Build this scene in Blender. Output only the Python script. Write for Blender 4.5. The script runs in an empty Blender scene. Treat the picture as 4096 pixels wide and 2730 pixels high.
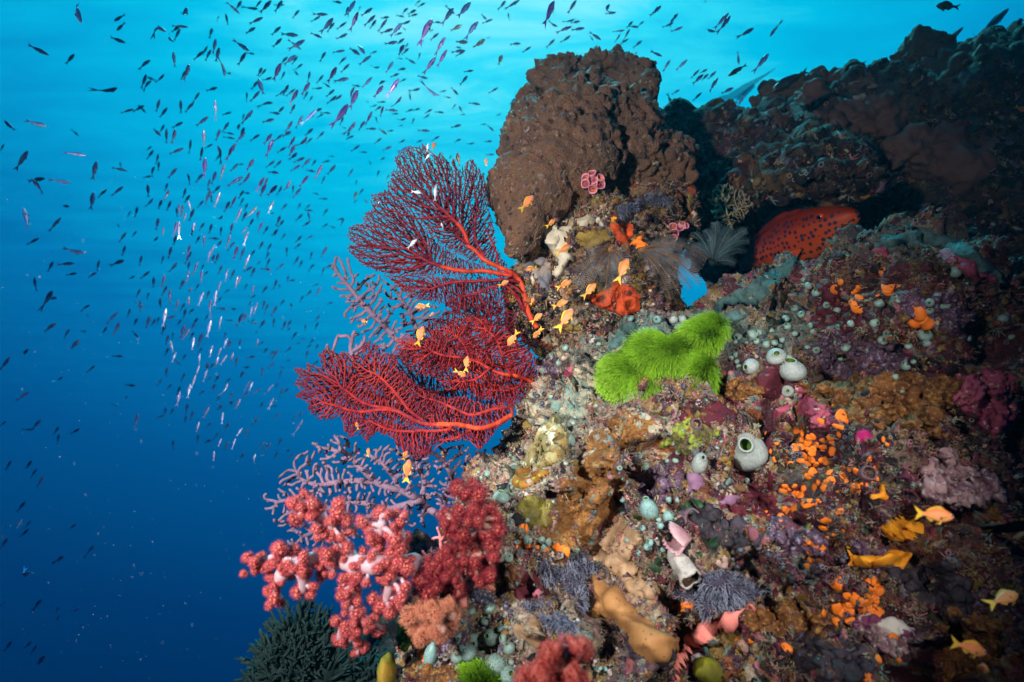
import bpy, bmesh, math, random
import numpy as np
from mathutils import Vector, Matrix, Euler, noise
from mathutils.bvhtree import BVHTree

scene = bpy.context.scene
COL = scene.collection
R = math.radians
rng = np.random.default_rng(7)
random.seed(7)

# ------------------------------------------------------------------ camera
LENS, PITCH = 20.0, 18.0
TAN = 18.0 / LENS
cam_d = bpy.data.cameras.new("camera")
cam = bpy.data.objects.new("camera", cam_d)
COL.objects.link(cam)
cam_d.lens = LENS
cam_d.sensor_width = 36
cam_d.clip_start = 0.02
cam_d.clip_end = 400
cam.rotation_euler = (R(90 + PITCH), 0, 0)
scene.camera = cam
cam_d.dof.use_dof = True
cam_d.dof.focus_distance = 1.45
cam_d.dof.aperture_fstop = 3.2
RM = np.array(Euler((R(90 + PITCH), 0, 0)).to_matrix())
TOCAM = Vector(RM @ np.array([0, 0, 1.0]))
CAMUP = Vector(RM @ np.array([0, 1.0, 0]))
CAMX = Vector((1, 0, 0))
MPP = 2048 / TAN                      # photo pixels per metre at one metre


def W(px, py, d):
    """World point seen at photo pixel (px, py), d metres into the scene."""
    v = RM @ np.array([(px - 2048) / MPP * d, (1365 - py) / MPP * d, -d])
    return Vector(v)


def WA(px, py, d):
    px, py, d = np.asarray(px, float), np.asarray(py, float), np.asarray(d, float)
    v = np.stack([(px - 2048) / MPP * d, (1365 - py) / MPP * d, -d], -1)
    return v @ RM.T


def PIX(P):
    """photo pixel and distance of world points (n,3)"""
    c = np.asarray(P) @ RM
    d = -c[..., 2]
    return c[..., 0] / d * MPP + 2048, 1365 - c[..., 1] / d * MPP, d


# ------------------------------------------------------------------ water light (world)
world = bpy.data.worlds.new("World")
scene.world = world
world.use_nodes = True
nt = world.node_tree
nt.nodes.clear()


def N(nt, t, **k):
    n = nt.nodes.new(t)
    for a, b in k.items():
        setattr(n, a, b)
    return n


def ramp(nt, stops, interp='LINEAR'):
    r = N(nt, 'ShaderNodeValToRGB')
    r.color_ramp.interpolation = interp
    e = r.color_ramp.elements
    while len(e) > 1:
        e.remove(e[-1])
    e[0].position = stops[0][0]
    e[0].color = (*stops[0][1], 1)
    for p, c in stops[1:]:
        x = e.new(p)
        x.color = (*c, 1)
    return r


def math_n(nt, op, a=None, b=None, c=None):
    n = N(nt, 'ShaderNodeMath', operation=op)
    for i, v in enumerate((a, b, c)):
        if v is None:
            continue
        if isinstance(v, (int, float)):
            n.inputs[i].default_value = v
        else:
            nt.links.new(v, n.inputs[i])
    return n.outputs[0]


BRIGHT = W(1950, -450, 1).normalized()
tc = N(nt, 'ShaderNodeTexCoord')
sep = N(nt, 'ShaderNodeSeparateXYZ')
nt.links.new(tc.outputs['Generated'], sep.inputs[0])
dot = N(nt, 'ShaderNodeVectorMath', operation='DOT_PRODUCT')
nt.links.new(tc.outputs['Generated'], dot.inputs[0])
dot.inputs[1].default_value = BRIGHT
# ripples of the surface far overhead: noise on the plane z = 1
zc = math_n(nt, 'MAXIMUM', sep.outputs[2], 0.06)
cx = math_n(nt, 'DIVIDE', sep.outputs[0], zc)
cy = math_n(nt, 'DIVIDE', sep.outputs[1], zc)
cmb = N(nt, 'ShaderNodeCombineXYZ')
nt.links.new(cx, cmb.inputs[0])
nt.links.new(cy, cmb.inputs[1])
mp = N(nt, 'ShaderNodeMapping')
mp.inputs['Rotation'].default_value = (0, 0, R(35))
mp.inputs['Scale'].default_value = (1.0, 4.0, 1)
nt.links.new(cmb.outputs[0], mp.inputs[0])
nz = N(nt, 'ShaderNodeTexNoise')
nz.inputs['Scale'].default_value = 2.2
nz.inputs['Detail'].default_value = 7
nz.inputs['Roughness'].default_value = 0.62
nz.inputs['Distortion'].default_value = 0.6
nt.links.new(mp.outputs[0], nz.inputs[0])
amp = math_n(nt, 'MULTIPLY', math_n(nt, 'SMOOTH_MIN', math_n(nt, 'MAXIMUM', sep.outputs[2], 0.0), 0.6, 0.2), 0.46)
rip = math_n(nt, 'MULTIPLY', math_n(nt, 'SUBTRACT', nz.outputs[0], 0.5), amp)
fac = math_n(nt, 'ADD', math_n(nt, 'ADD', dot.outputs['Value'], rip), math_n(nt, 'MULTIPLY', sep.outputs[2], 0.10))
fac = math_n(nt, 'MULTIPLY', fac, 0.9)
WATER = ramp(nt, [(0.00, (0.000, 0.007, 0.046)), (0.20, (0.000, 0.014, 0.080)), (0.36, (0.000, 0.032, 0.145)),
                  (0.52, (0.000, 0.074, 0.260)), (0.65, (0.000, 0.160, 0.425)), (0.765, (0.000, 0.335, 0.640)),
                  (0.86, (0.000, 0.510, 0.780)), (0.93, (0.035, 0.71, 0.89)), (0.99, (0.26, 0.88, 0.97))])
nt.links.new(fac, WATER.inputs[0])
bg = N(nt, 'ShaderNodeBackground')
bg.inputs['Strength'].default_value = 1.0
nt.links.new(WATER.outputs[0], bg.inputs['Color'])
wo = N(nt, 'ShaderNodeOutputWorld')
nt.links.new(bg.outputs[0], wo.inputs[0])

# ------------------------------------------------------------------ sun through the surface, and the photographer's two flash lamps
sun_d = bpy.data.lights.new("sun", 'SUN')
sun_d.energy = 4.4
sun_d.angle = R(10)
sun_d.color = (0.10, 0.72, 0.80)
sun = bpy.data.objects.new("sun", sun_d)
COL.objects.link(sun)
sun.rotation_euler = (-BRIGHT * 0.8 + Vector((0.05, 0, -0.62))).normalized().to_track_quat('-Z', 'Y').to_euler()


def flash(name, pos, aim, watts, size_deg, radius=0.05, color=(1.0, 0.95, 0.89)):
    l = bpy.data.lights.new(name, 'SPOT')
    l.energy = watts
    l.spot_size = R(size_deg)
    l.spot_blend = 1.0
    l.shadow_soft_size = radius
    l.color = color
    o = bpy.data.objects.new(name, l)
    COL.objects.link(o)
    o.location = pos
    o.rotation_euler = (aim - pos).normalized().to_track_quat('-Z', 'Y').to_euler()
    return o


def camp(x, y, z):
    return Vector(RM @ np.array([x, y, z], float))


flash("flash_lamp", camp(-0.92, 0.36, 0.28), W(1420, 1380, 1.6), 385, 88, 0.03)
flash("flash_lamp", camp(0.62, 0.42, 0.20), W(2560, 1700, 1.1), 135, 50, 0.03)

scene.view_settings.view_transform = 'Standard'
scene.view_settings.look = 'None'
scene.view_settings.exposure = 0
scene.view_settings.gamma = 1
scene.cycles.max_bounces = 5
scene.cycles.volume_bounces = 0


# ------------------------------------------------------------------ mesh helpers
class MB:
    """collects vertices and faces, links them as one mesh object"""

    def __init__(self):
        self.v, self.q, self.t, self.c, self.n = [], [], [], [], 0

    def add(self, V, quads=None, tris=None, col=None):
        V = np.asarray(V, float).reshape(-1, 3)
        if quads is not None and len(quads):
            self.q.append(np.asarray(quads, np.int64).reshape(-1, 4) + self.n)
        if tris is not None and len(tris):
            self.t.append(np.asarray(tris, np.int64).reshape(-1, 3) + self.n)
        self.v.append(V)
        if col is None:
            col = np.ones((len(V), 3))
        col = np.asarray(col, float)
        if col.ndim == 1:
            col = np.tile(col, (len(V), 1))
        self.c.append(col)
        self.n += len(V)

    def mesh(self, name, mats=(), origin=None, smooth=True, color=False):
        V = np.concatenate(self.v) if self.v else np.zeros((0, 3))
        if origin is not None:
            V = V - np.asarray(origin, float)
        q = np.concatenate(self.q) if self.q else np.zeros((0, 4), np.int64)
        t = np.concatenate(self.t) if self.t else np.zeros((0, 3), np.int64)
        me = bpy.data.meshes.new(name)
        me.vertices.add(len(V))
        me.vertices.foreach_set('co', V.astype(np.float32).ravel())
        loops = np.concatenate([t.ravel(), q.ravel()]).astype(np.int32)
        tot = np.concatenate([np.full(len(t), 3), np.full(len(q), 4)]).astype(np.int32)
        me.loops.add(len(loops))
        me.loops.foreach_set('vertex_index', loops)
        me.polygons.add(len(tot))
        me.polygons.foreach_set('loop_start', np.concatenate([[0], np.cumsum(tot)[:-1]]).astype(np.int32))
        me.polygons.foreach_set('loop_total', tot)
        me.update(calc_edges=True)
        me.validate()
        if smooth:
            me.polygons.foreach_set('use_smooth', np.ones(len(me.polygons), bool))
        if color:
            a = me.color_attributes.new('Col', 'FLOAT_COLOR', 'POINT')
            C = np.concatenate(self.c)
            a.data.foreach_set('color', np.concatenate([C, np.ones((len(C), 1))], 1).astype(np.float32).ravel())
        for m in (mats if isinstance(mats, (list, tuple)) else [mats]):
            me.materials.append(m)
        return me

    def build(self, name, mat, parent=None, origin=None, smooth=True, color=False):
        if parent is not None and origin is None:
            origin = parent.location if parent.parent is None else parent.parent.location
        me = self.mesh(name, mat, origin, smooth, color)
        o = bpy.data.objects.new(name, me)
        COL.objects.link(o)
        if parent is not None:
            o.parent = parent
        elif origin is not None:
            o.location = origin
        return o


def tag(o, label, cat, group=None, kind=None):
    if label:
        o['label'] = label
    if cat:
        o['category'] = cat
    if group:
        o['group'] = group
    if kind:
        o['kind'] = kind
    return o


def thing(name, label, cat, loc, group=None):
    o = bpy.data.objects.new(name, None)
    COL.objects.link(o)
    o.location = loc
    o.empty_display_size = 0.02
    return tag(o, label, cat, group)


def put(name, me, parent=None, loc=None, M=None):
    o = bpy.data.objects.new(name, me)
    COL.objects.link(o)
    if parent is not None:
        o.parent = parent
    if loc is not None:
        o.location = loc
    if M is not None:
        o.matrix_local = M
    return o


def ico(sub):
    bm = bmesh.new()
    bmesh.ops.create_icosphere(bm, subdivisions=sub, radius=1)
    bm.verts.ensure_lookup_table()
    V = np.array([v.co[:] for v in bm.verts])
    F = np.array([[v.index for v in f.verts] for f in bm.faces])
    bm.free()
    return V, F


ICO1, ICO2, ICO3 = ico(1), ico(2), ico(3)


def frames(T, up=None):
    """orthonormal side/up per tangent"""
    T = T / np.maximum(np.linalg.norm(T, axis=1, keepdims=True), 1e-9)
    a = np.where(np.abs(T[:, 2:3]) > 0.9, np.array([[1.0, 0, 0]]), np.array([[0, 0, 1.0]])) if up is None else up
    s = np.cross(T, a)
    s /= np.maximum(np.linalg.norm(s, axis=1, keepdims=True), 1e-9)
    u = np.cross(s, T)
    return T, s, u


def tube(mb, P, r, sides=6, col=None, cap=True):
    """round tube along the polyline P (n,3), radius r per point"""
    P = np.asarray(P, float)
    n = len(P)
    r = np.broadcast_to(np.asarray(r, float), (n,))
    T = np.gradient(P, axis=0)
    T, s, u = frames(T)
    for i in range(1, n):                       # carry the frame along
        v = s[i - 1] - T[i] * np.dot(s[i - 1], T[i])
        k = np.linalg.norm(v)
        if k > 1e-6:
            s[i] = v / k
            u[i] = np.cross(s[i], T[i])
    a = np.linspace(0, 2 * np.pi, sides, endpoint=False)
    ring = P[:, None] + r[:, None, None] * (np.cos(a)[None, :, None] * s[:, None] + np.sin(a)[None, :, None] * u[:, None])
    V = ring.reshape(-1, 3)
    i, j = np.meshgrid(np.arange(n - 1), np.arange(sides), indexing='ij')
    j2 = (j + 1) % sides
    Q = np.stack([i * sides + j, i * sides + j2, (i + 1) * sides + j2, (i + 1) * sides + j], -1).reshape(-1, 4)
    tr = []
    C = None
    if col is not None:
        col = np.asarray(col, float)
        C = np.tile(col, (len(V), 1)) if col.ndim == 1 else np.repeat(col, sides, 0)
    if cap:
        V = np.concatenate([V, [P[-1] + T[-1] * r[-1] * 0.9], [P[0]]])
        e = n * sides
        b = (n - 1) * sides
        for k in range(sides):
            tr.append((b + k, b + (k + 1) % sides, e))
            tr.append(((k + 1) % sides, k, e + 1))
        if C is not None:
            C = np.concatenate([C, C[-1:], C[:1]])
    mb.add(V, Q, tr, C)


def lathe(mb, prof, sides=16, M=None, col=None):
    """profile [(radius, height)...] turned about local z"""
    a = np.linspace(0, 2 * np.pi, sides, endpoint=False)
    pr = np.asarray(prof, float)
    V = np.stack([pr[:, 0, None] * np.cos(a), pr[:, 0, None] * np.sin(a), np.repeat(pr[:, 1, None], sides, 1)], -1).reshape(-1, 3)
    n = len(pr)
    i, j = np.meshgrid(np.arange(n - 1), np.arange(sides), indexing='ij')
    j2 = (j + 1) % sides
    Q = np.stack([i * sides + j, i * sides + j2, (i + 1) * sides + j2, (i + 1) * sides + j], -1).reshape(-1, 4)
    if M is not None:
        V = V @ np.array(M.to_3x3()).T + np.array(M.translation)
    mb.add(V, Q, None, col)


def axis_matrix(z, roll=0.0):
    z = Vector(z).normalized()
    q = z.to_track_quat('Z', 'Y')
    return q.to_matrix() @ Matrix.Rotation(roll, 3, 'Z')


# ------------------------------------------------------------------ materials
def principled(name):
    m = bpy.data.materials.new(name)
    m.use_nodes = True
    return m, m.node_tree, m.node_tree.nodes['Principled BSDF']


def mix(nt, fac, a, b, blend='MIX'):
    n = N(nt, 'ShaderNodeMix', data_type='RGBA', blend_type=blend)
    for s, v in ((n.inputs[0], fac), (n.inputs[6], a), (n.inputs[7], b)):
        if isinstance(v, (int, float)):
            s.default_value = v
        elif isinstance(v, tuple):
            s.default_value = (*v, 1)
        else:
            nt.links.new(v, s)
    return n.outputs[2]


def noise_tex(nt, scale, detail=5, rough=0.6, vec=None, dist=0.0):
    n = N(nt, 'ShaderNodeTexNoise')
    n.inputs['Scale'].default_value = scale
    n.inputs['Detail'].default_value = detail
    n.inputs['Roughness'].default_value = rough
    n.inputs['Distortion'].default_value = dist
    if vec is not None:
        nt.links.new(vec, n.inputs[0])
    return n


def voro(nt, scale, vec=None, feature='F1', rnd=1.0):
    n = N(nt, 'ShaderNodeTexVoronoi', feature=feature)
    n.inputs['Scale'].default_value = scale
    n.inputs['Randomness'].default_value = rnd
    if vec is not None:
        nt.links.new(vec, n.inputs[0])
    return n


def bump(nt, bsdf, height, strength=0.5, dist=0.01):
    b = N(nt, 'ShaderNodeBump')
    b.inputs['Strength'].default_value = strength
    b.inputs['Distance'].default_value = dist
    nt.links.new(height, b.inputs['Height'])
    nt.links.new(b.outputs[0], bsdf.inputs['Normal'])


def sharp(nt, v, lo, hi):
    n = N(nt, 'ShaderNodeMapRange')
    n.inputs[1].default_value = lo
    n.inputs[2].default_value = hi
    nt.links.new(v, n.inputs[0])
    return n.outputs[0]


def skin(name, base, other=None, scale=40, lo=0.4, hi=0.6, rough=0.6, spec=0.25, bs=150, bstr=0.4, bd=0.004,
         third=None, tscale=200, tlo=0.6, thi=0.66, attr=False, dots=None, dscale=300, dthr=0.25, sss=0.0):
    """base colour broken up by a second and third colour, dots and a fine bump"""
    m, nt, b = principled(name)
    co = N(nt, 'ShaderNodeTexCoord').outputs['Object']
    if attr:
        a = N(nt, 'ShaderNodeAttribute')
        a.attribute_name = 'Col'
        c = a.outputs['Color']
        if base != (1, 1, 1):
            c = mix(nt, 1.0, c, base, 'MULTIPLY')
    else:
        c = base
    n1 = noise_tex(nt, scale, 6, 0.65, co)
    if other is not None:
        c = mix(nt, sharp(nt, n1.outputs[0], lo, hi), c, other)
    if third is not None:
        n3 = noise_tex(nt, tscale, 4, 0.6, co)
        c = mix(nt, sharp(nt, n3.outputs[0], tlo, thi), c, third)
    if dots is not None:
        v = voro(nt, dscale, co)
        c = mix(nt, sharp(nt, v.outputs['Distance'], dthr + 0.08, dthr), c, dots)
    if isinstance(c, tuple):
        b.inputs['Base Color'].default_value = (*c, 1)
    else:
        nt.links.new(c, b.inputs['Base Color'])
    b.inputs['Roughness'].default_value = rough
    b.inputs['Specular IOR Level'].default_value = spec
    if sss:
        b.inputs['Subsurface Weight'].default_value = sss
        b.inputs['Subsurface Radius'].default_value = (0.012, 0.006, 0.004)
        b.inputs['Subsurface Scale'].default_value = 1.0
    if bstr:
        n2 = noise_tex(nt, bs, 5, 0.65, co)
        bump(nt, b, n2.outputs[0], bstr, bd)
    return m

# ------------------------------------------------------------------ reef rock
def reef_material(name, palA, palB, dark=1.0, s1=17, s2=75, bd=0.006):
    m, nt, b = principled(name)
    co = N(nt, 'ShaderNodeTexCoord').outputs['Object']
    w = noise_tex(nt, 30, 4, 0.6, co)
    off = N(nt, 'ShaderNodeVectorMath', operation='MULTIPLY_ADD')
    nt.links.new(w.outputs['Color'], off.inputs[0])
    off.inputs[1].default_value = (0.045, 0.045, 0.045)
    nt.links.new(co, off.inputs[2])
    v1 = voro(nt, s1, off.outputs[0])
    v2 = voro(nt, s2, off.outputs[0])

    def pal(v, cols):
        s = N(nt, 'ShaderNodeSeparateColor')
        nt.links.new(v.outputs['Color'], s.inputs[0])
        r = ramp(nt, [(i / len(cols), c) for i, c in enumerate(cols)], 'CONSTANT')
        nt.links.new(s.outputs[0], r.inputs[0])
        return r.outputs[0]
    c = pal(v1, palA)
    c2 = pal(v2, palB)
    nm = noise_tex(nt, 14, 4, 0.7, co)
    c = mix(nt, sharp(nt, nm.outputs[0], 0.46, 0.54), c, c2)
    # small pale and coloured specks
    v3 = voro(nt, 210, co)
    nf = noise_tex(nt, 26, 3, 0.6, co)
    k = math_n(nt, 'MULTIPLY', sharp(nt, v3.outputs['Distance'], 0.34, 0.24), sharp(nt, nf.outputs[0], 0.5, 0.6))
    c = mix(nt, k, c, pal(v3, [(0.42, 0.36, 0.27), (0.40, 0.16, 0.18), (0.32, 0.25, 0.10), (0.22, 0.26, 0.22), (0.5, 0.45, 0.38)]))
    a = N(nt, 'ShaderNodeAttribute')
    a.attribute_name = 'Col'
    sc = N(nt, 'ShaderNodeSeparateColor')
    nt.links.new(a.outputs['Color'], sc.inputs[0])
    # colour zones of the growth: maroon crust, turf tinted with teal sunlight, pale lime
    c = mix(nt, math_n(nt, 'MULTIPLY', sc.outputs[0], sharp(nt, nm.outputs[0], 0.62, 0.40)), c, (0.060, 0.012, 0.020))
    c = mix(nt, math_n(nt, 'MULTIPLY', sc.outputs[1], 0.85), c, (0.10, 0.17, 0.15))
    c = mix(nt, math_n(nt, 'MULTIPLY', sc.outputs[2], sharp(nt, w.outputs[0], 0.35, 0.6)), c, (0.38, 0.32, 0.24))
    fine = noise_tex(nt, 120, 6, 0.75, co)
    c = mix(nt, 1.0, c, ramp_of(nt, fine.outputs[0], [(0.25, (0.30,) * 3), (0.5, (0.85,) * 3), (0.75, (1.5,) * 3)]), 'MULTIPLY')
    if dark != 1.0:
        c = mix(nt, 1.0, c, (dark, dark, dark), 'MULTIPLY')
    nt.links.new(c, b.inputs['Base Color'])
    b.inputs['Roughness'].default_value = 0.75
    b.inputs['Specular IOR Level'].default_value = 0.25
    h = math_n(nt, 'ADD', math_n(nt, 'MULTIPLY', fine.outputs[0], 1.0), math_n(nt, 'MULTIPLY', v2.outputs['Distance'], -0.6))
    h = math_n(nt, 'ADD', h, math_n(nt, 'MULTIPLY', v3.outputs['Distance'], -0.35))
    bump(nt, b, h, 0.9, bd)
    return m


def ramp_of(nt, v, stops, interp='LINEAR'):
    r = ramp(nt, stops, interp)
    nt.links.new(v, r.inputs[0])
    return r.outputs[0]


MAROON, PLUM, CREAM, TAN_, TEALG = (0.085, 0.014, 0.025), (0.060, 0.030, 0.055), (0.36, 0.29, 0.20), (0.24, 0.13, 0.055), (0.13, 0.20, 0.18)
PINK, OCHRE, SOOT, ROSE, RUST = (0.38, 0.13, 0.16), (0.24, 0.15, 0.03), (0.020, 0.014, 0.016), (0.23, 0.05, 0.08), (0.24, 0.07, 0.02)
M_FORE = reef_material("reef_growth_front", [MAROON, TAN_, SOOT, PLUM, MAROON, RUST, TEALG, ROSE, SOOT, OCHRE, MAROON, CREAM, PLUM],
                       [CREAM, SOOT, PINK, TAN_, MAROON, TEALG, PLUM, OCHRE, RUST, CREAM])
M_MID = reef_material("reef_growth_middle", [SOOT, TAN_, OCHRE, PLUM, CREAM, SOOT, RUST, MAROON, SOOT],
                      [SOOT, CREAM, OCHRE, RUST, SOOT, TAN_, PLUM, MAROON], s1=16, s2=50, bd=0.009)
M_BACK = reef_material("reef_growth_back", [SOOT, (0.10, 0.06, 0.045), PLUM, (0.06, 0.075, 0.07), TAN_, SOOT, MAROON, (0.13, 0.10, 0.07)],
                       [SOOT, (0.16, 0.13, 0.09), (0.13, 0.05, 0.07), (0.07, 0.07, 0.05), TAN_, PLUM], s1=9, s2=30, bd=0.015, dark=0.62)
M_LUMP = skin("coral_dark_lumps", (0.075, 0.060, 0.045), (0.10, 0.055, 0.035), 5, 0.4, 0.6, 0.7, 0.2, 45, 0.8, 0.012)


def ell_union(name, ells, voxel, smooth_it=10):
    """closed lump from ellipsoids given as (photo x, y, distance, rx px, ry px, rz m)"""
    bm = bmesh.new()
    for e in ells:
        px, py, d, rx, ry, rz = e[:6]
        S = Matrix.Diagonal((rx / MPP * d, ry / MPP * d, rz, 1))
        M = Matrix.Translation(W(px, py, d)) @ Matrix(RM.tolist()).to_4x4() @ S
        bmesh.ops.create_icosphere(bm, subdivisions=4, radius=1, matrix=M)
    me = bpy.data.meshes.new(name)
    bm.to_mesh(me)
    bm.free()
    o = bpy.data.objects.new(name, me)
    COL.objects.link(o)
    r = o.modifiers.new("r", 'REMESH')
    r.mode = 'VOXEL'
    r.voxel_size = voxel
    s = o.modifiers.new("s", 'SMOOTH')
    s.iterations = smooth_it
    s.factor = 0.5
    dg = bpy.context.evaluated_depsgraph_get()
    me2 = bpy.data.meshes.new_from_object(o.evaluated_get(dg), depsgraph=dg)
    me2.name = name
    bpy.data.objects.remove(o)
    bpy.data.meshes.remove(me)
    return me2


def co_no(me):
    n = len(me.vertices)
    co = np.empty(n * 3, np.float32)
    no = np.empty(n * 3, np.float32)
    me.vertices.foreach_get('co', co)
    me.vertices.foreach_get('normal', no)
    return co.reshape(-1, 3).astype(float), no.reshape(-1, 3).astype(float)


def fbm(P, scale, octs=4, seed=0.0):
    o = Vector((seed * 13.1, seed * 7.7, seed * 3.3))
    return np.array([noise.fractal(Vector(p) * scale + o, 1.0, 2.0, octs) for p in P])


def cells(P, scale, seed=0.0):
    """rounded lumps: 1 at a cell's middle, falling to 0 at its edge"""
    o = Vector((seed * 11.3, seed * 5.1, seed * 9.7))
    out = np.empty(len(P))
    for i, p in enumerate(P):
        d, _ = noise.voronoi(Vector(p) * scale + o)
        out[i] = d[1] - d[0]
    return np.sqrt(np.clip(out / 0.9, 0, 1))


def finish(me, name, mat, kind='structure', cols=None, smooth=True):
    me.materials.clear()
    me.materials.append(mat)
    me.polygons.foreach_set('use_smooth', np.full(len(me.polygons), smooth))
    if cols is not None:
        a = me.color_attributes.new('Col', 'FLOAT_COLOR', 'POINT')
        a.data.foreach_set('color', np.concatenate([cols, np.ones((len(cols), 1))], 1).astype(np.float32).ravel())
    o = bpy.data.objects.new(name, me)
    COL.objects.link(o)
    if kind:
        o['kind'] = kind
    return o


TREES = []


def register(me):
    t = BVHTree.FromPolygons([v.co[:] for v in me.vertices], [p.vertices[:] for p in me.polygons])
    TREES.append(t)
    return t


def hit(px, py, trees=None):
    """nearest reef point behind photo pixel (px, py)"""
    dv = W(px, py, 1.0).normalized()
    best = None
    for t in (trees or TREES):
        loc, nor, i, dist = t.ray_cast(Vector((0, 0, 0)), dv, 30)
        if loc is not None and (best is None or dist < best[2]):
            if nor.dot(dv) > 0:
                nor = -nor
            best = (loc, nor, dist)
    return best


def smoothstep(a, b, x):
    t = np.clip((x - a) / (b - a), 0, 1)
    return t * t * (3 - 2 * t)


def gauss(px, py, x, y, sx, sy):
    return np.exp(-((px - x) / sx) ** 2 - ((py - y) / sy) ** 2)


# ---- the near slope
FORE = [(2980, 2380, 1.42, 1000, 960, .52), (2330, 2950, 1.15, 650, 720, .36), (2440, 1880, 1.38, 420, 470, .28),
        (3640, 1480, 1.42, 500, 545, .36), (3130, 1165, 1.72, 200, 95, .14), (2950, 1560, 1.62, 560, 340, .34), (3850, 2600, 1.15, 560, 620, .42),
        (1880, 2680, 1.15, 260, 420, .20), (2080, 2180, 1.22, 300, 330, .2), (3350, 2000, 1.32, 560, 520, .42),
        (2270, 1560, 1.42, 160, 200, .14), (2620, 1480, 1.65, 330, 190, .28), (3050, 1260, 1.75, 260, 160, .22),
        (1760, 2260, 1.16, 90, 120, .08),
        (3630, 1345, 1.33, 420, 425, .37), (3050, 1640, 1.36, 190, 150, .26), (2700, 1900, 1.3, 170, 130, .26), (2420, 1760, 1.25, 140, 150, .22), (2900, 2080, 1.22, 210, 120, .26),
        (3350, 1850, 1.22, 250, 130, .28), (2500, 2380, 1.12, 210, 120, .22), (3150, 2420, 1.08, 260, 140, .26), (3560, 2180, 1.12, 200, 170, .28), (2200, 1800, 1.26, 110, 170, .18), (2200, 2420, 1.06, 150, 130, .2)]
me = ell_union("reef_slope", FORE, 0.0055, 8)
P, Nn = co_no(me)
cosv = (Nn * (P / np.linalg.norm(P, axis=1, keepdims=True))).sum(1)
px, py, dd = PIX(P)
near = (cosv < 0.45) & (px > 900) & (px < 4700) & (py < 3200)
Q = P[near]
d1 = fbm(Q, 3.4, 3, 1) * 0.06 + fbm(Q, 10, 3, 2) * 0.046
c1 = cells(Q + 0.025 * np.stack([fbm(Q, 14, 2, 5), fbm(Q, 14, 2, 6), fbm(Q, 14, 2, 7)], 1), 15, 3)
c2 = cells(Q + 0.008 * np.stack([fbm(Q, 40, 2, 5), fbm(Q, 40, 2, 6), fbm(Q, 40, 2, 7)], 1), 46, 4)
k = smoothstep(-0.25, 0.3, fbm(Q, 6, 2, 9))
rid = np.abs(fbm(Q, 24, 3, 14))
dsp = d1 + (c1 - 0.5) * 0.036 * (0.35 + 0.65 * k) + (c2 - 0.5) * 0.014 + (0.22 - rid) * 0.028 + fbm(Q, 70, 2, 15) * 0.006
pit = smoothstep(0.12, 0.36, fbm(Q, 11, 2, 12))
dsp -= pit * 0.075
P[near] += Nn[near] * dsp[:, None]
me.vertices.foreach_set('co', P.astype(np.float32).ravel())
me.update()
px, py, dd = PIX(P)
cols = np.zeros((len(P), 3))
cols[:, 0] = np.clip(0.9 * smoothstep(2900, 3600, px) + 0.9 * gauss(px, py, 3050, 1700, 260, 300) + 0.8 * gauss(px, py, 2150, 2350, 160, 120), 0, 0.92)
cols[:, 1] = np.clip(1.1 * gauss(px, py, 2800, 1330, 500, 110) + 0.9 * gauss(px, py, 3650, 960, 350, 70) + 0.7 * gauss(px, py, 2420, 1420, 120, 200), 0, 1)
cols[:, 2] = np.clip(0.95 * gauss(px, py, 2250, 1700, 260, 330) + 0.8 * gauss(px, py, 2150, 2550, 350, 200) + 0.9 * gauss(px, py, 2650, 2250, 220, 180) + 0.7 * gauss(px, py, 2060, 1960, 130, 200), 0, 1)
PITV = np.zeros(len(P))
PITV[near] = np.clip(pit + smoothstep(.0, -.02, (c1 - .5) * .036 + (c2 - .5) * .014 + (.22 - rid) * .028), 0, 1)
reef_slope = finish(me, "reef_slope", M_FORE, cols=cols)
T_FORE = register(me)

# ---- the rock under the brown coral pillar
MIDR = [(2430, 1010, 1.88, 300, 230, .22), (2270, 1200, 1.80, 260, 190, .18), (2480, 1240, 1.86, 230, 200, .2),
        (2190, 1110, 1.80, 110, 130, .10), (2600, 900, 2.0, 170, 160, .2), (2350, 1420, 1.8, 200, 120, .16)]
me = ell_union("reef_outcrop", MIDR, 0.011, 8)
P, Nn = co_no(me)
d1 = fbm(P, 6, 4, 21) * 0.05 + (cells(P, 13, 22) - 0.5) * 0.04 + (cells(P, 34, 23) - .5) * .016 - smoothstep(0.2, 0.45, fbm(P, 11, 2, 24)) * .05
P += Nn * d1[:, None]
me.vertices.foreach_set('co', P.astype(np.float32).ravel())
me.update()
reef_outcrop = finish(me, "reef_outcrop", M_MID, cols=np.zeros((len(P), 3)))
T_MID = register(me)

# ---- the far ridge with the cave under it
BACK = [(3100, 690, 3.0, 380, 190, .5), (2900, 650, 2.75, 240, 165, .3), (3450, 580, 3.1, 420, 240, .6), (3900, 560, 2.9, 520, 330, .7), (3160, 690, 2.42, 330, 105, .30), (3300, 745, 2.20, 240, 70, .25), (3000, 760, 2.35, 150, 110, .2),
        (3950, 800, 2.7, 460, 260, .6), (3450, 760, 2.85, 300, 110, .4), (4250, 560, 2.6, 400, 260, .6),
        (3500, 1000, 3.5, 760, 330, .5), (2760, 560, 2.9, 160, 70, .3), (2900, 800, 2.8, 170, 130, .2), (2940, 1000, 2.75, 90, 130, .2)]
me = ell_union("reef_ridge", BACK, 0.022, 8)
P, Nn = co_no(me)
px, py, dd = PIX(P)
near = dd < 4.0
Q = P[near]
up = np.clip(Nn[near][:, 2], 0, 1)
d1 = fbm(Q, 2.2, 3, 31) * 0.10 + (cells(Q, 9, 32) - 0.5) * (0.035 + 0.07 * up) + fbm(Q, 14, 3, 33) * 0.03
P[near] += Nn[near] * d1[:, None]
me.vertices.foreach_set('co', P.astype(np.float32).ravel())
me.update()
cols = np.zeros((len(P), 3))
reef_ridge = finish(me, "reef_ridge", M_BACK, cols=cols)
T_BACK = register(me)

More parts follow.
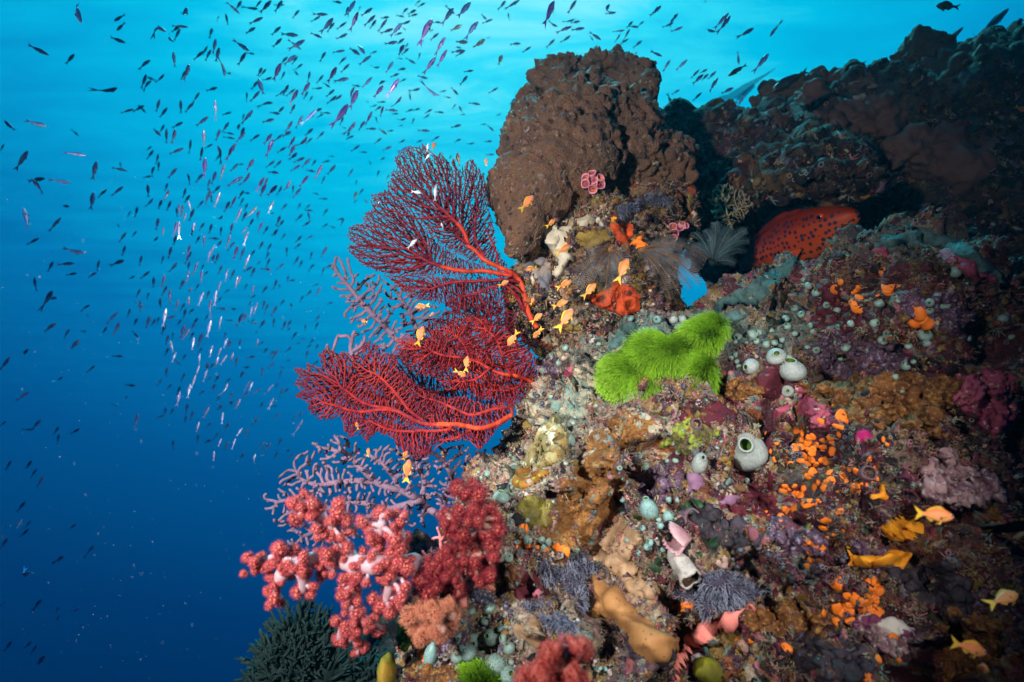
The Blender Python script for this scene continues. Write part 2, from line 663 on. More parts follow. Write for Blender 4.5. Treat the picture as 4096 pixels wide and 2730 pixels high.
# ---- the sea bed far below, bottom left
BED = [(1500, 2900, 2.7, 420, 330, .6), (1750, 2850, 2.3, 300, 420, .4), (1300, 3100, 2.8, 450, 420, .6), (1620, 2560, 2.6, 120, 140, .25)]
me = ell_union("seabed", BED, 0.022, 6)
P, Nn = co_no(me)
d1 = fbm(P, 3, 3, 41) * 0.09 + (cells(P, 10, 42) - 0.5) * 0.08 + (cells(P, 25, 43) - .5) * .03
P += Nn * d1[:, None]
me.vertices.foreach_set('co', P.astype(np.float32).ravel())
me.update()
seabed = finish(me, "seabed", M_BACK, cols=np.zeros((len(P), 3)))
T_BED = register(me)

# ---- the tall brown coral pillar with its hollow crown
M_BROWN = skin("coral_brown", (0.185, 0.092, 0.050), (0.105, 0.060, 0.040), 9, 0.35, 0.65, 0.6, 0.3, 130, 1.0, 0.014,
               third=(0.30, 0.20, 0.15), tscale=42, tlo=0.58, thi=0.72, dots=(0.045, 0.022, 0.014), dscale=26, dthr=0.16)
PB = [(2250, 680, 1.92, 270, 300, .24), (2085, 800, 1.80, 140, 200, .12), (2140, 800, 1.78, 140, 170, .12), (2115, 890, 1.73, 100, 140, .09), (2090, 980, 1.70, 60, 70, .06), (2160, 560, 1.95, 150, 170, .15),
      (2330, 480, 1.93, 170, 170, .16), (2480, 640, 2.0, 200, 190, .2), (2600, 700, 2.06, 160, 150, .2), (2500, 520, 2.0, 150, 130, .15), (2230, 520, 1.95, 150, 130, .16)]
PC = [(2220, 350, 2.12, 95, 110, .10), (2275, 285, 2.16, 85, 75, .10), (2375, 278, 2.2, 85, 62, .10), (2235, 275, 2.14, 60, 60, .09), (2575, 300, 2.2, 50, 55, .09), (2470, 278, 2.22, 80, 68, .10),
      (2545, 320, 2.2, 60, 70, .10), (2555, 430, 2.12, 55, 140, .10), (2130, 420, 2.06, 85, 80, .1), (2290, 400, 2.06, 120, 80, .10), (2400, 430, 2.22, 220, 160, .08)]


def pillar_part(ells, nm, vox, amp):
    me = ell_union(nm, ells, vox, 22)
    P, Nn = co_no(me)
    px, py, dd = PIX(P)
    rough = np.clip(smoothstep(700, 380, py) + smoothstep(2420, 2560, px) * 0.9 + smoothstep(2140, 2000, px) * 0.35, 0.12, 1)
    wp = P + 0.03 * np.stack([fbm(P, 9, 2, 54), fbm(P, 9, 2, 55), fbm(P, 9, 2, 56)], 1)
    bumps = (cells(wp, 20, 51) - 0.45) * 0.036 * rough + (cells(wp, 7, 57) - .5) * .026 * rough + fbm(P, 5, 3, 52) * 0.040 + fbm(P, 24, 4, 53) * (.007 + .007 * rough) - np.abs(fbm(P, 13, 3, 58)) * (.006 + .014 * rough)
    dots = smoothstep(0.16, 0.0, np.array([noise.voronoi(Vector(p) * 11)[0][0] for p in P]))
    dots2 = smoothstep(0.20, 0.0, np.array([noise.voronoi(Vector(p) * 27 + Vector((3, 1, 2)))[0][0] for p in P]))
    bumps += dots * 0.008 + dots2 * .006
    bumps += fbm(P, 60, 3, 59) * .006 + (cells(P, 62, 60) - .5) * .004 * rough
    P += Nn * (bumps * amp)[:, None]
    me.vertices.foreach_set('co', P.astype(np.float32).ravel())
    me.update()
    return me


pillar = thing("coral_pillar", "big brown lumpy coral pillar with a hollow crown standing against the bright water", "coral", W(2300, 900, 1.95))
PILLAR_W = []
for ells, nm in ((PB, "body"), (PC, "crown")):
    me = pillar_part(ells, nm, 0.0085, 1.0)
    register(me)
    PILLAR_W.append(me.copy())
    for v in me.vertices:
        v.co -= pillar.location
    me.update()
    o = finish(me, nm, M_BROWN, kind=None)
    o.parent = pillar
T_PILLAR = TREES[-2:]

# ---- brown sponges and dark coral heads on the far ridge
M_BROWN2 = skin("sponge_brown_far", (0.135, 0.072, 0.055), (0.085, 0.045, 0.036), 6, 0.35, 0.65, 0.7, 0.2, 30, 0.7, 0.015)


def ridge_thing(name, label, cat, ells, mat, vox=0.0105, a=0.05, ca=0.0, cs=12, seed=60):
    me = ell_union(name, ells, vox, 8)
    P, Nn = co_no(me)
    d = fbm(P, 5, 4, seed) * a + fbm(P, 17, 4, seed + 3) * .028 + (cells(P, 22, seed + 4) - .5) * .020 + fbm(P, 45, 2, seed + 5) * .008
    if ca:
        d = d + (cells(P, cs, seed + 1) - 0.4) * ca
    P += Nn * d[:, None]
    o0 = np.array(W(*ells[0][:3]))
    me.vertices.foreach_set('co', (P - o0).astype(np.float32).ravel())
    me.update()
    o = finish(me, name, mat, kind=None)
    o.location = o0
    t = BVHTree.FromPolygons([tuple(p) for p in P], [p.vertices[:] for p in me.polygons])
    TREES.append(t)
    return tag(o, label, cat)


ridge_thing("barrel_sponge", "brown cone shaped sponge with a dark hole near its top on the far ridge", "sponge",
            [(3240, 440, 2.62, 85, 100, .10), (3220, 520, 2.62, 130, 90, .12)], M_BROWN2, seed=61)
ridge_thing("mound_sponge", "broad brown sponge mound, tallest of the brown ones on the far ridge", "sponge",
            [(3450, 400, 2.7, 90, 100, .12), (3490, 480, 2.66, 130, 110, .14), (3400, 510, 2.64, 110, 90, .12)], M_BROWN2, seed=62)
ridge_thing("crust_sponge", "low flat brown sponge crust left of the cone shaped sponge", "sponge",
            [(3030, 520, 2.52, 90, 45, .07), (3090, 500, 2.55, 80, 40, .07)], M_BROWN2, seed=63, a=.03)
ridge_thing("plate_sponge", "wide brown sponge slab under the bubbly coral at the right edge", "sponge",
            [(3760, 610, 2.42, 230, 90, .10), (3920, 670, 2.36, 190, 80, .10)], M_BROWN2, seed=64, a=.06)
ridge_thing("bubble_coral", "dark bubbly coral head at the left end of the far ridge", "coral",
            [(3170, 385, 2.85, 130, 55, .14), (3100, 440, 2.8, 90, 45, .12), (3290, 340, 2.9, 70, 50, .10)], M_LUMP, a=.02, ca=.06, cs=17, seed=65)
ridge_thing("boulder_coral", "dark round coral boulder on the ridge top below the swimming fish", "coral",
            [(3680, 232, 2.7, 105, 85, .15), (3625, 265, 2.72, 65, 60, .12), (3700, 330, 2.7, 110, 80, .12)], M_LUMP, a=.05, seed=66)
ridge_thing("knobby_coral", "large dark knobby coral bank filling the upper right corner of the reef", "coral",
            [(3950, 345, 2.6, 300, 120, .3), (4150, 320, 2.5, 260, 130, .3), (3780, 390, 2.75, 160, 90, .2)], M_LUMP, vox=.017, a=.06, ca=.07, cs=11, seed=67)

# ------------------------------------------------------------------ sea fans
def in_poly(P, poly):
    x, y = P[:, 0], P[:, 1]
    poly = np.asarray(poly, float)
    r = np.zeros(len(P), bool)
    j = len(poly) - 1
    for i in range(len(poly)):
        xi, yi, xj, yj = *poly[i], *poly[j]
        c = ((yi > y) != (yj > y)) & (x < (xj - xi) * (y - yi) / (yj - yi + 1e-12) + xi)
        r ^= c
        j = i
    return r


def edge_dist(P, poly):
    poly = np.asarray(poly, float)
    best = np.full(len(P), 1e9)
    for i in range(len(poly)):
        a, b = poly[i - 1], poly[i]
        ab = b - a
        t = np.clip(((P - a) @ ab) / max(ab @ ab, 1e-9), 0, 1)
        best = np.minimum(best, np.linalg.norm(P - (a + t[:, None] * ab), axis=1))
    return best


def scatter_poly(poly, n, rg):
    poly = np.asarray(poly, float)
    lo, hi = poly.min(0), poly.max(0)
    out = np.zeros((0, 2))
    while len(out) < n:
        p = rg.uniform(lo, hi, (n * 3, 2))
        out = np.concatenate([out, p[in_poly(p, poly)]])
    return out[:n]


def colonize(poly, trunks, n_attr, step, kill, infl, seed, keep=0.75, jit=0.25):
    """branching that grows from the trunks into the outline: node positions and parents"""
    rg = np.random.default_rng(seed)
    A = scatter_poly(poly, n_attr, rg)
    pos, par = [], []
    for tr in trunks:
        tr = np.asarray(tr, float)
        prev = -1
        if pos:
            prev = int(np.argmin(np.linalg.norm(np.array(pos) - tr[0], axis=1)))
        for a, b in zip(tr[:-1], tr[1:]):
            m = max(1, int(np.linalg.norm(b - a) / step))
            for k in range(m):
                w_ = b - a
                w_ = np.array([-w_[1], w_[0]]) / max(np.linalg.norm(w_), 1e-6)
                p = a + (b - a) * (k / m) + rg.normal(0, step * 0.12, 2) + w_ * 9 * math.sin(len(pos) * step / 38.0 + len(tr))
                pos.append(p)
                par.append(prev)
                prev = len(pos) - 1
    pos = [np.asarray(p) for p in pos]
    X = np.array(pos)
    D = np.linalg.norm(A[:, None] - X[None], axis=2)
    near, nd = D.argmin(1), D.min(1)
    dirs = {}
    for it in range(400):
        live = nd > kill
        A, near, nd = A[live], near[live], nd[live]
        if len(A) == 0:
            break
        act = nd < infl
        if not act.any():
            break
        ids = near[act]
        vec = A[act] - np.array(pos)[ids]
        vec /= np.linalg.norm(vec, axis=1, keepdims=True)
        acc = np.zeros((len(pos), 2))
        np.add.at(acc, ids, vec)
        new = []
        for i in np.unique(ids):
            v = acc[i] / max(np.linalg.norm(acc[i]), 1e-6)
            p = par[i]
            if p >= 0:
                w = pos[i] - pos[p]
                w = w / max(np.linalg.norm(w), 1e-6)
                v = v * (1 - keep * .5) + w * keep * .5
            v = v + rg.normal(0, jit, 2)
            v /= np.linalg.norm(v)
            new.append((pos[i] + v * step, i))
        k0 = len(pos)
        for p, i in new:
            pos.append(p)
            par.append(int(i))
        NP = np.array([p for p, _ in new])
        D = np.linalg.norm(A[:, None] - NP[None], axis=2)
        j, d = D.argmin(1), D.min(1)
        b = d < nd
        near = np.where(b, j + k0, near)
        nd = np.where(b, d, nd)
        if len(pos) > 14000:
            break
    return np.array(pos), np.array(par), rg


def fan_mesh(poly, trunks, depth, n_attr, step, kill, infl, seed, tip, power, rmax, sides=5, jit=0.25, zj=0.004, thick_split=None, knob=0.0, layers=1, keep=0.75):
    """tubes of a fan colony; depth(x, y) is the sheet's distance. Returns (thick stems, thin twigs) builders"""
    stems, twigs = MB(), MB()
    for L in range(layers):
        pos, par, rg = colonize(poly, trunks, n_attr, step, kill, infl, seed + L * 101, keep, jit)
        n = len(pos)
        kids = [[] for _ in range(n)]
        for i, p in enumerate(par):
            if p >= 0:
                kids[p].append(i)
        tips = np.zeros(n)
        order = list(range(n))
        for i in reversed(order):
            if not kids[i]:
                tips[i] = 1
            if par[i] >= 0:
                tips[par[i]] += tips[i]
        # depth wanders along each branch
        off = np.zeros(n)
        for i in range(n):
            if par[i] >= 0:
                off[i] = off[par[i]] * 0.985 + rg.normal(0, zj)
        d = depth(pos[:, 0], pos[:, 1]) + off + L * 0.02
        P3 = WA(pos[:, 0], pos[:, 1], d)
        rad = np.minimum(tip * tips ** (1 / power), rmax)
        thr = thick_split or 1e9
        done = set()
        starts = [i for i in range(n) if par[i] < 0]
        stack = list(starts)
        while stack:
            i = stack.pop()
            chain = [par[i], i] if par[i] >= 0 else [i]
            while kids[i]:
                ks = sorted(kids[i], key=lambda k: -tips[k])
                stack.extend(ks[1:])
                i = ks[0]
                chain.append(i)
            if len(chain) < 2:
                continue
            Q = P3[chain].copy()
            r = rad[chain].copy()
            if par[chain[1]] == chain[0]:
                r[0] = min(r[0], r[1] * 1.25)
            if len(Q) > 3:
                Q[1:-1] = 0.25 * Q[:-2] + 0.5 * Q[1:-1] + 0.25 * Q[2:]
            if knob:
                r = r * (1 + rg.uniform(-knob, knob, len(r)))
            cut = int((r > thr).sum()) if thick_split else 0
            if cut >= 2:
                tube(stems, Q[:cut + 1], r[:cut + 1], 8)
            if cut < len(Q) - 1:
                k = max(cut - 1, 0) if cut else 0
                tube(twigs, Q[k:], r[k:], sides)
    return stems, twigs


def conv(pts, ox, oy, f):
    return [(ox + x * f, oy + y * f) for x, y in pts]


M_RED = skin("sea_fan_red", (0.125, 0.005, 0.020), (0.21, 0.008, 0.013), 14, 0.4, 0.6, 0.6, 0.25, 500, 0.5, 0.002)
M_SHADETW = skin("sea_fan_shaded_red", (0.085, 0.004, 0.012), (0.13, 0.007, 0.012), 14, 0.4, 0.6, 0.6, 0.2, 500, 0.5, 0.002)  # red twigs with the shade inside the fan mass put in the colour
M_ORANGE = skin("sea_fan_orange", (0.46, 0.055, 0.012), (0.34, 0.022, 0.010), 10, 0.4, 0.62, 0.6, 0.25, 350, 0.5, 0.002)
M_REDBRIGHT = skin("sea_fan_scarlet", (0.30, 0.018, 0.013), (0.15, 0.005, 0.012), 12, 0.4, 0.6, 0.6, 0.25, 400, 0.5, 0.002)
M_MAUVE = skin("sea_whip_mauve", (0.20, 0.125, 0.18), (0.145, 0.095, 0.145), 12, 0.4, 0.6, 0.7, 0.15, 400, 0.3, 0.002, dots=(0.10, 0.04, 0.075), dscale=330, dthr=0.22)


def fan(name, label, root, parts):
    t = thing(name, label, "sea fan", root)
    for nm, mb, m in parts:
        if mb.n:
            mb.build(nm, m, t)
    return t


Z5 = (1150, 550, 0.4783)
poly = conv([(1760, 960), (1740, 780), (1690, 600), (1670, 480), (1650, 300), (1600, 260), (1560, 180), (1505, 170), (1470, 235), (1425, 260), (1390, 160), (1350, 200),
             (1280, 120), (1200, 180), (1130, 40), (1080, 90), (1020, 70), (950, 115), (890, 170), (930, 280), (890, 260), (830, 430), (760, 460), (690, 490), (700, 590),
             (620, 660), (650, 720), (590, 720), (510, 750), (500, 850), (540, 880), (490, 940), (560, 1010), (640, 1080), (800, 1140), (900, 1230), (1000, 1330), (1150, 1370),
             (1300, 1390), (1400, 1480), (1560, 1420), (1700, 1500), (1850, 1400), (1900, 1250), (1830, 1060)], *Z5)
trunks = [conv(t, *Z5) for t in (
    [(2080, 1600), (2040, 1480), (1995, 1350), (1940, 1230), (1870, 1140), (1760, 1060), (1640, 1010), (1520, 930), (1420, 840)],
    [(1870, 1140), (1700, 1140), (1540, 1130), (1360, 1080), (1180, 1060)],
    [(1940, 1230), (1800, 1200), (1620, 1180), (1400, 1230), (1200, 1260)],
    [(1640, 1010), (1600, 880), (1570, 760), (1560, 640)],
    [(1520, 930), (1440, 760), (1360, 640)],
    [(2060, 1540), (1960, 1440), (1880, 1330), (1800, 1280)],
    [(2000, 1360), (1950, 1400), (1900, 1460), (1860, 1560)], [(1995, 1350), (1900, 1250), (1790, 1160), (1740, 1000), (1690, 860), (1660, 740)],
    [(2030, 1470), (1930, 1330), (1820, 1260), (1700, 1260), (1560, 1290), (1420, 1330)])]


def dep_fan1(x, y):
    return 1.60 + 0.22 * ((x - 1800) / 600) ** 2 + 0.16 * (1150 - y) / 600


s, t = fan_mesh(poly, trunks, dep_fan1, 6500, 6.5, 6.2, 120, 11, 0.00112, 3.4, 0.0075, thick_split=0.0058, zj=0.003, knob=.09)
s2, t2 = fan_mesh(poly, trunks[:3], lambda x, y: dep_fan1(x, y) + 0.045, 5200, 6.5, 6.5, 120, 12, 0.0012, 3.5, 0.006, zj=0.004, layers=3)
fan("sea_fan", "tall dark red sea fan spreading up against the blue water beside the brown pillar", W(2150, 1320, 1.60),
    [("stem", s, M_ORANGE), ("twigs", t, M_RED), ("twigs", t2, M_SHADETW)])

Z6 = (1000, 1200, 0.5525)
poly = conv([(2110, 560), (2060, 400), (1940, 300), (1850, 200), (1700, 140), (1600, 110), (1480, 150), (1400, 190), (1310, 240), (1250, 330), (1140, 240),
             (1060, 290), (1050, 370), (1090, 450), (1200, 540), (1330, 560), (1420, 660), (1600, 660), (1650, 720), (1780, 740), (1900, 760), (2020, 720)], *Z6)
trunks = [conv(t, *Z6) for t in ([(2080, 640), (2010, 600), (1900, 540), (1760, 500), (1600, 450), (1450, 400), (1300, 360)], [(1760, 500), (1640, 560), (1500, 590)], [(1600, 450), (1540, 340), (1480, 260)], [(1900, 540), (1830, 400), (1760, 280), (1680, 200)],
                                 [(1960, 640), (1850, 650), (1740, 640)])]
s, t = fan_mesh(poly, trunks, lambda x, y: 1.42 + 0.10 * ((x - 1900) / 400) ** 2 + 0.0001 * (1500 - y), 3600, 6.5, 6.5, 110, 21, 0.0011, 3.7, 0.0050, thick_split=0.0048, knob=.09, zj=0.006, layers=3)
fan("sea_fan", "orange red sea fan of open twigs in the middle, below the tall dark fan", W(2090, 1530, 1.42), [("stem", s, M_ORANGE), ("twigs", t, M_REDBRIGHT)])

poly = conv([(1930, 690), (1870, 720), (1700, 760), (1560, 700), (1400, 700), (1250, 640), (1150, 560), (1060, 480), (1080, 400), (1000, 380), (960, 400), (930, 330), (860, 290), (800, 330), (830, 430),
             (740, 400), (690, 370), (620, 390), (560, 330), (490, 390), (520, 480), (450, 520), (420, 440), (400, 500), (310, 480), (350, 560), (320, 620), (410, 650), (310, 700), (420, 740), (410, 790), (500, 870), (660, 850),
             (680, 940), (720, 1010), (780, 940), (850, 1040), (900, 960), (1040, 1000), (1060, 1060), (1130, 1120), (1200, 1160), (1300, 1130), (1320, 1060), (1400, 1040), (1600, 1020), (1660, 1100), (1720, 1030), (1800, 930), (1900, 860)], *Z6)
trunks = [conv(t, *Z6) for t in ([(1900, 850), (1800, 890), (1640, 920), (1450, 920), (1250, 880), (1050, 820), (850, 740), (650, 650)], [(1450, 920), (1300, 960), (1180, 970), (1000, 920), (850, 880)],
                                 [(1900, 800), (1760, 800), (1600, 820), (1420, 780), (1260, 700)], [(1250, 880), (1120, 740), (1000, 640), (900, 520)], [(1640, 920), (1500, 980), (1380, 1020)],
                                 [(1050, 820), (900, 800), (700, 790), (560, 770)])]


def dep_fan3(x, y):
    return 1.20 + 0.12 * ((x - 1800) / 450) ** 2 + 0.10 * (1700 - y) / 250


s, t = fan_mesh(poly, trunks, dep_fan3, 4600, 6.5, 6.2, 110, 31, 0.0011, 3.7, 0.0054, thick_split=0.0052, knob=.09, zj=0.003)
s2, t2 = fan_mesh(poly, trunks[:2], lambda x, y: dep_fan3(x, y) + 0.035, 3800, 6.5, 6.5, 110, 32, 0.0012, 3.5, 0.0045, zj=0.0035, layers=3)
fan("sea_fan", "low scarlet sea fan sweeping left in a bowl above the mauve branches", W(2040, 1670, 1.22), [("stem", s, M_ORANGE), ("twigs", t, M_REDBRIGHT), ("twigs", t2, M_SHADETW)])

poly = [(2150, 1500), (2120, 1380), (2060, 1280), (1980, 1200), (1900, 1180), (1800, 1240), (1700, 1290), (1640, 1360), (1560, 1440), (1500, 1520), (1560, 1600), (1660, 1640), (1800, 1680), (1900, 1660), (2000, 1640), (2080, 1580)]
trunks = [[(2150, 1540), (2060, 1500), (1950, 1440), (1840, 1400), (1740, 1380)], [(2060, 1500), (1960, 1540), (1820, 1560), (1680, 1560)], [(2060, 1500), (2020, 1400), (1960, 1300)]]
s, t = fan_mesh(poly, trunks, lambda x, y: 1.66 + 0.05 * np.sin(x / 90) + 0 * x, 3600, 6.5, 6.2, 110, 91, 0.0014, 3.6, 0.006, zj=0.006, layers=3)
fan("sea_fan", "red tangled fan coloured dark as shade between the other red fans", W(2140, 1540, 1.66), [("twigs", t, M_SHADETW)])  # dark backing fan added to fill gaps; its shade is in the colour

# mauve branching gorgonians
polyA = [(1315, 1060), (1345, 1005), (1372, 1070), (1385, 1020), (1430, 1100), (1520, 1090), (1560, 1150), (1640, 1130), (1700, 1230), (1790, 1200), (1840, 1120), (1870, 1160), (1880, 1240), (1905, 1160),
         (1935, 1230), (1960, 1260), (2000, 1230), (2010, 1330), (1960, 1440), (1850, 1500), (1700, 1480), (1560, 1420), (1440, 1330), (1370, 1260), (1385, 1200), (1330, 1150)]
trA = [[(1990, 1560), (1900, 1480), (1760, 1430), (1600, 1360), (1480, 1260), (1420, 1160)], [(1760, 1430), (1660, 1300), (1600, 1200)], [(1900, 1480), (1880, 1350), (1860, 1250)], [(1960, 1520), (1960, 1400)]]
s, t = fan_mesh(polyA, trA, lambda x, y: 1.80 + 0.06 * (1300 - y) / 300, 1700, 11, 12, 95, 41, 0.0044, 5.5, 0.012, sides=8, jit=0.3, zj=0.010, knob=0.06, keep=0.9)
fan("mauve_gorgonian", "mauve thick branched gorgonian behind the lower edge of the tall dark red fan", W(1990, 1560, 1.8), [("branches", t, M_MAUVE)])

polyB = conv([(530, 340), (560, 290), (600, 330), (630, 220), (690, 240), (740, 210), (820, 240), (850, 330), (900, 420), (1000, 480), (1100, 560), (1250, 700), (1300, 800), (1200, 900), (1000, 960), (800, 880), (680, 720), (620, 560), (560, 420)], *Z6)
trB = [conv([(1500, 980), (1300, 860), (1100, 720), (920, 600), (780, 480), (700, 340)], *Z6), conv([(1100, 720), (900, 720), (760, 660)], *Z6), conv([(920, 600), (680, 520), (600, 400)], *Z6)]
s, t = fan_mesh(polyB, trB, lambda x, y: 1.52 + 0 * x, 420, 13, 16, 95, 51, 0.0044, 5.0, 0.012, sides=8, jit=0.3, zj=0.008, knob=0.06, keep=0.9)
fan("mauve_gorgonian", "mauve gorgonian with upright finger tips rising behind the low scarlet fan", W(1830, 1740, 1.5), [("branches", t, M_MAUVE)])

polyC = conv([(100, 1530), (120, 1400), (190, 1430), (200, 1290), (250, 1330), (260, 1210), (310, 1180), (370, 1200), (390, 1090), (440, 1120), (405, 1035), (470, 1010), (540, 1060), (590, 950), (650, 970), (720, 1030), (850, 1070), (900, 1040), (1020, 1040),
              (1200, 1080), (1400, 1050), (1540, 1040), (1640, 1080), (1740, 1040), (1700, 1150), (1650, 1280), (1640, 1400), (1500, 1480), (1300, 1500), (1250, 1640), (900, 1700), (620, 1790), (500, 1820), (430, 1780), (300, 1780), (250, 1660), (110, 1640), (200, 1560)], *Z6)
trC = [conv(t, *Z6) for t in ([(1560, 1680), (1400, 1560), (1250, 1470), (1100, 1400), (900, 1300), (760, 1200), (660, 1080)], [(1100, 1400), (1000, 1250), (900, 1120)], [(1250, 1470), (1250, 1320), (1200, 1200), (1100, 1100)],
                              [(1400, 1560), (1420, 1400), (1450, 1280), (1400, 1150)], [(900, 1300), (700, 1330), (500, 1330), (380, 1300), (300, 1220)], [(1250, 1470), (1000, 1500), (760, 1480), (500, 1500), (300, 1480)],
                              [(1450, 1600), (1560, 1420), (1600, 1260)], [(1000, 1500), (800, 1620), (600, 1690), (420, 1700)])]
s, t = fan_mesh(polyC, trC, lambda x, y: 1.34 + 0.10 * ((x - 1600) / 500) ** 2, 1900, 10, 11.5, 90, 61, 0.0033, 5.5, 0.009, sides=8, jit=0.34, zj=0.010, knob=0.06, keep=0.85)
fan("mauve_gorgonian", "wide mauve net of branches hanging over blue water just above the pink soft coral", W(1860, 2100, 1.34), [("branches", t, M_MAUVE)])

# pale pink twig at the edge of the dark red soft coral
polyD = conv([(1200, 860), (1280, 800), (1340, 620), (1440, 450), (1470, 400), (1490, 500), (1560, 480), (1570, 580), (1400, 660), (1540, 830), (1480, 900), (1330, 860)], 950, 1880, 0.542)
trD = [conv([(1620, 620), (1520, 590), (1420, 640), (1340, 690)], 950, 1880, 0.542), conv([(1560, 800), (1480, 820), (1320, 820), (1220, 860)], 950, 1880, 0.542), conv([(1520, 590), (1490, 480), (1450, 420)], 950, 1880, 0.542)]
M_PINKTW = skin("twig_pink", (0.62, 0.20, 0.20), None, rough=0.7)
s, t = fan_mesh(polyD, trD, lambda x, y: 0.975 + 0 * x, 45, 9, 18, 60, 71, 0.0022, 4, 0.004, sides=6, zj=0.003)
fan("pink_gorgonian", "thin pale pink twig colony reaching out under the crimson soft coral", W(1828, 2216, 0.98), [("branches", t, M_PINKTW)])

# tan bushy hydroid left of the big red fish
polyE = conv([(2000, 400), (2060, 300), (2150, 280), (2250, 330), (2353, 380), (2380, 500), (2300, 600), (2150, 660), (2050, 610), (2010, 520)], 1900, 600, .4675)
trE = [conv([(2200, 680), (2180, 560), (2160, 450)], 1900, 600, .4675), conv([(2180, 560), (2100, 480)], 1900, 600, .4675), conv([(2180, 560), (2280, 470)], 1900, 600, .4675)]
M_TANTW = skin("bush_tan", (0.30, 0.24, 0.14), None, rough=0.8)
s, t = fan_mesh(polyE, trE, lambda x, y: 2.15 + 0.0 * x, 520, 7, 8, 60, 81, 0.0018, 6, 0.004, sides=4, zj=0.012, jit=0.5, layers=2)
fan("hydroid_bush", "tan bush of fine tangled twigs left of the spotted red fish", W(2930, 915, 2.15), [("twigs", t, M_TANTW)])

# ------------------------------------------------------------------ soft corals
def polyp_ball(seed, n, tent, length, core, mid, tip, spread=0.55, core_r=0.8, width=0.05, lump=0.12):
    rg = np.random.default_rng(seed)
    mb = MB()
    V, F = ICO2
    f1, f2 = rg.normal(0, 2.2, 3), rg.normal(0, 4, 3)
    kf = lambda X: 1 + lump * np.sin(X @ f1) + lump * .6 * np.sin(X @ f2)
    k = kf(V)
    mb.add(V * core_r * k[:, None], None, F, np.array(core))
    i = np.arange(n) + 0.5
    ph = np.arccos(1 - 2 * i / n)
    th = np.pi * (1 + 5 ** .5) * i
    D = np.stack([np.cos(th) * np.sin(ph), np.sin(th) * np.sin(ph), np.cos(ph)], 1) + rg.normal(0, 0.06, (n, 3))
    D /= np.linalg.norm(D, axis=1, keepdims=True)
    vs, fs, cs = [], [], []
    for d in D:
        base = d * core_r * rg.uniform(0.92, 1.12) * float(kf(d[None])[0])
        d, s, u = [x[0] for x in frames(d[None])]
        a0 = rg.uniform(0, 6.28)
        L = length * rg.uniform(0.7, 1.2)
        for t in range(tent):
            a = a0 + t * 2 * np.pi / tent + rg.normal(0, .12)
            o = np.cos(a) * s + np.sin(a) * u
            q = -np.sin(a) * s + np.cos(a) * u
            p1 = base + (d * 0.62 + o * spread) * L * 0.55
            p2 = base + (d * 0.85 + o * spread * 1.5) * L
            k0 = len(vs)
            w = width
            vs += [base + q * w, base - q * w, base + d * w, p1 + q * w * .9, p1 - q * w * .9, p1 + d * w * .9, p2]
            fs += [(k0, k0 + 3, k0 + 4), (k0, k0 + 4, k0 + 1), (k0 + 1, k0 + 4, k0 + 5), (k0 + 1, k0 + 5, k0 + 2), (k0 + 2, k0 + 5, k0 + 3), (k0 + 2, k0 + 3, k0),
                   (k0 + 3, k0 + 6, k0 + 4), (k0 + 4, k0 + 6, k0 + 5), (k0 + 5, k0 + 6, k0 + 3)]
            j = rg.uniform(0.85, 1.15)
            cs += [np.minimum(np.array(mid) * j * 1.35 + .04, .9)] * 3 + [(np.array(mid) * .35 + np.array(tip) * .65) * j] * 3 + [np.array(tip) * j]
    mb.add(vs, None, fs, cs)
    return mb


M_POLYP = skin("polyps", (1, 1, 1), None, attr=True, rough=0.6, spec=0.2, bstr=0)
M_STEMW = skin("soft_stem_white", (0.36, 0.22, 0.25), (0.40, 0.28, 0.32), 25, rough=0.5, spec=0.3, bs=300, bstr=0.25, bd=0.002, sss=0.35)
M_STEMP = skin("soft_stem_peach", (0.36, 0.17, 0.14), (0.40, 0.23, 0.18), 25, rough=0.5, spec=0.3, bs=300, bstr=0.25, bd=0.002, sss=0.35)

BALLS_RED = [polyp_ball(100 + i, 34, 8, 0.62, (0.34, 0.035, 0.05), (0.66, 0.20, 0.13), (0.28, 0.008, 0.045), spread=.72, core_r=.62, width=.055, lump=.3).mesh("polyp_cluster", M_POLYP, color=True) for i in range(4)]
BALLS_CRIM = [polyp_ball(120 + i, 26, 8, 0.80, (0.15, 0.004, 0.026), (0.38, 0.060, 0.030), (0.13, 0.001, 0.024), spread=.8, core_r=.6, width=.060, lump=.3).mesh("polyp_cluster", M_POLYP, color=True) for i in range(3)]
BALLS_SALM = [polyp_ball(130 + i, 60, 6, 0.66, (0.22, 0.06, 0.035), (0.30, 0.075, 0.04), (0.66, 0.27, 0.16), 0.5, core_r=.62, width=0.036, lump=.25).mesh("polyp_cluster", M_POLYP, color=True) for i in range(3)]
BALLS_PINK = [polyp_ball(140 + i, 110, 7, 0.30, (0.42, 0.10, 0.08), (0.55, 0.14, 0.07), (0.42, 0.03, 0.045), core_r=.78, width=.035, lump=.25).mesh("polyp_cluster", M_POLYP, color=True) for i in range(2)]


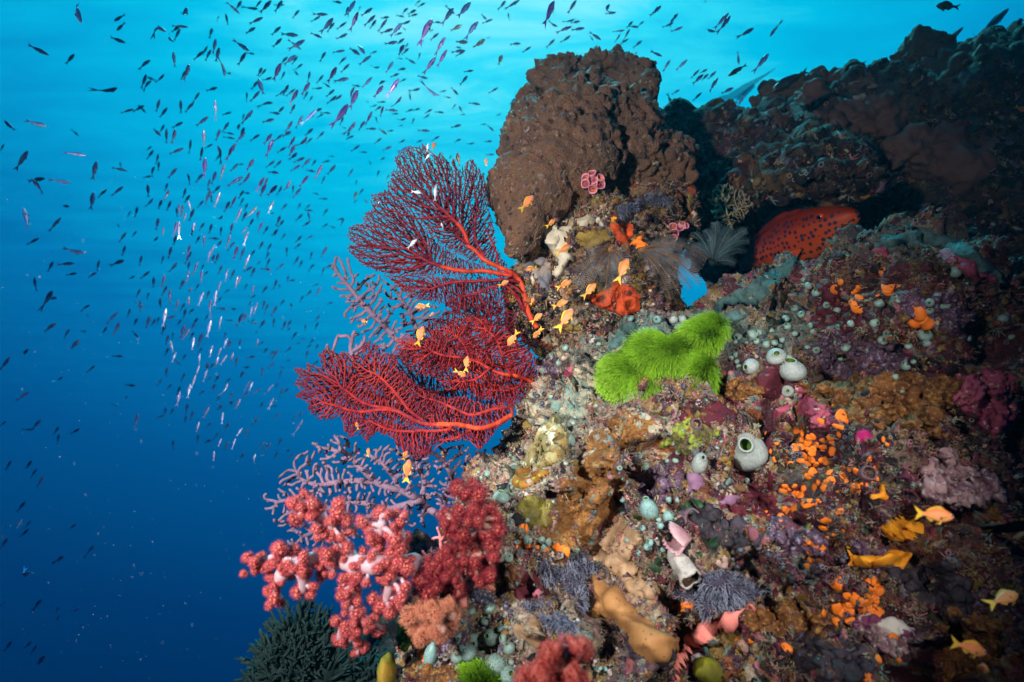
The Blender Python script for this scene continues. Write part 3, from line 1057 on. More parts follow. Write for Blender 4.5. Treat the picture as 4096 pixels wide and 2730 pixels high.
def soft_coral(name, label, balls, skel, clusters, origin, f, d0, mat_stem, d_off=None, r0=0.020, r1=0.007, cscale=1.0, stub=True, seed=5, extra=0):
    """skel: list of polylines in zoom px; clusters (x, y, r) in zoom px"""
    rg = np.random.default_rng(seed)
    ox, oy = origin
    root = W(ox + skel[0][0][0] * f, oy + skel[0][0][1] * f, d0)
    t = thing(name, label, "soft coral", root)
    mb = MB()
    nodes = []
    first = True
    for line in skel:
        pts = []
        for (x0, y0), (x1, y1) in zip(line[:-1], line[1:]):
            m = max(2, int(math.hypot(x1 - x0, y1 - y0) / 30))
            pts += [(x0 + (x1 - x0) * k / m, y0 + (y1 - y0) * k / m) for k in range(m)]
        pts.append(line[-1])
        pts = np.array(pts, float)
        P = WA(ox + pts[:, 0] * f, oy + pts[:, 1] * f, d0 + 0.012 * np.sin(pts[:, 0] / 90.0) + 0.012 * np.sin(pts[:, 1] / 70.0))
        ra, rb = (r0, r0 * 0.55) if first else (r0 * 0.62, r1)
        rr = np.linspace(ra, rb, len(P)) * (1 + 0.12 * np.sin(np.arange(len(P)) * 1.3))
        tube(mb, P, rr, 12)
        nodes.append(P)
        first = False
    nodes = np.concatenate(nodes)
    for x, y, r in clusters:
        dz = rg.uniform(-0.030, 0.008)
        c = W(ox + x * f, oy + y * f, d0 + dz)
        R_ = r * f / MPP * d0 * cscale
        if stub:
            k = np.argmin(np.linalg.norm(nodes - np.array(c), axis=1))
            a = Vector(nodes[k])
            m = a.lerp(c, 0.55) + Vector(rg.normal(0, 0.003, 3))
            tube(mb, np.array([a, a.lerp(m, .5), m, c]), [R_ * .55, R_ * 0.42, R_ * .42, R_ * .6], 8)
        o = put("polyp_cluster", balls[rg.integers(len(balls))], t)
        q = Euler(rg.uniform(0, 6.28, 3)).to_matrix().to_4x4()
        S = Matrix.Diagonal((R_ * rg.uniform(.85, 1.1), R_ * rg.uniform(.85, 1.1), R_ * rg.uniform(.9, 1.2), 1))
        o.matrix_local = Matrix.Translation(c - root) @ q @ S
    mb.build("stem", mat_stem, t)
    if extra:
        xm = MB()
        tv = [np.array([v.co[:] for v in b.vertices]) for b in balls]
        tf = [np.array([p.vertices[:] for p in b.polygons]) for b in balls]
        tcol = []
        for b in balls:
            c_ = np.empty(len(b.vertices) * 4, np.float32)
            b.color_attributes['Col'].data.foreach_get('color', c_)
            tcol.append(c_.reshape(-1, 4)[:, :3])
        for _ in range(extra):
            p = nodes[rg.integers(len(nodes))] + RM @ (rg.normal(0, 1, 3) * np.array([.009, .009, .003]) + np.array([0, 0, .012]))
            b = rg.integers(len(balls))
            r_ = rg.uniform(.0045, .0085)
            q = np.array(Euler(rg.uniform(0, 6.28, 3)).to_matrix())
            xm.add(p + (tv[b] * r_) @ q.T, None, tf[b], tcol[b])
        o = xm.build("small_polyps", M_POLYP, t, color=True)
        o['kind'] = 'stuff'
    return t


SK = [[(1330, 705), (1150, 690), (1000, 700), (880, 690), (740, 680), (560, 660), (440, 680), (340, 760)], [(430, 670), (310, 640), (200, 690), (140, 700)],
      [(880, 690), (780, 560), (680, 420), (540, 300), (470, 240)], [(680, 430), (750, 310), (760, 240)], [(1000, 700), (1050, 550), (1070, 380)], [(1150, 690), (1180, 500), (1200, 360)],
      [(870, 700), (860, 830), (850, 960), (890, 1120), (865, 1230), (890, 1310)], [(890, 1110), (1000, 1130)], [(860, 1200), (780, 1170), (760, 1240)], [(1150, 690), (1130, 850), (1090, 990)],
      [(440, 680), (480, 800), (500, 890)], [(340, 750), (280, 880), (280, 970)]]
CL = [(500, 190, 40), (440, 250, 50), (560, 250, 50), (600, 280, 40), (440, 360, 50), (400, 240, 35), (520, 340, 25), (750, 240, 42), (740, 330, 52), (690, 380, 40), (810, 370, 40), (820, 450, 38), (590, 430, 40), (600, 490, 35),
      (700, 490, 42), (760, 500, 28), (640, 480, 26), (310, 575, 55), (420, 600, 50), (490, 640, 35), (180, 640, 32), (120, 680, 38), (135, 740, 33), (220, 720, 38), (240, 790, 30), (280, 800, 28), (380, 710, 55), (490, 780, 45),
      (400, 790, 28), (270, 870, 40), (270, 950, 40), (320, 980, 33), (450, 900, 43), (540, 910, 35), (560, 860, 33), (590, 620, 35), (660, 620, 48), (720, 590, 35), (810, 580, 42), (680, 690, 33), (620, 780, 40), (700, 770, 28),
      (780, 660, 24), (850, 690, 38), (920, 600, 38), (1000, 610, 28), (930, 740, 33), (860, 820, 40), (800, 800, 28), (950, 830, 33), (920, 380, 45), (970, 440, 40), (1010, 400, 35), (1050, 310, 45), (1110, 330, 38),
      (1180, 330, 38), (1230, 330, 28), (1090, 430, 28), (1030, 510, 38), (990, 530, 28), (1160, 520, 48), (1240, 500, 42), (1200, 570, 48), (1140, 600, 38), (1080, 620, 28), (1090, 700, 42), (1180, 680, 50), (1250, 720, 48),
      (1220, 780, 38), (1040, 800, 28), (800, 880, 52), (770, 930, 40), (850, 950, 40), (800, 1000, 28), (890, 900, 28), (890, 1060, 48), (910, 1130, 38), (860, 1130, 28), (790, 1150, 38), (800, 1200, 33), (740, 1250, 35),
      (800, 1280, 28), (880, 1190, 33), (1000, 1100, 33), (1030, 1190, 38), (1065, 1180, 24), (870, 1350, 28), (930, 1310, 35), (1120, 860, 48), (1000, 950, 40), (1060, 1000, 48), (1120, 1060, 43), (1180, 1000, 43), (1210, 940, 38), (1240, 860, 33)]
soft_coral("soft_coral", "large orange red soft coral with white trunk reaching left over the blue water", BALLS_RED, SK, CL, (950, 1880), 0.542, 0.93, M_STEMW, r0=0.0175, r1=0.007, cscale=1.08, extra=120)

SK = [[(1760, 700), (1760, 560), (1790, 420), (1800, 280), (1770, 160)], [(1780, 460), (1660, 480), (1560, 370)], [(1770, 620), (1620, 600), (1480, 700), (1400, 820)], [(1640, 600), (1600, 760), (1640, 860)], [(1780, 600), (1860, 700), (1850, 800)], [(1780, 170), (1640, 140)]]
CL = [(1620, 140, 55), (1740, 120, 55), (1780, 190, 55), (1680, 170, 38), (1540, 340, 50), (1590, 390, 52), (1640, 310, 45), (1740, 290, 38), (1860, 290, 55), (1900, 350, 45), (1920, 430, 48), (1860, 470, 55), (1780, 380, 38),
      (1650, 480, 55), (1570, 470, 38), (1880, 560, 48), (1890, 640, 38), (1580, 600, 55), (1500, 640, 38), (1660, 560, 38), (1730, 600, 38), (1560, 680, 45), (1450, 740, 55), (1400, 780, 55), (1350, 800, 45), (1350, 880, 55),
      (1420, 920, 55), (1400, 960, 38), (1470, 860, 45), (1540, 840, 45), (1620, 840, 55), (1640, 900, 38), (1590, 780, 38), (1850, 740, 48), (1830, 800, 45), (1870, 780, 38), (1750, 680, 38), (1700, 380, 34), (1830, 380, 30)]
soft_coral("soft_coral", "crimson soft coral with coarse star shaped polyps growing on the reef edge", BALLS_CRIM, SK, CL, (950, 1880), 0.542, 0.955, M_STEMP, r0=0.015, r1=0.008, cscale=1.1, seed=6, extra=90)

SK = [[(1430, 930), (1420, 1040), (1420, 1120)], [(1420, 1040), (1310, 1080), (1280, 1120)], [(1420, 1050), (1560, 1040), (1590, 1090)], [(1420, 1100), (1360, 1200)], [(1430, 1100), (1520, 1190)]]
CL = [(1330, 1000, 55), (1285, 1080, 60), (1380, 1060, 55), (1480, 1070, 55), (1310, 1160, 55), (1400, 1150, 40), (1380, 1220, 55), (1450, 1200, 50), (1540, 1180, 55), (1590, 1060, 50), (1500, 1230, 45), (1580, 1130, 45), (1340, 1250, 45),
      (1500, 1010, 45), (1560, 1000, 45), (1430, 1010, 45)]
soft_coral("soft_coral", "salmon bushy soft coral with fine spiky polyps below the crimson one", BALLS_SALM, SK, CL, (950, 1880), 0.542, 0.93, M_STEMP, r0=0.014, r1=0.008, cscale=1.1, seed=7)

SK = [[(700, 1600), (690, 1500), (700, 1400), (730, 1330)], [(700, 1420), (620, 1350)], [(730, 1350), (830, 1290)], [(690, 1540), (520, 1500)], [(700, 1540), (820, 1530)]]
CL = [(600, 1340, 90), (560, 1400, 60), (650, 1290, 60), (830, 1270, 75), (890, 1320, 60), (770, 1240, 50), (420, 1500, 75), (530, 1490, 90), (470, 1560, 70), (600, 1540, 60), (780, 1500, 80), (850, 1560, 80), (760, 1570, 60), (380, 1560, 60)]
soft_coral("soft_coral", "pink red soft coral cut off by the bottom edge of the view", BALLS_PINK, SK, CL, (1900, 1950), 0.4975, 0.68, M_STEMW, r0=0.018, r1=0.010, cscale=1.1, seed=8, extra=40)

# ------------------------------------------------------------------ crusts that lie on the rock
def crust(poly, thick, trees, step=8, edge=30, nz=0.3, ns=40, cell=None, cseed=1, sink=0.004, lift=0.0, smooth=3, fine=0.0035):
    """a raised patch moulded over the rock inside a photo outline: builder, surface points and normals"""
    poly = np.asarray(poly, float)
    lo, hi = poly.min(0) - step, poly.max(0) + step
    nx, ny = int((hi[0] - lo[0]) / step) + 1, int((hi[1] - lo[1]) / step) + 1
    gx, gy = np.meshgrid(lo[0] + np.arange(nx) * step, lo[1] + np.arange(ny) * step, indexing='ij')
    G = np.stack([gx.ravel(), gy.ravel()], 1)
    wob = np.array([[noise.noise(Vector((x / 60, y / 60, 1.5))), noise.noise(Vector((x / 60, y / 60, 7.5)))] for x, y in G]) * 22
    ins = in_poly(G + wob, poly)
    ed = edge_dist(G + wob, poly)
    idx = -np.ones(len(G), int)
    L, NN, E = [], [], []
    for i in np.nonzero(ins)[0]:
        h = hit(G[i, 0], G[i, 1], trees)
        if h is None:
            continue
        idx[i] = len(L)
        L.append(h[0][:])
        NN.append(h[1][:])
        E.append(ed[i])
    L, NN, E = np.array(L), np.array(NN), np.array(E)
    I = idx.reshape(nx, ny)
    # smooth the normals and the relief a little
    for _ in range(smooth):
        acc = NN.copy()
        accL = L.copy()
        cnt = np.ones(len(L))
        for dx, dy in ((1, 0), (-1, 0), (0, 1), (0, -1)):
            J = np.full_like(I, -1)
            xs = slice(max(dx, 0), nx + min(dx, 0))
            xd = slice(max(-dx, 0), nx + min(-dx, 0))
            ys = slice(max(dy, 0), ny + min(dy, 0))
            yd = slice(max(-dy, 0), ny + min(-dy, 0))
            J[xd, yd] = I[xs, ys]
            k = (I >= 0) & (J >= 0)
            acc[I[k]] += NN[J[k]]
            accL[I[k]] += L[J[k]]
            cnt[I[k]] += 1
        NN = acc / np.linalg.norm(acc, axis=1, keepdims=True)
        L = np.where((cnt > 4.5)[:, None], accL / cnt[:, None], L)
    d = np.linalg.norm(L, axis=1)
    prof = np.sqrt(smoothstep(0, edge, E))
    n1 = fbm(L, ns, 3, cseed)
    t = thick * prof * (1 + nz * n1)
    if cell:
        t = t * (0.45 + 0.9 * cells(L, cell, cseed))
    if fine:
        t = t + prof * fine * (fbm(L, 95, 3, cseed + 7) + .8 * (cells(L, 120, cseed + 8) - .5) - .8 * np.abs(fbm(L, 45, 2, cseed + 9)))
    V = L + NN * (t + lift)[:, None] - NN * (sink * (1 - prof))[:, None]
    a, b, c, e = I[:-1, :-1], I[1:, :-1], I[1:, 1:], I[:-1, 1:]
    ok = (a >= 0) & (b >= 0) & (c >= 0) & (e >= 0)
    Q = np.stack([a[ok], e[ok], c[ok], b[ok]], 1)
    dd = d[Q]
    Q = Q[(dd.max(1) - dd.min(1)) < 0.07]
    lab_ = np.arange(len(V))                                  # keep the one largest piece
    while True:
        m_ = lab_[Q].min(1)
        new = lab_.copy()
        for c_ in range(4):
            np.minimum.at(new, Q[:, c_], m_)
        if (new == lab_).all():
            break
        lab_ = new
    big = np.bincount(lab_[Q[:, 0]]).argmax()
    Q = Q[lab_[Q[:, 0]] == big]
    use = np.unique(Q)
    re_ = np.zeros(len(V), int)
    re_[use] = np.arange(len(use))
    V, NN, E, Q = V[use], NN[use], E[use], re_[Q]
    mb = MB()
    mb.add(V, Q)
    return mb, V, NN, E


CRUSTS = []


def crust_thing(name, label, cat, poly, thick, mat, trees=None, **k):
    CRUSTS.append(poly)
    mb, V, NN, E = crust(poly, thick, trees or [T_FORE], **k)
    o = mb.build(name, mat, origin=V.mean(0))
    tag(o, label, cat)
    return o, V, NN, E


Z2, Z3, Z4, Z5B = (950, 1880, .542), (1900, 600, .4675), (2000, 1250, .4675), (1900, 1950, .4975)
ZG, Z7, Z8 = (2900, 1850, .5612), (2900, 850, .5102), (2700, 1500, .3826)
M_BROWNC = skin("crust_brown", (0.26, 0.120, 0.032), (0.17, 0.070, 0.022), 40, 0.42, 0.58, 0.75, 0.2, 170, 1.0, 0.006, third=(0.33, 0.19, 0.08), tscale=160, tlo=.56, thi=.66)
M_TAN = skin("sponge_tan", (0.36, 0.175, 0.060), (0.30, 0.135, 0.045), 25, .4, .6, 0.6, 0.3, 400, 0.35, 0.002, dots=(0.10, 0.05, 0.02), dscale=95, dthr=0.09)
M_SAND = skin("sponge_sand", (0.36, 0.235, 0.14), (0.28, 0.17, 0.09), 30, .4, .6, 0.65, 0.3, 200, 0.5, 0.003)
M_PINKS = skin("sponge_pink", (0.72, 0.235, 0.19), (0.62, 0.18, 0.15), 30, .4, .6, 0.65, 0.25, 250, 0.5, 0.003)
M_KNOB = skin("coral_knobs", (0.26, 0.24, 0.12), (0.17, 0.11, 0.03), 44, .44, .56, 0.7, 0.2, 220, .6, .003, third=(0.42, 0.46, 0.36), tscale=60, tlo=.55, thi=.62)
M_OCHRE = skin("coral_ochre", (0.26, 0.12, 0.018), (0.19, 0.075, 0.012), 30, .4, .6, 0.7, 0.2, 200, .5, .003, dots=(0.22, 0.30, 0.05), dscale=60, dthr=0.2)
M_DARKP = skin("carpet_dark", (0.030, 0.022, 0.038), (0.055, 0.045, 0.075), 40, .4, .6, 0.7, 0.2, 200, .6, .004)
M_BRIST = skin("bristles_pale", (0.25, 0.275, 0.36), (0.10, 0.11, 0.17), 30, .4, .6, 0.6, 0.2, bstr=0)
M_WINE = skin("crust_wine", (0.085, 0.010, 0.018), (0.060, 0.008, 0.016), 20, .4, .6, 0.7, 0.2, 300, .5, .003, third=(0.14, 0.07, 0.09), tscale=70, tlo=.60, thi=.66)
M_WHITES = skin("sponge_white", (0.52, 0.47, 0.36), (0.36, 0.31, 0.22), 18, .4, .6, 0.7, 0.2, 130, .6, .006)
M_ORNG = skin("sponge_orange", (0.80, 0.200, 0.012), (0.70, 0.150, 0.012), 40, .4, .6, 0.55, 0.3, 300, .4, .002)
M_REDO = skin("sponge_red_orange", (0.55, 0.080, 0.015), (0.36, 0.040, 0.012), 20, .4, .6, 0.7, 0.2, 90, .9, .008, third=(0.05, 0.02, 0.015), tscale=40, tlo=.58, thi=.64)
M_YELLOW = skin("sponge_yellow", (0.74, 0.30, 0.010), (0.66, 0.22, 0.010), 30, .4, .6, 0.6, 0.3, 160, .5, .004)
M_LILAC = skin("crust_lilac", (0.22, 0.12, 0.20), (0.17, 0.08, 0.14), 30, .4, .6, 0.7, 0.2, 200, .4, .003)
M_ROSEC = skin("crust_rose", (0.34, 0.075, 0.12), (0.22, 0.035, 0.07), 22, .4, .6, 0.7, 0.2, 150, .7, .004, third=(.5, .34, .34), tscale=80, tlo=.60, thi=.66)
M_TEALSUN = skin("turf_teal_sunlit", (0.095, 0.19, 0.19), (0.05, 0.10, 0.09), 24, .4, .6, 0.85, 0.1, 120, 1.0, .006)  # teal sunlight on the ridge tops put into the turf colour
M_OLIVE = skin("algae_olive", (0.17, 0.15, 0.025), (0.10, 0.08, 0.02), 24, .4, .6, 0.7, 0.2, 120, .7, .005)

crust_thing("crust_sponge", "large brown grainy crust down the middle of the reef below the green algae", "sponge",
            [(2495, 1633), (2584, 1657), (2631, 1694), (2584, 1764), (2487, 1802), (2475, 1881), (2472, 2025), (2432, 2079), (2380, 2114), (2338, 2199), (2288, 2199), (2198, 2179), (2154, 2139), (2159, 2094), (2198, 2045), (2240, 1950), (2320, 1830), (2370, 1720)],
            0.007, M_BROWNC, ns=60, nz=1.2, edge=22, cell=150, cseed=2, smooth=14, step=5, fine=.0035)
crust_thing("lobe_sponge", "smooth tan sponge lobe hanging near the bottom edge with a shaded left flank", "sponge",
            conv([(940, 710), (1040, 740), (1150, 770), (1230, 900), (1400, 1080), (1560, 1170), (1690, 1200), (1660, 1330), (1560, 1420), (1400, 1430), (1280, 1350), (1230, 1200), (1100, 1080), (940, 1080), (850, 1050), (930, 960), (955, 850)], *Z5B),
            0.042, M_TAN, edge=75, nz=0.35, ns=14, cseed=3, smooth=22, fine=.0016)
crust_thing("crust_sponge", "sandy beige crust with dimples between the brown crust and the smooth tan lobe", "sponge",
            conv([(880, 500), (1000, 440), (1150, 250), (1260, 300), (1330, 420), (1300, 560), (1380, 720), (1560, 800), (1540, 880), (1440, 920), (1300, 880), (1230, 840), (1150, 740), (1040, 690), (1020, 600), (960, 560)], *Z5B),
            0.010, M_SAND, edge=25, cell=55, cseed=4)
crust_thing("crust_sponge", "small sandy beige dimpled crust above the pink red coral at the bottom", "sponge",
            conv([(300, 1160), (340, 1080), (450, 1040), (540, 1080), (570, 1180), (540, 1280), (460, 1300), (400, 1230)], *Z5B), 0.010, M_SAND, edge=22, cell=60, cseed=5)
crust_thing("encrusting_sponge", "salmon pink smooth sponge sheet under the crimson soft coral", "sponge",
            conv([(1620, 650), (1740, 640), (1780, 760), (1880, 830), (1935, 900), (1790, 890), (1730, 910), (1690, 960), (1720, 1030), (1640, 1045), (1580, 960), (1620, 880), (1700, 860), (1640, 760)], *Z2), 0.016, M_PINKS, edge=26, nz=.4, cseed=6)
crust_thing("encrusting_sponge", "coral pink sponge ledge right of the tan lobe at the bottom", "sponge",
            conv([(1740, 1150), (1860, 1110), (1960, 1080), (2040, 1000), (2110, 960), (2200, 930), (2260, 980), (2150, 1040), (2140, 1160), (2030, 1160), (1860, 1260), (1760, 1330), (1700, 1480), (1600, 1580), (1560, 1580), (1640, 1430), (1700, 1330)], *Z5B), 0.022, M_PINKS, edge=26, nz=.6, ns=30, cseed=7)
crust_thing("knobby_coral", "yellow green knobbly coral patch with pale tips on the reef edge", "coral",
            conv([(420, 900), (520, 910), (560, 1050), (560, 1250), (440, 1330), (300, 1340), (150, 1340), (120, 1300), (200, 1230), (320, 1050)], *Z4), 0.030, M_KNOB, edge=24, cell=48, step=5, cseed=8)
crust_thing("knobby_coral", "ochre brown coral patch with green mouths below the pale knobbly one", "coral",
            conv([(90, 1340), (200, 1330), (420, 1340), (450, 1400), (400, 1450), (180, 1510), (90, 1480)], *Z4), 0.020, M_OCHRE, edge=24, cell=45, cseed=9)
crust_thing("encrusting_sponge", "mustard yellow crust dotted with green squirts below the ochre coral", "sponge",
            conv([(310, 150), (420, 60), (560, 80), (650, 120), (600, 200), (580, 300), (500, 350), (420, 340), (330, 220)], *Z5B), 0.010, M_OLIVE, edge=20, cell=80, cseed=10)
crust_thing("crust_algae", "wine red flat crust left of the pale bristle carpets near the bottom", "algae crust",
            conv([(290, 720), (340, 680), (440, 660), (500, 720), (560, 780), (600, 850), (560, 920), (460, 950), (340, 930), (310, 850)], *Z5B), 0.006, M_WINE, edge=20, cseed=11)
crust_thing("crust_algae", "wine red flat crust around the round white squirts on the right boulder", "algae crust",
            conv([(220, 1260), (330, 1200), (440, 1210), (470, 1330), (460, 1450), (380, 1520), (280, 1440), (220, 1350)], *Z7), 0.007, M_WINE, edge=20, cseed=12)
crust_thing("crust_algae", "dark wine red crust right of the big white sea squirt", "algae crust",
            conv([(920, 560), (1000, 560), (1060, 700), (1010, 850), (1040, 1000), (1060, 1140), (1050, 1350), (1150, 1400), (1000, 1420), (980, 1200), (960, 1000), (900, 980), (920, 800)], *Z8), 0.007, M_WINE, edge=20, cseed=13)
crust_thing("crust_algae", "dark maroon crust below the green algae tuft, left of the big white sea squirt", "algae crust",
            conv([(1650, 860), (1800, 780), (1960, 700), (2040, 740), (2060, 860), (1920, 930), (1900, 1000), (1800, 1040), (1780, 980), (1680, 930)], *Z4), 0.006, M_WINE, edge=20, cseed=14)
crust_thing("plate_coral", "lilac thin plate with a pale rim below the curved vase squirt", "coral",
            conv([(1590, 1400), (1650, 1390), (1720, 1400), (1710, 1530), (1600, 1545)], *Z4), 0.012, M_LILAC, edge=14, cseed=15)
crust_thing("plate_coral", "lilac plate coral near the dark green leaves, right of the pink shell", "coral",
            conv([(1880, 140), (1980, 80), (2080, 50), (2150, 90), (2080, 150), (1960, 140)], *Z5B), 0.012, M_LILAC, edge=14, cseed=16)
crust_thing("crust_algae", "rose pink rippled crust under the crest of the right boulder", "algae crust",
            conv([(1640, 320), (1740, 270), (1900, 330), (2020, 420), (2120, 470), (2180, 560), (2080, 560), (1900, 520), (1760, 430), (1650, 390)], *Z7), 0.018, M_ROSEC, edge=28, cell=22, cseed=17)
crust_thing("crust_algae", "small rose pink crust left of the orange spots on the boulder crest", "algae crust",
            conv([(1150, 280), (1240, 240), (1330, 290), (1300, 350), (1230, 360), (1160, 320)], *Z7), 0.014, M_ROSEC, edge=20, cell=40, cseed=18)
crust_thing("crust_algae", "bright pink knotty crust on the reef edge left of the green algae", "algae crust",
            conv([(500, 520), (560, 460), (640, 430), (650, 500), (610, 570), (520, 590)], *Z4), 0.012, M_ROSEC, edge=20, cell=70, cseed=19)
crust_thing("crust_algae", "magenta pink flat crust patch right of the big white sea squirt's top", "algae crust",
            conv([(1000, 400), (1100, 330), (1180, 270), (1230, 330), (1160, 430), (1080, 500), (1010, 470)], *Z8), 0.010, M_ROSEC, edge=20, cell=60, cseed=20)
crust_thing("crust_algae", "purple crust with ragged white patches at the lower right", "algae crust",
            conv([(870, 1090), (1040, 1080), (1200, 1110), (1340, 1190), (1380, 1270), (1200, 1240), (1080, 1250), (940, 1230), (900, 1180)], *ZG), 0.012,
            skin("crust_purple_white", (0.17, 0.045, 0.10), (0.55, 0.50, 0.42), 22, .50, .54, .7, .2, 120, .6, .004), edge=24, cseed=21)
crust_thing("sun_tinted_turf", "sun-tinted blue grey turf mat on the ridge top behind the green algae", "algae mat",
            [(2680, 1300), (2780, 1240), (2900, 1180), (3010, 1110), (3120, 1060), (3180, 1010), (3230, 1020), (3150, 1120), (3060, 1190), (2960, 1280), (2900, 1330), (2800, 1330)], 0.012, M_TEALSUN, edge=26, cell=40, cseed=22)
crust_thing("sun_tinted_turf", "light-tinted teal turf mat in the hollow between the rock outcrop and the green algae", "algae mat",
            [(2420, 1330), (2520, 1290), (2640, 1300), (2690, 1340), (2600, 1370), (2500, 1390), (2430, 1420)], 0.012, M_TEALSUN, edge=22, cell=40, cseed=23)
crust_thing("sun_tinted_turf", "mat tinted with teal sunlight over the crest of the right boulder", "algae mat",
            [(3480, 960), (3560, 930), (3680, 918), (3800, 950), (3900, 1000), (4000, 1080), (4060, 1170), (3980, 1130), (3860, 1050), (3740, 990), (3600, 980), (3500, 1000)], 0.016, M_TEALSUN, edge=26, cell=26, cseed=24)

def blob(x, y, r, seed, asp=1.0, rot=0.0):
    rg = np.random.default_rng(seed)
    ph = rg.uniform(0, 6.28, 4)
    a = np.linspace(0, 2 * np.pi, 26, endpoint=False)
    k = r * (1 + .22 * np.sin(2 * a + ph[0]) + .16 * np.sin(3 * a + ph[1]) + .12 * np.sin(5 * a + ph[2]) + .08 * np.sin(8 * a + ph[3]))
    X, Y = k * np.cos(a) * asp, k * np.sin(a)
    c, s = math.cos(rot), math.sin(rot)
    return [(x + c * u - s * v, y + s * u + c * v) for u, v in zip(X, Y)]


M_RUST = skin("crust_rust", (.17, .065, .018), (.08, .030, .012), 26, .4, .6, .75, .2, 120, .8, .006, third=(.26, .14, .04), tscale=130, tlo=.52, thi=.60)
M_PALEP = skin("crust_pale_pink", (.36, .22, .22), (.17, .08, .10), 34, .45, .55, .75, .2, 140, .9, .006, third=(.44, .38, .36), tscale=120, tlo=.56, thi=.62)
M_BLACKC = skin("crust_shade_black", (.018, .014, .018), (.05, .035, .05), 30, .45, .6, .6, .3, 120, .8, .006)  # black for crusts, and for painted shade in a hole and by the lobe
M_PLUMC = skin("crust_plum", (.095, .05, .085), (.05, .022, .04), 30, .42, .58, .7, .25, 130, .8, .005, third=(.20, .16, .22), tscale=140, tlo=.54, thi=.60)
M_CREAMC = skin("crust_cream", (.36, .32, .22), (.16, .12, .08), 40, .45, .55, .75, .2, 150, .9, .006, third=(.24, .32, .27), tscale=90, tlo=.55, thi=.62)
M_TEALG2 = skin("crust_teal", (.13, .22, .19), (.25, .26, .19), 36, .45, .57, .75, .2, 150, .9, .006, third=(.10, .06, .07), tscale=90, tlo=.58, thi=.64)
M_LIME = skin("algae_lime", (.20, .26, .03), (.10, .08, .04), 46, .46, .54, .7, .2, 160, .8, .005)
for x, y, r, mt, th, ce, asp, rot, lab in (
        (3560, 1600, 150, M_RUST, .020, 20, 1.7, .1, "rust brown lumpy crust under the ledge right of the orange patch"), (3830, 1930, 95, M_PALEP, .022, 34, 2.0, .6, "blurred pale pink knotty band at the right edge"),
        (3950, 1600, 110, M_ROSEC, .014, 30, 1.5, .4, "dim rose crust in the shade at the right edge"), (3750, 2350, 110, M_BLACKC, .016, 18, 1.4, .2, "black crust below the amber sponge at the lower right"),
        (3880, 2560, 120, M_RUST, .016, 22, 1.6, -.3, "dim rust brown crust in the lower right corner"), (3420, 1420, 110, M_PLUMC, .012, 26, 1.5, .2, "plum crust on the dark face of the boulder"),
        (3760, 1250, 100, M_PLUMC, .012, 30, 1.5, .5, "dim plum crust near the star shaped sponge"), (3330, 1240, 90, M_WINE, .008, None, 1.5, .2, "wine crust among orange spots on the boulder"),
        (3000, 2010, 85, M_WINE, .008, None, 1.3, .3, "wine red crust under the big white squirt"), (2880, 2120, 90, M_BLACKC, .016, 30, 1.3, .2, "black lumpy patch painted as the dark hole right of the leaning squirt"),  # the black patch stands in for the shade of a hole
        (2630, 1930, 80, M_PLUMC, .014, 40, 1.2, .4, "plum grey crust right of the brown crust"), (2760, 1740, 80, M_LIME, .008, 70, 1.4, .2, "lime speckled crust above the curved vase squirt"),
        (2280, 1620, 95, M_TEALG2, .010, 50, .9, .3, "pale teal sandy crust left of the green algae cushion"), (2350, 1500, 70, M_CREAMC, .010, 55, .9, .2, "cream orange crust at the left foot of the green algae"),
        (2150, 1640, 70, M_CREAMC, .010, 60, 1.2, .9, "cream speckled crust on the reef edge by the scarlet fan"), (2190, 1460, 60, M_PLUMC, .010, 50, 1.0, .3, "plum crust at the reef edge beside the orange fan stem"),
        (2060, 1900, 70, M_TEALG2, .010, 60, .8, .2, "pale teal crust beside the crimson coral's top"), (2030, 2330, 70, M_RUST, .010, 50, 1.0, .4, "rust mustard crust right of the crimson coral"),
        (2600, 1690, 70, M_CREAMC, .008, 60, 1.6, .3, "pinkish cream crust below the green algae cushion"), (3180, 2160, 90, M_PLUMC, .012, 34, 1.3, .6, "plum grey crust left of the flower shaped orange group"),
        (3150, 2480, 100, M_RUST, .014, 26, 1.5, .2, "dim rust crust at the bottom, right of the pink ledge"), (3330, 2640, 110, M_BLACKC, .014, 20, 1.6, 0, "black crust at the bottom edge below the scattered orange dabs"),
        (3560, 2560, 90, M_PALEP, .014, 34, 1.3, .4, "pale pink lumpy crust at the bottom, right of the purple and white one"), (2600, 2600, 80, M_BLACKC, .012, 24, 1.2, .6, "black patch painted as the shadow left of the tan lobe"),  # the black patch is the lobe's shadow put into colour
        (1800, 2560, 80, M_PLUMC, .010, 44, 1.0, .2, "plum crust between the salmon coral and the grey green squirts"), (1730, 2700, 70, M_RUST, .010, 44, 1.4, 0, "rust turf crust at the bottom left foot of the reef"),
        (3500, 2230, 70, M_PLUMC, .010, 44, 1.3, .3, "plum crust under the bright yellow sponge"), (3260, 1640, 70, M_ROSEC, .012, 44, 1.3, .8, "rose crust above the orange patch"),
        (2950, 1560, 75, M_RUST, .010, 50, 1.2, .2, "orange brown speckled crust left of the round white squirts"), (2450, 1960, 60, M_RUST, .010, 60, 1.0, .5, "rust brown crust along the right side of the brown crust")):
    crust_thing("reef_crust", lab, "reef crust", blob(x, y, r, int(x + y), asp, rot), th * .6, mt, edge=26, cell=(ce * 1.6 if ce else None), cseed=int(r), nz=.9, ns=60, step=5, fine=.006)

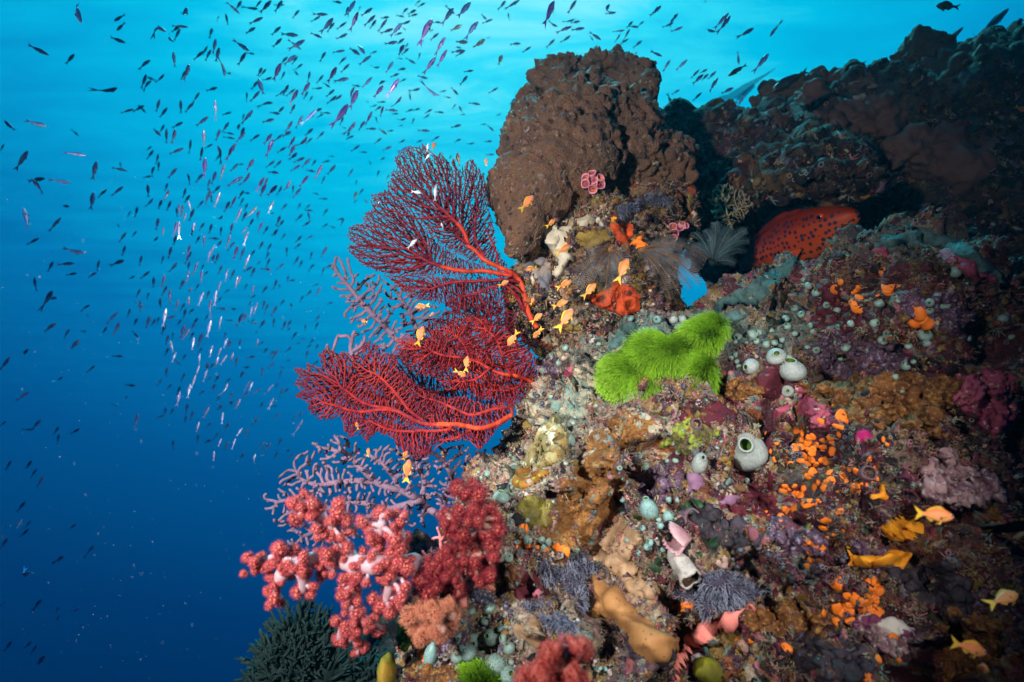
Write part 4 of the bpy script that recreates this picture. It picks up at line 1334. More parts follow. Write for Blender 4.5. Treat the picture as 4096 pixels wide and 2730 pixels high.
# carpets of pale bristles
def carpet(label, poly, n, ln, seed, **k):
    o, V, NN, E = crust_thing("polyp_carpet", label, "polyp colony", poly, 0.010, M_DARKP, edge=18, cell=38, cseed=seed, **k)
    rg = np.random.default_rng(seed)
    mb = MB()
    pick = rg.integers(0, len(V), int(n * .75))
    cen = V.mean(0)
    for i in pick:
        d = NN[i] + rg.normal(0, 0.28, 3) + np.array(CAMUP) * -0.25
        d /= np.linalg.norm(d)
        p = V[i] + rg.normal(0, 0.0025, 3)
        L = ln * rg.uniform(0.6, 1.3)
        b = d * L * .5 + rg.normal(0, L * .06, 3)
        tube(mb, np.array([p - d * .002, p + b, p + d * L - np.array(CAMUP) * L * .15]), [0.0007, 0.0006, 0.0004], 3, cap=False)
    mb.build("bristles", M_BRIST, o)
    return o


carpet("dark carpet of long pale bristles left of the smooth tan lobe", conv([(520, 600), (580, 560), (680, 620), (720, 640), (760, 560), (880, 540), (1020, 620), (1010, 690), (900, 700), (930, 850), (930, 950), (850, 1030), (770, 900), (700, 760), (620, 800), (520, 740)], *Z5B), 1300, 0.012, 31)
carpet("small carpet of pale bristles above the pink red coral", conv([(530, 1050), (640, 1040), (740, 1010), (820, 1080), (790, 1180), (680, 1160), (550, 1110)], *Z5B), 600, 0.012, 32)
carpet("wide grey blue bristle carpet right of the white tube shell", conv([(1550, 830), (1640, 850), (1780, 800), (1880, 640), (2060, 640), (2211, 740), (2330, 820), (2330, 900), (2211, 910), (2050, 980), (1850, 1010), (1780, 950), (1620, 890)], *Z5B), 1500, 0.010, 33)
carpet("narrow strip of pale bristles along the lower edge of the wine red crust", conv([(350, 960), (460, 960), (560, 930), (620, 870), (610, 950), (520, 1000), (420, 1020)], *Z5B), 400, 0.010, 34)
carpet("fringe of white bristles under the lip of the brown pillar", conv([(1380, 420), (1500, 400), (1660, 400), (1690, 450), (1600, 480), (1480, 480), (1390, 450)], *Z3), 500, 0.020, 35, trees=TREES[:2] + T_PILLAR)
carpet("dark tuft of bristles under the middle of the brown pillar", conv([(1180, 500), (1290, 460), (1400, 480), (1380, 560), (1280, 590), (1200, 580)], *Z3), 350, 0.016, 36, trees=[T_MID] + T_PILLAR)
carpet("small dark bristle patch between the soft corals by the pink twigs", conv([(1290, 580), (1380, 540), (1470, 560), (1440, 620), (1340, 640)], *Z2), 300, 0.009, 37, step=5)

# under the pillar
TM = [T_MID]
crust_thing("lump_sponge", "lumpy cream white sponge on the left of the rock under the brown pillar", "sponge",
            conv([(640, 640), (740, 650), (830, 640), (820, 760), (790, 860), (860, 900), (880, 960), (800, 980), (770, 1060), (700, 1100), (640, 1060), (700, 960), (660, 880), (620, 800), (590, 700)], *Z3), 0.035, M_WHITES, TM, edge=30, cell=24, cseed=41)
crust_thing("lump_sponge", "small cream white sponge ridge below the pink cup coral", "sponge",
            conv([(840, 590), (960, 580), (1060, 580), (1120, 560), (1100, 630), (960, 660), (860, 650)], *Z3), 0.028, M_WHITES, TM, edge=26, cell=26, cseed=42)
crust_thing("encrusting_sponge", "glossy orange sponge lump on the rock under the brown pillar", "sponge",
            conv([(1350, 760), (1420, 720), (1470, 780), (1460, 870), (1400, 890), (1340, 850)], *Z3), 0.045, M_ORNG, TM, edge=35, cseed=43)
crust_thing("encrusting_sponge", "broad red orange ragged sponge at the foot of the rock under the pillar", "sponge",
            conv([(980, 1220), (1100, 1180), (1250, 1120), (1350, 1130), (1430, 1230), (1410, 1380), (1280, 1420), (1120, 1370), (990, 1300)], *Z3), 0.026, M_REDO, TM, edge=26, cell=20, cseed=44)
crust_thing("encrusting_sponge", "rusty red sponge patch beside the glossy orange lump", "sponge",
            conv([(1130, 640), (1230, 620), (1340, 640), (1380, 720), (1320, 800), (1220, 780), (1160, 720)], *Z3), 0.020, M_REDO, TM, edge=26, cell=24, cseed=45)
crust_thing("encrusting_sponge", "mustard fuzzy sponge patch in the middle of the rock under the pillar", "sponge",
            conv([(860, 700), (1000, 670), (1140, 690), (1190, 780), (1080, 850), (960, 860), (880, 800)], *Z3), 0.022,
            skin("sponge_mustard", (0.27, 0.18, 0.04), (0.17, 0.11, 0.03), 22, .4, .6, .8, .1, 110, 1, .007), TM, edge=26, cell=26, cseed=46)
crust_thing("encrusting_sponge", "yellow sponge dab at the top of the rock under the pillar", "sponge",
            conv([(1130, 570), (1180, 560), (1200, 620), (1150, 640)], *Z3), 0.020, M_YELLOW, TM, edge=20, step=6, cseed=47)
crust_thing("crust_algae", "grey speckled crust at the lower left of the rock under the pillar", "algae crust",
            conv([(430, 960), (560, 900), (640, 960), (680, 1100), (640, 1220), (540, 1200), (480, 1080)], *Z3), 0.020,
            skin("crust_grey", (0.13, 0.13, 0.15), (0.28, 0.22, 0.18), 16, .45, .6, .8, .1, 80, 1, .008), TM, edge=26, cell=22, cseed=48)

# yellow and orange lumps at the lower right
crust_thing("lump_sponge", "bright yellow folded sponge at the lower right beside an orange fish", "sponge",
            conv([(1090, 480), (1180, 420), (1240, 370), (1360, 390), (1430, 440), (1420, 520), (1300, 560), (1200, 530), (1120, 550)], *ZG), 0.030, M_YELLOW, edge=34, cell=36, cseed=51, smooth=10, nz=.8, fine=.003)
crust_thing("lump_sponge", "small yellow hooked sponge above the bright folded one", "sponge",
            conv([(1010, 230), (1080, 225), (1085, 160), (1125, 170), (1170, 240), (1150, 270), (1020, 275)], *ZG), 0.020, M_YELLOW, edge=26, step=6, cseed=52, smooth=10, nz=.8, fine=.003)
crust_thing("lump_sponge", "amber branching sponge at the lower right with dark holes", "sponge",
            conv([(840, 780), (880, 700), (855, 600), (830, 510), (860, 570), (925, 630), (940, 690), (1060, 660), (1150, 620), (1290, 680), (1270, 770), (1180, 730), (1080, 750), (960, 770)], *ZG), 0.022, M_YELLOW, edge=28, step=6, cseed=53, smooth=10, nz=.8, fine=.003)

# ------------------------------------------------------------------ sea squirts
def squirt_mesh(prof_h=1.6, neck=0.36, seed=0, bend=0.0):
    rg = np.random.default_rng(seed)
    prof = [(0.02, -0.12), (0.45, -0.05), (0.78, 0.18), (0.97, 0.5), (1.0, 0.8), (0.90, 1.1), (0.68, 1.34), (neck + .10, 1.48), (neck + .05, 1.58), (neck + 0.05, 1.65), (neck - .01, 1.68), (neck - .05, 1.63)]
    prof = [(r, h * prof_h / 1.6) for r, h in prof]
    mb = MB()
    lathe(mb, prof, 18)
    ins = [(neck - .045, 1.64), (neck - .05, 1.50), (neck - .02, 1.25), (neck - .10, 1.05), (0.01, 1.0)]
    mi = MB()
    lathe(mi, [(r, h * prof_h / 1.6) for r, h in ins], 14)
    for m in (mb, mi):
        for V in m.v:
            V += 0.06 * np.sin(V[:, [1, 2, 0]] * 2.3 + seed)
            if bend:
                t_ = np.clip(V[:, 2], 0, None) * bend
                x_, z_ = V[:, 0].copy(), V[:, 2].copy()
                V[:, 0] = (1 - np.cos(t_)) / bend + x_ * np.cos(t_)
                V[:, 2] = np.where(z_ > 0, np.sin(t_) / bend, z_) - x_ * np.sin(t_)
    return mb, mi


M_SQ = skin("squirt_pale_green", (0.22, 0.33, 0.285), (0.17, 0.26, 0.225), 60, .4, .6, .45, .35, bstr=0, dots=(0.12, 0.18, 0.15), dscale=4.5, dthr=0.22)
M_SQG = skin("squirt_grey_green", (0.155, 0.235, 0.205), (0.12, 0.19, 0.17), 3, .4, .6, .5, .3, bstr=0, dots=(0.045, 0.075, 0.065), dscale=6.5, dthr=0.30)
M_SQB = skin("squirt_blue_green", (0.20, 0.34, 0.33), (0.15, 0.28, 0.27), 3, .4, .6, .5, .3, bstr=0, dots=(0.07, 0.13, 0.13), dscale=6, dthr=0.25)
M_SQW = skin("squirt_white", (0.30, 0.345, 0.325), (0.22, 0.26, 0.25), 4, .4, .65, .45, .35, bs=9, bstr=0.2, bd=0.1, dots=(0.17, 0.17, 0.16), dscale=14, dthr=0.25, sss=0.0)
M_SQD = skin("squirt_dark", (0.035, 0.038, 0.060), (0.065, 0.065, 0.095), 2.5, .4, .6, .4, .4, bstr=0)
M_GREENIN = skin("squirt_throat", (0.060, 0.120, 0.012), None, rough=.5, bstr=0)
M_DARKIN = skin("squirt_throat_dark", (0.02, 0.03, 0.03), None, rough=.5, bstr=0)
SQ = {}
for key, m, mi_ in (('p', M_SQ, M_GREENIN), ('g', M_SQG, M_GREENIN), ('b', M_SQB, M_GREENIN), ('w', M_SQW, M_GREENIN), ('d', M_SQD, M_DARKIN)):
    SQ[key] = []
    for s, (h, nk) in enumerate(((1.5, .34), (1.75, .30), (1.35, .40))):
        a, b = squirt_mesh(h, nk, s + 1)
        SQ[key].append((a.mesh("body", m), b.mesh("siphon", mi_)))
for s, (h, nk, bd_) in enumerate(((2.1, .34, .50), (2.6, .26, .42))):
    a, b = squirt_mesh(h, nk, s + 5, bd_)
    SQ['w'].append((a.mesh("body", M_SQW), b.mesh("siphon", M_GREENIN)))
SQ_T = [T_FORE, T_MID]


def squirt(x, y, r, label, group, key='p', rg=None, axis=None, stretch=1.0, roll=None, embed=0.45, variant=None):
    h = hit(x, y, SQ_T)
    if h is None:
        return
    loc, nor, dist = h
    rad = r / MPP * (RM.T @ np.array(loc))[2] * -1
    if axis is None:
        axis = nor * 0.6 + TOCAM * 0.18 + CAMUP * 0.55 + CAMX * -0.2 + Vector(rg.normal(0, 0.38, 3))
    axis = Vector(axis).normalized()
    t = thing("sea_squirt", label, "sea squirt", loc - axis * rad * embed + nor * rad * 0.15, group)
    Rz = axis_matrix(axis, (rg.uniform(0, 6.28) if roll is None else roll))
    if variant is not None and variant > 2:                   # bent ones turn their mouth to the open water
        xd = (TOCAM + CAMX * -.25 - axis * axis.dot(TOCAM + CAMX * -.25)).normalized()
        Rz = Matrix((xd, axis.cross(xd), axis)).transposed()
    A = (Rz @ Matrix.Diagonal((rad, rad, rad * stretch))).to_4x4()
    b, s = SQ[key][(rg.integers(3) if variant is None else variant)]
    for nm, me in (("body", b), ("siphon", s)):
        put(nm, me, t, M=A)
    return t


rg4 = np.random.default_rng(44)


def squirts(z, text, label, group, key='p'):
    for e in text.split(';'):
        x, y, r = map(float, e.split(','))
        squirt(z[0] + x * z[2], z[1] + y * z[2], r * z[2] * (1.2 if key == 'g' else 1.0), label, group, key, rg4, embed=.30)


squirts(Z7, "185,960,45;110,985,40;275,950,32;255,1015,25;310,1050,30;380,1030,27;80,1025,20;165,1030,20;470,845,30;490,900,32;370,915,30;435,1045,25;545,960,25;460,1005,25;680,890,25;685,940,25;720,1080,30;650,1065,25;90,1120,25;45,1140,20;90,1160,22;95,1210,27;560,760,30;600,810,28;675,580,32;730,630,38;615,540,25;805,725,30;880,780,28;510,1150,28;610,1340,30",
        "small pale green sea squirt in the crowd on the left half of the right boulder", "pale squirts crowded on the left of the boulder")
squirts(Z7, "1200,735,42;1000,880,38;1160,870,38;905,900,25;1275,950,35;1230,1000,38;1440,1060,28;1560,960,55;1600,1040,30;900,1030,33;900,1130,33;960,1060,38;1005,1230,24;1430,1210,42;1600,710,33;1730,730,42;1600,770,28;1660,660,28;1525,1300,28;2180,650,32;2180,850,36;1790,480,45;1130,1075,25;2260,985,26;1380,1390,32;1110,1380,22;1350,700,20;1030,790,18;1760,860,22;1900,1000,24;1480,1180,20;1320,1300,26",
        "blurred pale sea squirt scattered over the dark right half of the boulder", "pale squirts scattered on the right of the boulder")
squirts(Z4, "565,315,32;360,400,26;500,445,25;440,726,24;640,790,23;830,810,23;850,730,18;585,970,20;630,955,22;645,900,20;585,1035,22;120,1045,18;60,1150,18;845,280,24;130,1000,18;95,1230,20;560,1300,22",
        "small green sea squirt on the reef edge between the sea fans and the green algae", "green squirts along the reef edge", 'p')
squirts(Z4, "1125,60,30;1350,65,35;1560,60,30;1505,135,22;1130,150,16;880,60,18",
        "dim teal sea squirt on the ridge top under the orange sponge", "teal squirts on the ridge top", 'b')
squirts(Z4, "1255,1325,36;1125,1280,26;1080,1460,26;985,1510,36;930,1500,20;1430,1280,22;1510,1280,30;1490,1125,18;1525,1200,22;1855,1160,18;2115,1440,22;2215,1340,28;1900,1110,17;1560,1020,14;1430,1130,20;1580,1170,16;1200,1240,26;1020,1330,24;2050,1270,20;2020,1190,15",
        "small pale sea squirt on the mottled reef around the curved vase squirt", "pale squirts around the vase squirt", 'p')
squirts(Z2, "1860,30,28;1990,650,36;1975,590,18;1920,820,22;2165,230,23;2175,295,25;2135,370,20;2060,530,20;2150,530,28;2130,500,18;1800,60,20;1830,20,16;2030,190,18;1780,20,14",
        "small green sea squirt at the reef edge right of the crimson soft coral", "green squirts right of the crimson coral", 'p')
squirts(Z2, "1720,1060,28;1870,1050,42;1830,1120,26;1930,1140,28;1950,1180,23;1890,1230,50;1740,1250,46;1830,1260,33;1670,1310,33;1730,1345,50;1815,1355,33;1870,1315,20;1970,1250,28;2010,1330,38;1620,1400,38;1710,1450,42;1775,1425,38;1990,1520,55;2025,1410,20;1620,1475,18;1630,1230,24;1640,1270,20",
        "plump grey green squirt in the packed cluster at the bottom right of the salmon coral", "grey green squirts packed at the bottom", 'g')
squirts(Z2, "1140,1450,28;1210,1455,25;1165,1510,30;1100,1560,25;1215,1550,22;1085,1500,16",
        "speckled blue green sea squirt at the lower left foot of the reef", "speckled squirts at the reef foot", 'b')
squirts(Z5B, "440,110,23;460,185,26;525,190,23;570,145,23;415,260,20;630,120,16;330,440,23;430,420,36;565,430,42;525,410,32;555,485,40;460,380,18;265,570,36;240,505,18;180,750,32",
        "pale green sea squirt on the mustard crust, one of the clumps with orange dabs", "green squirts on the mustard crust", 'p')
squirts(Z5B, "1200,110,28;1190,185,46;1480,270,23;1490,320,32;1540,250,46;1560,90,28;1355,335,25;1255,440,28;1375,475,28;1330,530,26;1510,510,23;1410,440,32;1020,465,16;1180,465,16;1640,110,24;1720,430,18",
        "blue green sea squirt in the lower middle reef near the pink shell", "blue green squirts near the pink shell", 'b')
squirts(Z5B, "975,1460,20;1015,1465,20;1060,1465,20", "one of three tiny green squirts in a row, shaded, left of the tan lobe", "three tiny squirts in a row", 'b')
squirts(Z2, "1700,930,28;1740,910,26;1770,900,28;1790,930,26;1820,940,28;1850,935,26;1880,950,26;1910,950,24;1760,950,26;1800,970,26;1840,985,26;1870,990,26;1730,965,26;1890,1000,22;1930,920,22;1955,890,24;1960,930,22;1860,1030,22;1990,1020,24;2010,1050,22;1990,985,18;1790,1150,18;1815,1165,18;1870,1155,16",
        "dark blue grey sea squirt in the grape like cluster beside the salmon pink sheet", "dark squirts clustered like grapes", 'd')
squirts(Z4, "330,720,26;370,780,22;420,800,22;380,700,22;450,600,26;300,700,20;280,760,20;350,820,20;480,740,18;460,650,20", "slate blue sea squirt among shells on the reef edge below the scarlet fan", "slate squirts on the reef edge", 'd')
squirts(Z4, "1080,1240,28;1140,1320,28;1180,1380,26;1050,1310,26;1090,1360,26;1230,1420,22;1280,1480,20;1010,1380,24;1160,1240,22", "slate blue sea squirt clump right of the brown crust", "slate squirts right of the brown crust", 'd')
squirts(ZG, "40,690,22;110,620,24;180,640,22;240,610,22;310,660,26;220,680,22;380,690,22;420,740,22;480,780,24;560,730,20;620,900,22;500,890,20;80,740,24;300,740,22;430,840,20",
        "grey ringed sea squirt among the bristles at the lower right", "grey ringed squirts at the lower right", 'd')
up_l = CAMUP * 0.72 + CAMX * -0.42 + TOCAM * 0.80
squirt(3000, 1850, 70, "biggest white sea squirt with a wide green mouth in the middle right", None, 'w', rg4, CAMUP * .85 + CAMX * -.40 + TOCAM * .25, 1.15, 0, 0.15, 3)
squirt(2780, 1880, 30, "curved white vase shaped sea squirt left of the biggest one", None, 'w', rg4, CAMUP * .9 + CAMX * .35 + TOCAM * .2, 1.25, 0, 0.4, 4)
squirt(3175, 1500, 52, "round white sea squirt with a green mouth, largest on the right boulder", None, 'w', rg4, CAMUP * .9 + CAMX * -.35 + TOCAM * .4, 1.15, 0, 0.3, 2)
squirt(3104, 1432, 38, "white sea squirt just above left of the largest one on the boulder", None, 'w', rg4, CAMUP * .5 + CAMX * -.3 + TOCAM * .7, .85, 0, .5, 0)
squirt(3010, 1470, 32, "teardrop white sea squirt lying on its side on the boulder", None, 'w', rg4, CAMX * -.8 + TOCAM * .5, 1.3, 0, .8, 0)
squirt(3150, 1565, 24, "white sea squirt just below the largest one on the boulder", None, 'w', rg4, CAMX * -.4 + TOCAM * .8 + CAMUP * .2, .8, 0, .5, 0)
squirt(1985, 2660, 44, "largest grey green squirt, lying on its side above the bottom hair algae tuft", None, 'g', rg4, CAMX * -.85 + CAMUP * .25 + TOCAM * .4, 1.3, 0, .9, 0)
squirt(2006, 1985, 33, "domed grey green sea squirt at the top right of the crimson coral", None, 'p', rg4, CAMUP * .9 + TOCAM * .2, 1.0, 0, .8, 2)
squirt(1717, 2640, 26, "tall speckled blue green sea squirt under the salmon coral", None, 'b', rg4, CAMUP * .95 + CAMX * .2, 2.0, 0, .9, 1)
squirt(2602, 2050, 36, "tall blue green sea squirt leaning left near the pink shell", None, 'b', rg4, CAMUP * .85 + CAMX * -.3 + TOCAM * .3, 1.5, 0, .9, 1)
squirt(2283, 1775, 24, "upright green sea squirt at the left edge of the brown crust", None, 'p', rg4, CAMUP * .8 + CAMX * -.35 + TOCAM * .3, 1.5, 0, .6, 1)
squirt(2695, 1285, 18, "left of two white net patterned squirts on the ridge behind the green algae", None, 'w', rg4, CAMUP * .8 + TOCAM * .4 + CAMX * -.2, 1.2, 0, .5, 0)
squirt(2730, 1282, 15, "right of two white net patterned squirts on the ridge behind the green algae", None, 'w', rg4, CAMUP * .9 + TOCAM * .3, 1.1, 0, .5, 0)

# ------------------------------------------------------------------ small orange sponges
def dab_mesh(seed):
    rg = np.random.default_rng(seed)
    V, F = ICO3
    V = V.copy()
    k = np.ones(len(V))
    for _ in range(3):
        d = rg.normal(0, 1, 3)
        d[2] *= .2
        d /= np.linalg.norm(d)
        k += 0.75 * np.clip(V @ d, 0, 1) ** 3 * rg.uniform(.2, 1.1)
    k += 0.14 * np.sin(V @ rg.normal(0, 4, 3)) + .08 * np.sin(V @ rg.normal(0, 9, 3))
    V = V * k[:, None]
    V[:, 2] *= 0.42
    mb = MB()
    mb.add(V, None, F)
    return mb.mesh("orange_sponge", M_ORNG)


DABS = [dab_mesh(300 + i) for i in range(6)]


def dabs(z, text, label, group, rdef=34, sc=0.9):
    for e in text.split(';'):
        q = [float(v) for v in e.split(',')]
        x, y, r = q[0], q[1], (q[2] if len(q) > 2 else rdef)
        h = hit(z[0] + x * z[2], z[1] + y * z[2], SQ_T)
        if h is None:
            continue
        loc, nor, dist = h
        rad = r * z[2] * sc / MPP * -(RM.T @ np.array(loc))[2]
        o = put("orange_sponge", DABS[rg4.integers(6)], loc=loc)
        A = (axis_matrix(nor * .8 + TOCAM * .3, rg4.uniform(0, 6.28)) @ Matrix.Diagonal((rad * rg4.uniform(.5, 1.15), rad * rg4.uniform(.5, 1.0), rad * .8))).to_4x4()
        o.matrix_local = Matrix.Translation(loc + nor * rad * .15) @ A
        tag(o, label, "sponge", group)


dabs(Z8, "1290,600,50;1340,620,45;1420,660,50;1320,680,40;1380,720,50;1450,640,40;1250,770,50;1330,770,55;1190,810,35;1330,830,50;1430,810,45;1420,860,50;1540,800,40;1620,660,45;1550,690,30;1640,820,45;1580,920,50;1540,900,40;1230,940,45;1350,920,55;1470,940,35;1300,900,40;1390,780,40;1480,720,36;1650,700,34;1560,750,34",
     "orange sponge dab in the dense patch right of the big white sea squirt", "orange dabs in the dense patch")
dabs(Z8, "1050,900,28;1000,780,28;970,630,32;1070,720,20;1120,980,35;1100,960,20;870,1400,16;950,1440,36;990,1310,32;1000,1380,28;980,1350,24;990,1470,24", "lone orange sponge dab on the wine red crust right of the big white squirt", "lone orange dabs on the wine red crust")
dabs(Z8, "1430,1020,45;1380,1050,50;1760,970,45;1830,980,40;1900,1000,45;1760,1080,45;1800,1110,40;1610,1030,35;1640,1100,40;1500,1120,40;1580,1130,45;1250,1150,45;1160,1160,35;1150,1210,40;1230,1240,45;1330,1270,50;1350,1200,40;1470,1170,35;1560,1200,50;1690,1210,35;1870,1200,50;1920,1200,50;1380,1370,50;1350,1340,35;1260,1390,45;1470,1350,25;1410,1320,30;1190,1190,30;1290,1260,34;1500,1310,22;1520,1330,20",
     "orange sponge dab in the lower group around the dark tube hole", "orange dabs around the dark hole")
dabs(Z8, "2020,840,28;2050,880,28;2110,960,28;2105,1020,28;2095,1080,30;2060,1130,30;2010,1150,30;1950,1150,32;1890,1140,34", "orange sponge dab in the ring round the dark tube hole", "orange dabs in a ring round the hole")
dabs(Z8, "1540,490,38;1750,450,55;1790,480,45;1750,555,50;1720,620,35;1660,300,42;1650,330,26;2190,700,42;2220,730,28;2140,705,22", "orange sponge dab above the dense patch, under the dark ledge", "orange dabs under the dark ledge")
dabs(Z8, "1100,1480,45;1170,1420,45;1200,1500,40;1230,1540,45;1570,1510,45;1700,1430,40;1680,1460,34;1110,1540,40", "orange sponge dab in the flower shaped group at the lower right", "orange dabs in the flower group")
dabs(ZG, "330,1090,28;360,1190,30;420,1215,22;530,1190,26;600,1140,24;700,1080,34;790,1130,34;890,1140,34;430,1310,30;450,1340,28;465,1380,20;680,1300,26;1160,1310,28;1190,1255,28;1090,1410,28;1030,1450,28;1240,1415,24;1010,1540,34;600,540,30;560,560,30;610,580,26;640,580,26;680,600,34;720,550,36;630,640,28;610,700,22;690,460,30;720,420,26;800,350,24;850,490,22;780,515,24;590,730,24;80,1270,16;180,1270,20;1110,1050,20",
     "orange sponge dab scattered over the dark lower right reef", "scattered orange dabs at the lower right")
rgc = np.random.default_rng(9)
dabs(ZG, ';'.join(f"{rgc.uniform(790, 1140):.0f},{rgc.uniform(850, 1090):.0f},{rgc.uniform(24, 40):.0f}" for _ in range(34)), "orange sponge dab in the cobbled patch above the purple and white crust", "orange dabs in the cobbled patch")
dabs(Z7, "1250,440,24;1225,475,30;910,555,40;865,615,42;1020,620,32;1050,590,32;1055,670,34;1180,660,22;1280,610,36;1320,600,44;1345,585,34;1310,640,30;990,705,28;1020,720,28;1050,770,38;1350,930,22;1290,985,24;1200,1045,26;850,1500,34;1690,830,34;1670,810,24;1060,755,24", "orange sponge dab on the dark upper face of the right boulder", "orange dabs on the boulder face")
dabs(Z5B, "380,310,36;410,340,30;380,450,32;430,465,28;340,480,26;500,480,30;650,480,30;690,495,30;735,520,32;720,555,24;660,470,26;580,500,28;560,510,22", "orange sponge dab among the green squirts on the mustard crust", "orange dabs on the mustard crust")
dabs(Z5B, "1590,965,34;1620,950,26;1660,960,30;1680,1000,34;1660,1020,28;1740,930,46;1640,940,20;1870,1055,38;1900,1050,28;1720,1110,22;1755,1090,18;1560,1135,28", "orange sponge dab above the coral pink ledge, right of the tan lobe", "orange dabs above the pink ledge")
dabs(Z2, "1365,1390,34;1350,1360,22;1495,1310,26;1480,1300,18;1380,1410,22", "orange sponge dab beside the tall speckled squirt", "orange dabs by the tall squirt")
star = thing("orange_star_sponge", "three armed orange sponge shaped like a star on the right boulder", "sponge", hit(3672, 1260, SQ_T)[0])
mbs = MB()
for (x0, y0), (x1, y1), r in (((1530, 830), (1520, 740), .016), ((1530, 830), (1480, 870), .015), ((1530, 830), (1600, 880), .017)):
    pts = [hit(2900 + (x0 + (x1 - x0) * k / 4) * .5102, 850 + (y0 + (y1 - y0) * k / 4) * .5102, SQ_T)[0][:] for k in range(5)]
    tube(mbs, np.array(pts), [r * .8, r * .75, r * .7, r * .8, r * .85], 10)
mbs.build("arms", M_ORNG, star)

# ------------------------------------------------------------------ green hair algae
def hair(name, label, lobes, n, length, flow, seed, width=0.0011):
    rg = np.random.default_rng(seed)
    root = W(*lobes[0][:3])
    t = thing(name, label, "algae", root)
    mb = MB()
    core = MB()
    ws = np.array([l[3] * l[4] for l in lobes], float)
    ws /= ws.sum()
    V2, F2 = ICO3
    for (x, y, d, rx, ry, rz) in lobes:
        core.add(np.array(W(x, y, d)) + (V2 * np.array([rx / MPP * d, ry / MPP * d, rz]) * .78) @ RM.T, None, F2)
    vs, fs, cs, k0 = [], [], [], 0
    for i in range(n):
        x, y, d, rx, ry, rz = lobes[rg.choice(len(lobes), p=ws)]
        dr = rg.normal(0, 1, 3)
        dr[2] = abs(dr[2]) * .9 + 0.0
        dr /= np.linalg.norm(dr)
        p = np.array(W(x, y, d)) + RM @ (dr * np.array([rx / MPP * d, ry / MPP * d, rz]) * rg.uniform(.72, .95))
        nrm = dr / np.array([rx, ry, rz * MPP / d]) * rx
        nrm /= np.linalg.norm(nrm)
        clump = np.array([noise.noise(Vector(p * 22) + Vector((s, 0, 0))) for s in (0, 9, 17)])
        f = nrm * 0.62 + np.array(flow) * 1.4 + clump * 0.32 + rg.normal(0, .10, 3)
        f /= np.linalg.norm(f)
        L = length * rg.uniform(.65, 1.2) * (1 + 0.35 * clump[0])
        droop = np.array([-0.15, -0.45, 0.0])
        pts = [p, p + RM @ (f * L * .35), p + RM @ (f * L * .68 + droop * L * .12), p + RM @ (f * L * .92 + droop * L * .36)]
        side = RM @ np.cross(f, np.array([0, 0.2, 1.0]))
        side /= max(np.linalg.norm(side), 1e-6)
        jb = rg.uniform(.75, 1.2) * (1 + .40 * noise.noise(Vector(p * 30)) + .25 * clump[1])
        for j, q in enumerate(pts):
            w = width * (1, 1, .85, .35)[j]
            vs += [q + side * w, q - side * w]
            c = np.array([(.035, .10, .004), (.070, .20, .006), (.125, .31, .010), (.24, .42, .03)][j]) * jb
            cs += [c, c]
        for j in range(3):
            fs.append((k0 + 2 * j, k0 + 2 * j + 1, k0 + 2 * j + 3, k0 + 2 * j + 2))
        k0 += 8
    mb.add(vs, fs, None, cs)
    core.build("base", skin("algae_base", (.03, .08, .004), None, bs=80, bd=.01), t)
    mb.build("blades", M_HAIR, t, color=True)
    return t


M_HAIR = skin("algae_hair", (1, 1, 1), None, attr=True, rough=.6, spec=.2, bstr=0)
gd = -(RM.T @ np.array(hit(2600, 1480, [T_FORE])[0]))[2]
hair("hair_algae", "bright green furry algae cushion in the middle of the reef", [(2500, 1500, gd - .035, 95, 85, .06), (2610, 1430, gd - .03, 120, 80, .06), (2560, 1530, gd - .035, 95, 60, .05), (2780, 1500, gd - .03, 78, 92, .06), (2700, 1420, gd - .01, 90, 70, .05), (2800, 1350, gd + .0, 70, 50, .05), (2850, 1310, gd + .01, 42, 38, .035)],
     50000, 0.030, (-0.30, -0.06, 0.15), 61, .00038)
hd = -(RM.T @ np.array(hit(1905, 2705, [T_FORE])[0]))[2]
hair("hair_algae", "dark green hair algae tuft at the bottom edge under the grey green squirts", [(1905, 2720, hd - .02, 75, 45, .04)], 2600, 0.030, (-0.2, .35, .2), 62, .0008)

# ------------------------------------------------------------------ cup corals, shells, leaves
M_CUP = skin("cup_pink", (0.62, 0.25, 0.30), (0.52, 0.17, 0.23), 40, .4, .6, .7, .2, 260, .6, .003)
M_CUPIN = skin("cup_inside", (0.22, 0.05, 0.07), (0.55, 0.16, 0.03), 60, .5, .6, .6, .2, bstr=0)


def cup_coral(label, cx, cy, cups, z, trees, lift=.035):
    h = hit(z[0] + cx * z[2], z[1] + cy * z[2], trees)
    base, nor, _ = h
    d0 = -(RM.T @ np.array(base))[2]
    t = thing("cup_coral", label, "coral", base)
    for x, y, r in cups:
        end = W(z[0] + x * z[2], z[1] + y * z[2], d0 - lift)
        ax = (end - base)
        L = ax.length
        ra = r * z[2] / MPP * d0
        M = Matrix.Translation(base - nor * .01) @ axis_matrix(ax.normalized() + TOCAM * .25).to_4x4()
        mb, mi = MB(), MB()
        lathe(mb, [(ra * .55, 0), (ra * .62, L * .4), (ra * .8, L * .75), (ra * 1.0, L), (ra * 1.0, L * 1.06), (ra * .86, L * 1.07), (ra * .74, L * 1.0)], 14, M)
        lathe(mi, [(ra * .75, L * 1.0), (ra * .6, L * .85), (ra * .30, L * .82), (ra * .2, L * .95), (.0005, L * .97)], 12, M)
        for m in (mb, mi):
            for V in m.v:
                V += 0.0016 * np.sin(V * 260)
        c = mb.build("cup", M_CUP, t)
        mi.build("polyp", M_CUPIN, c, origin=t.location)
    return t


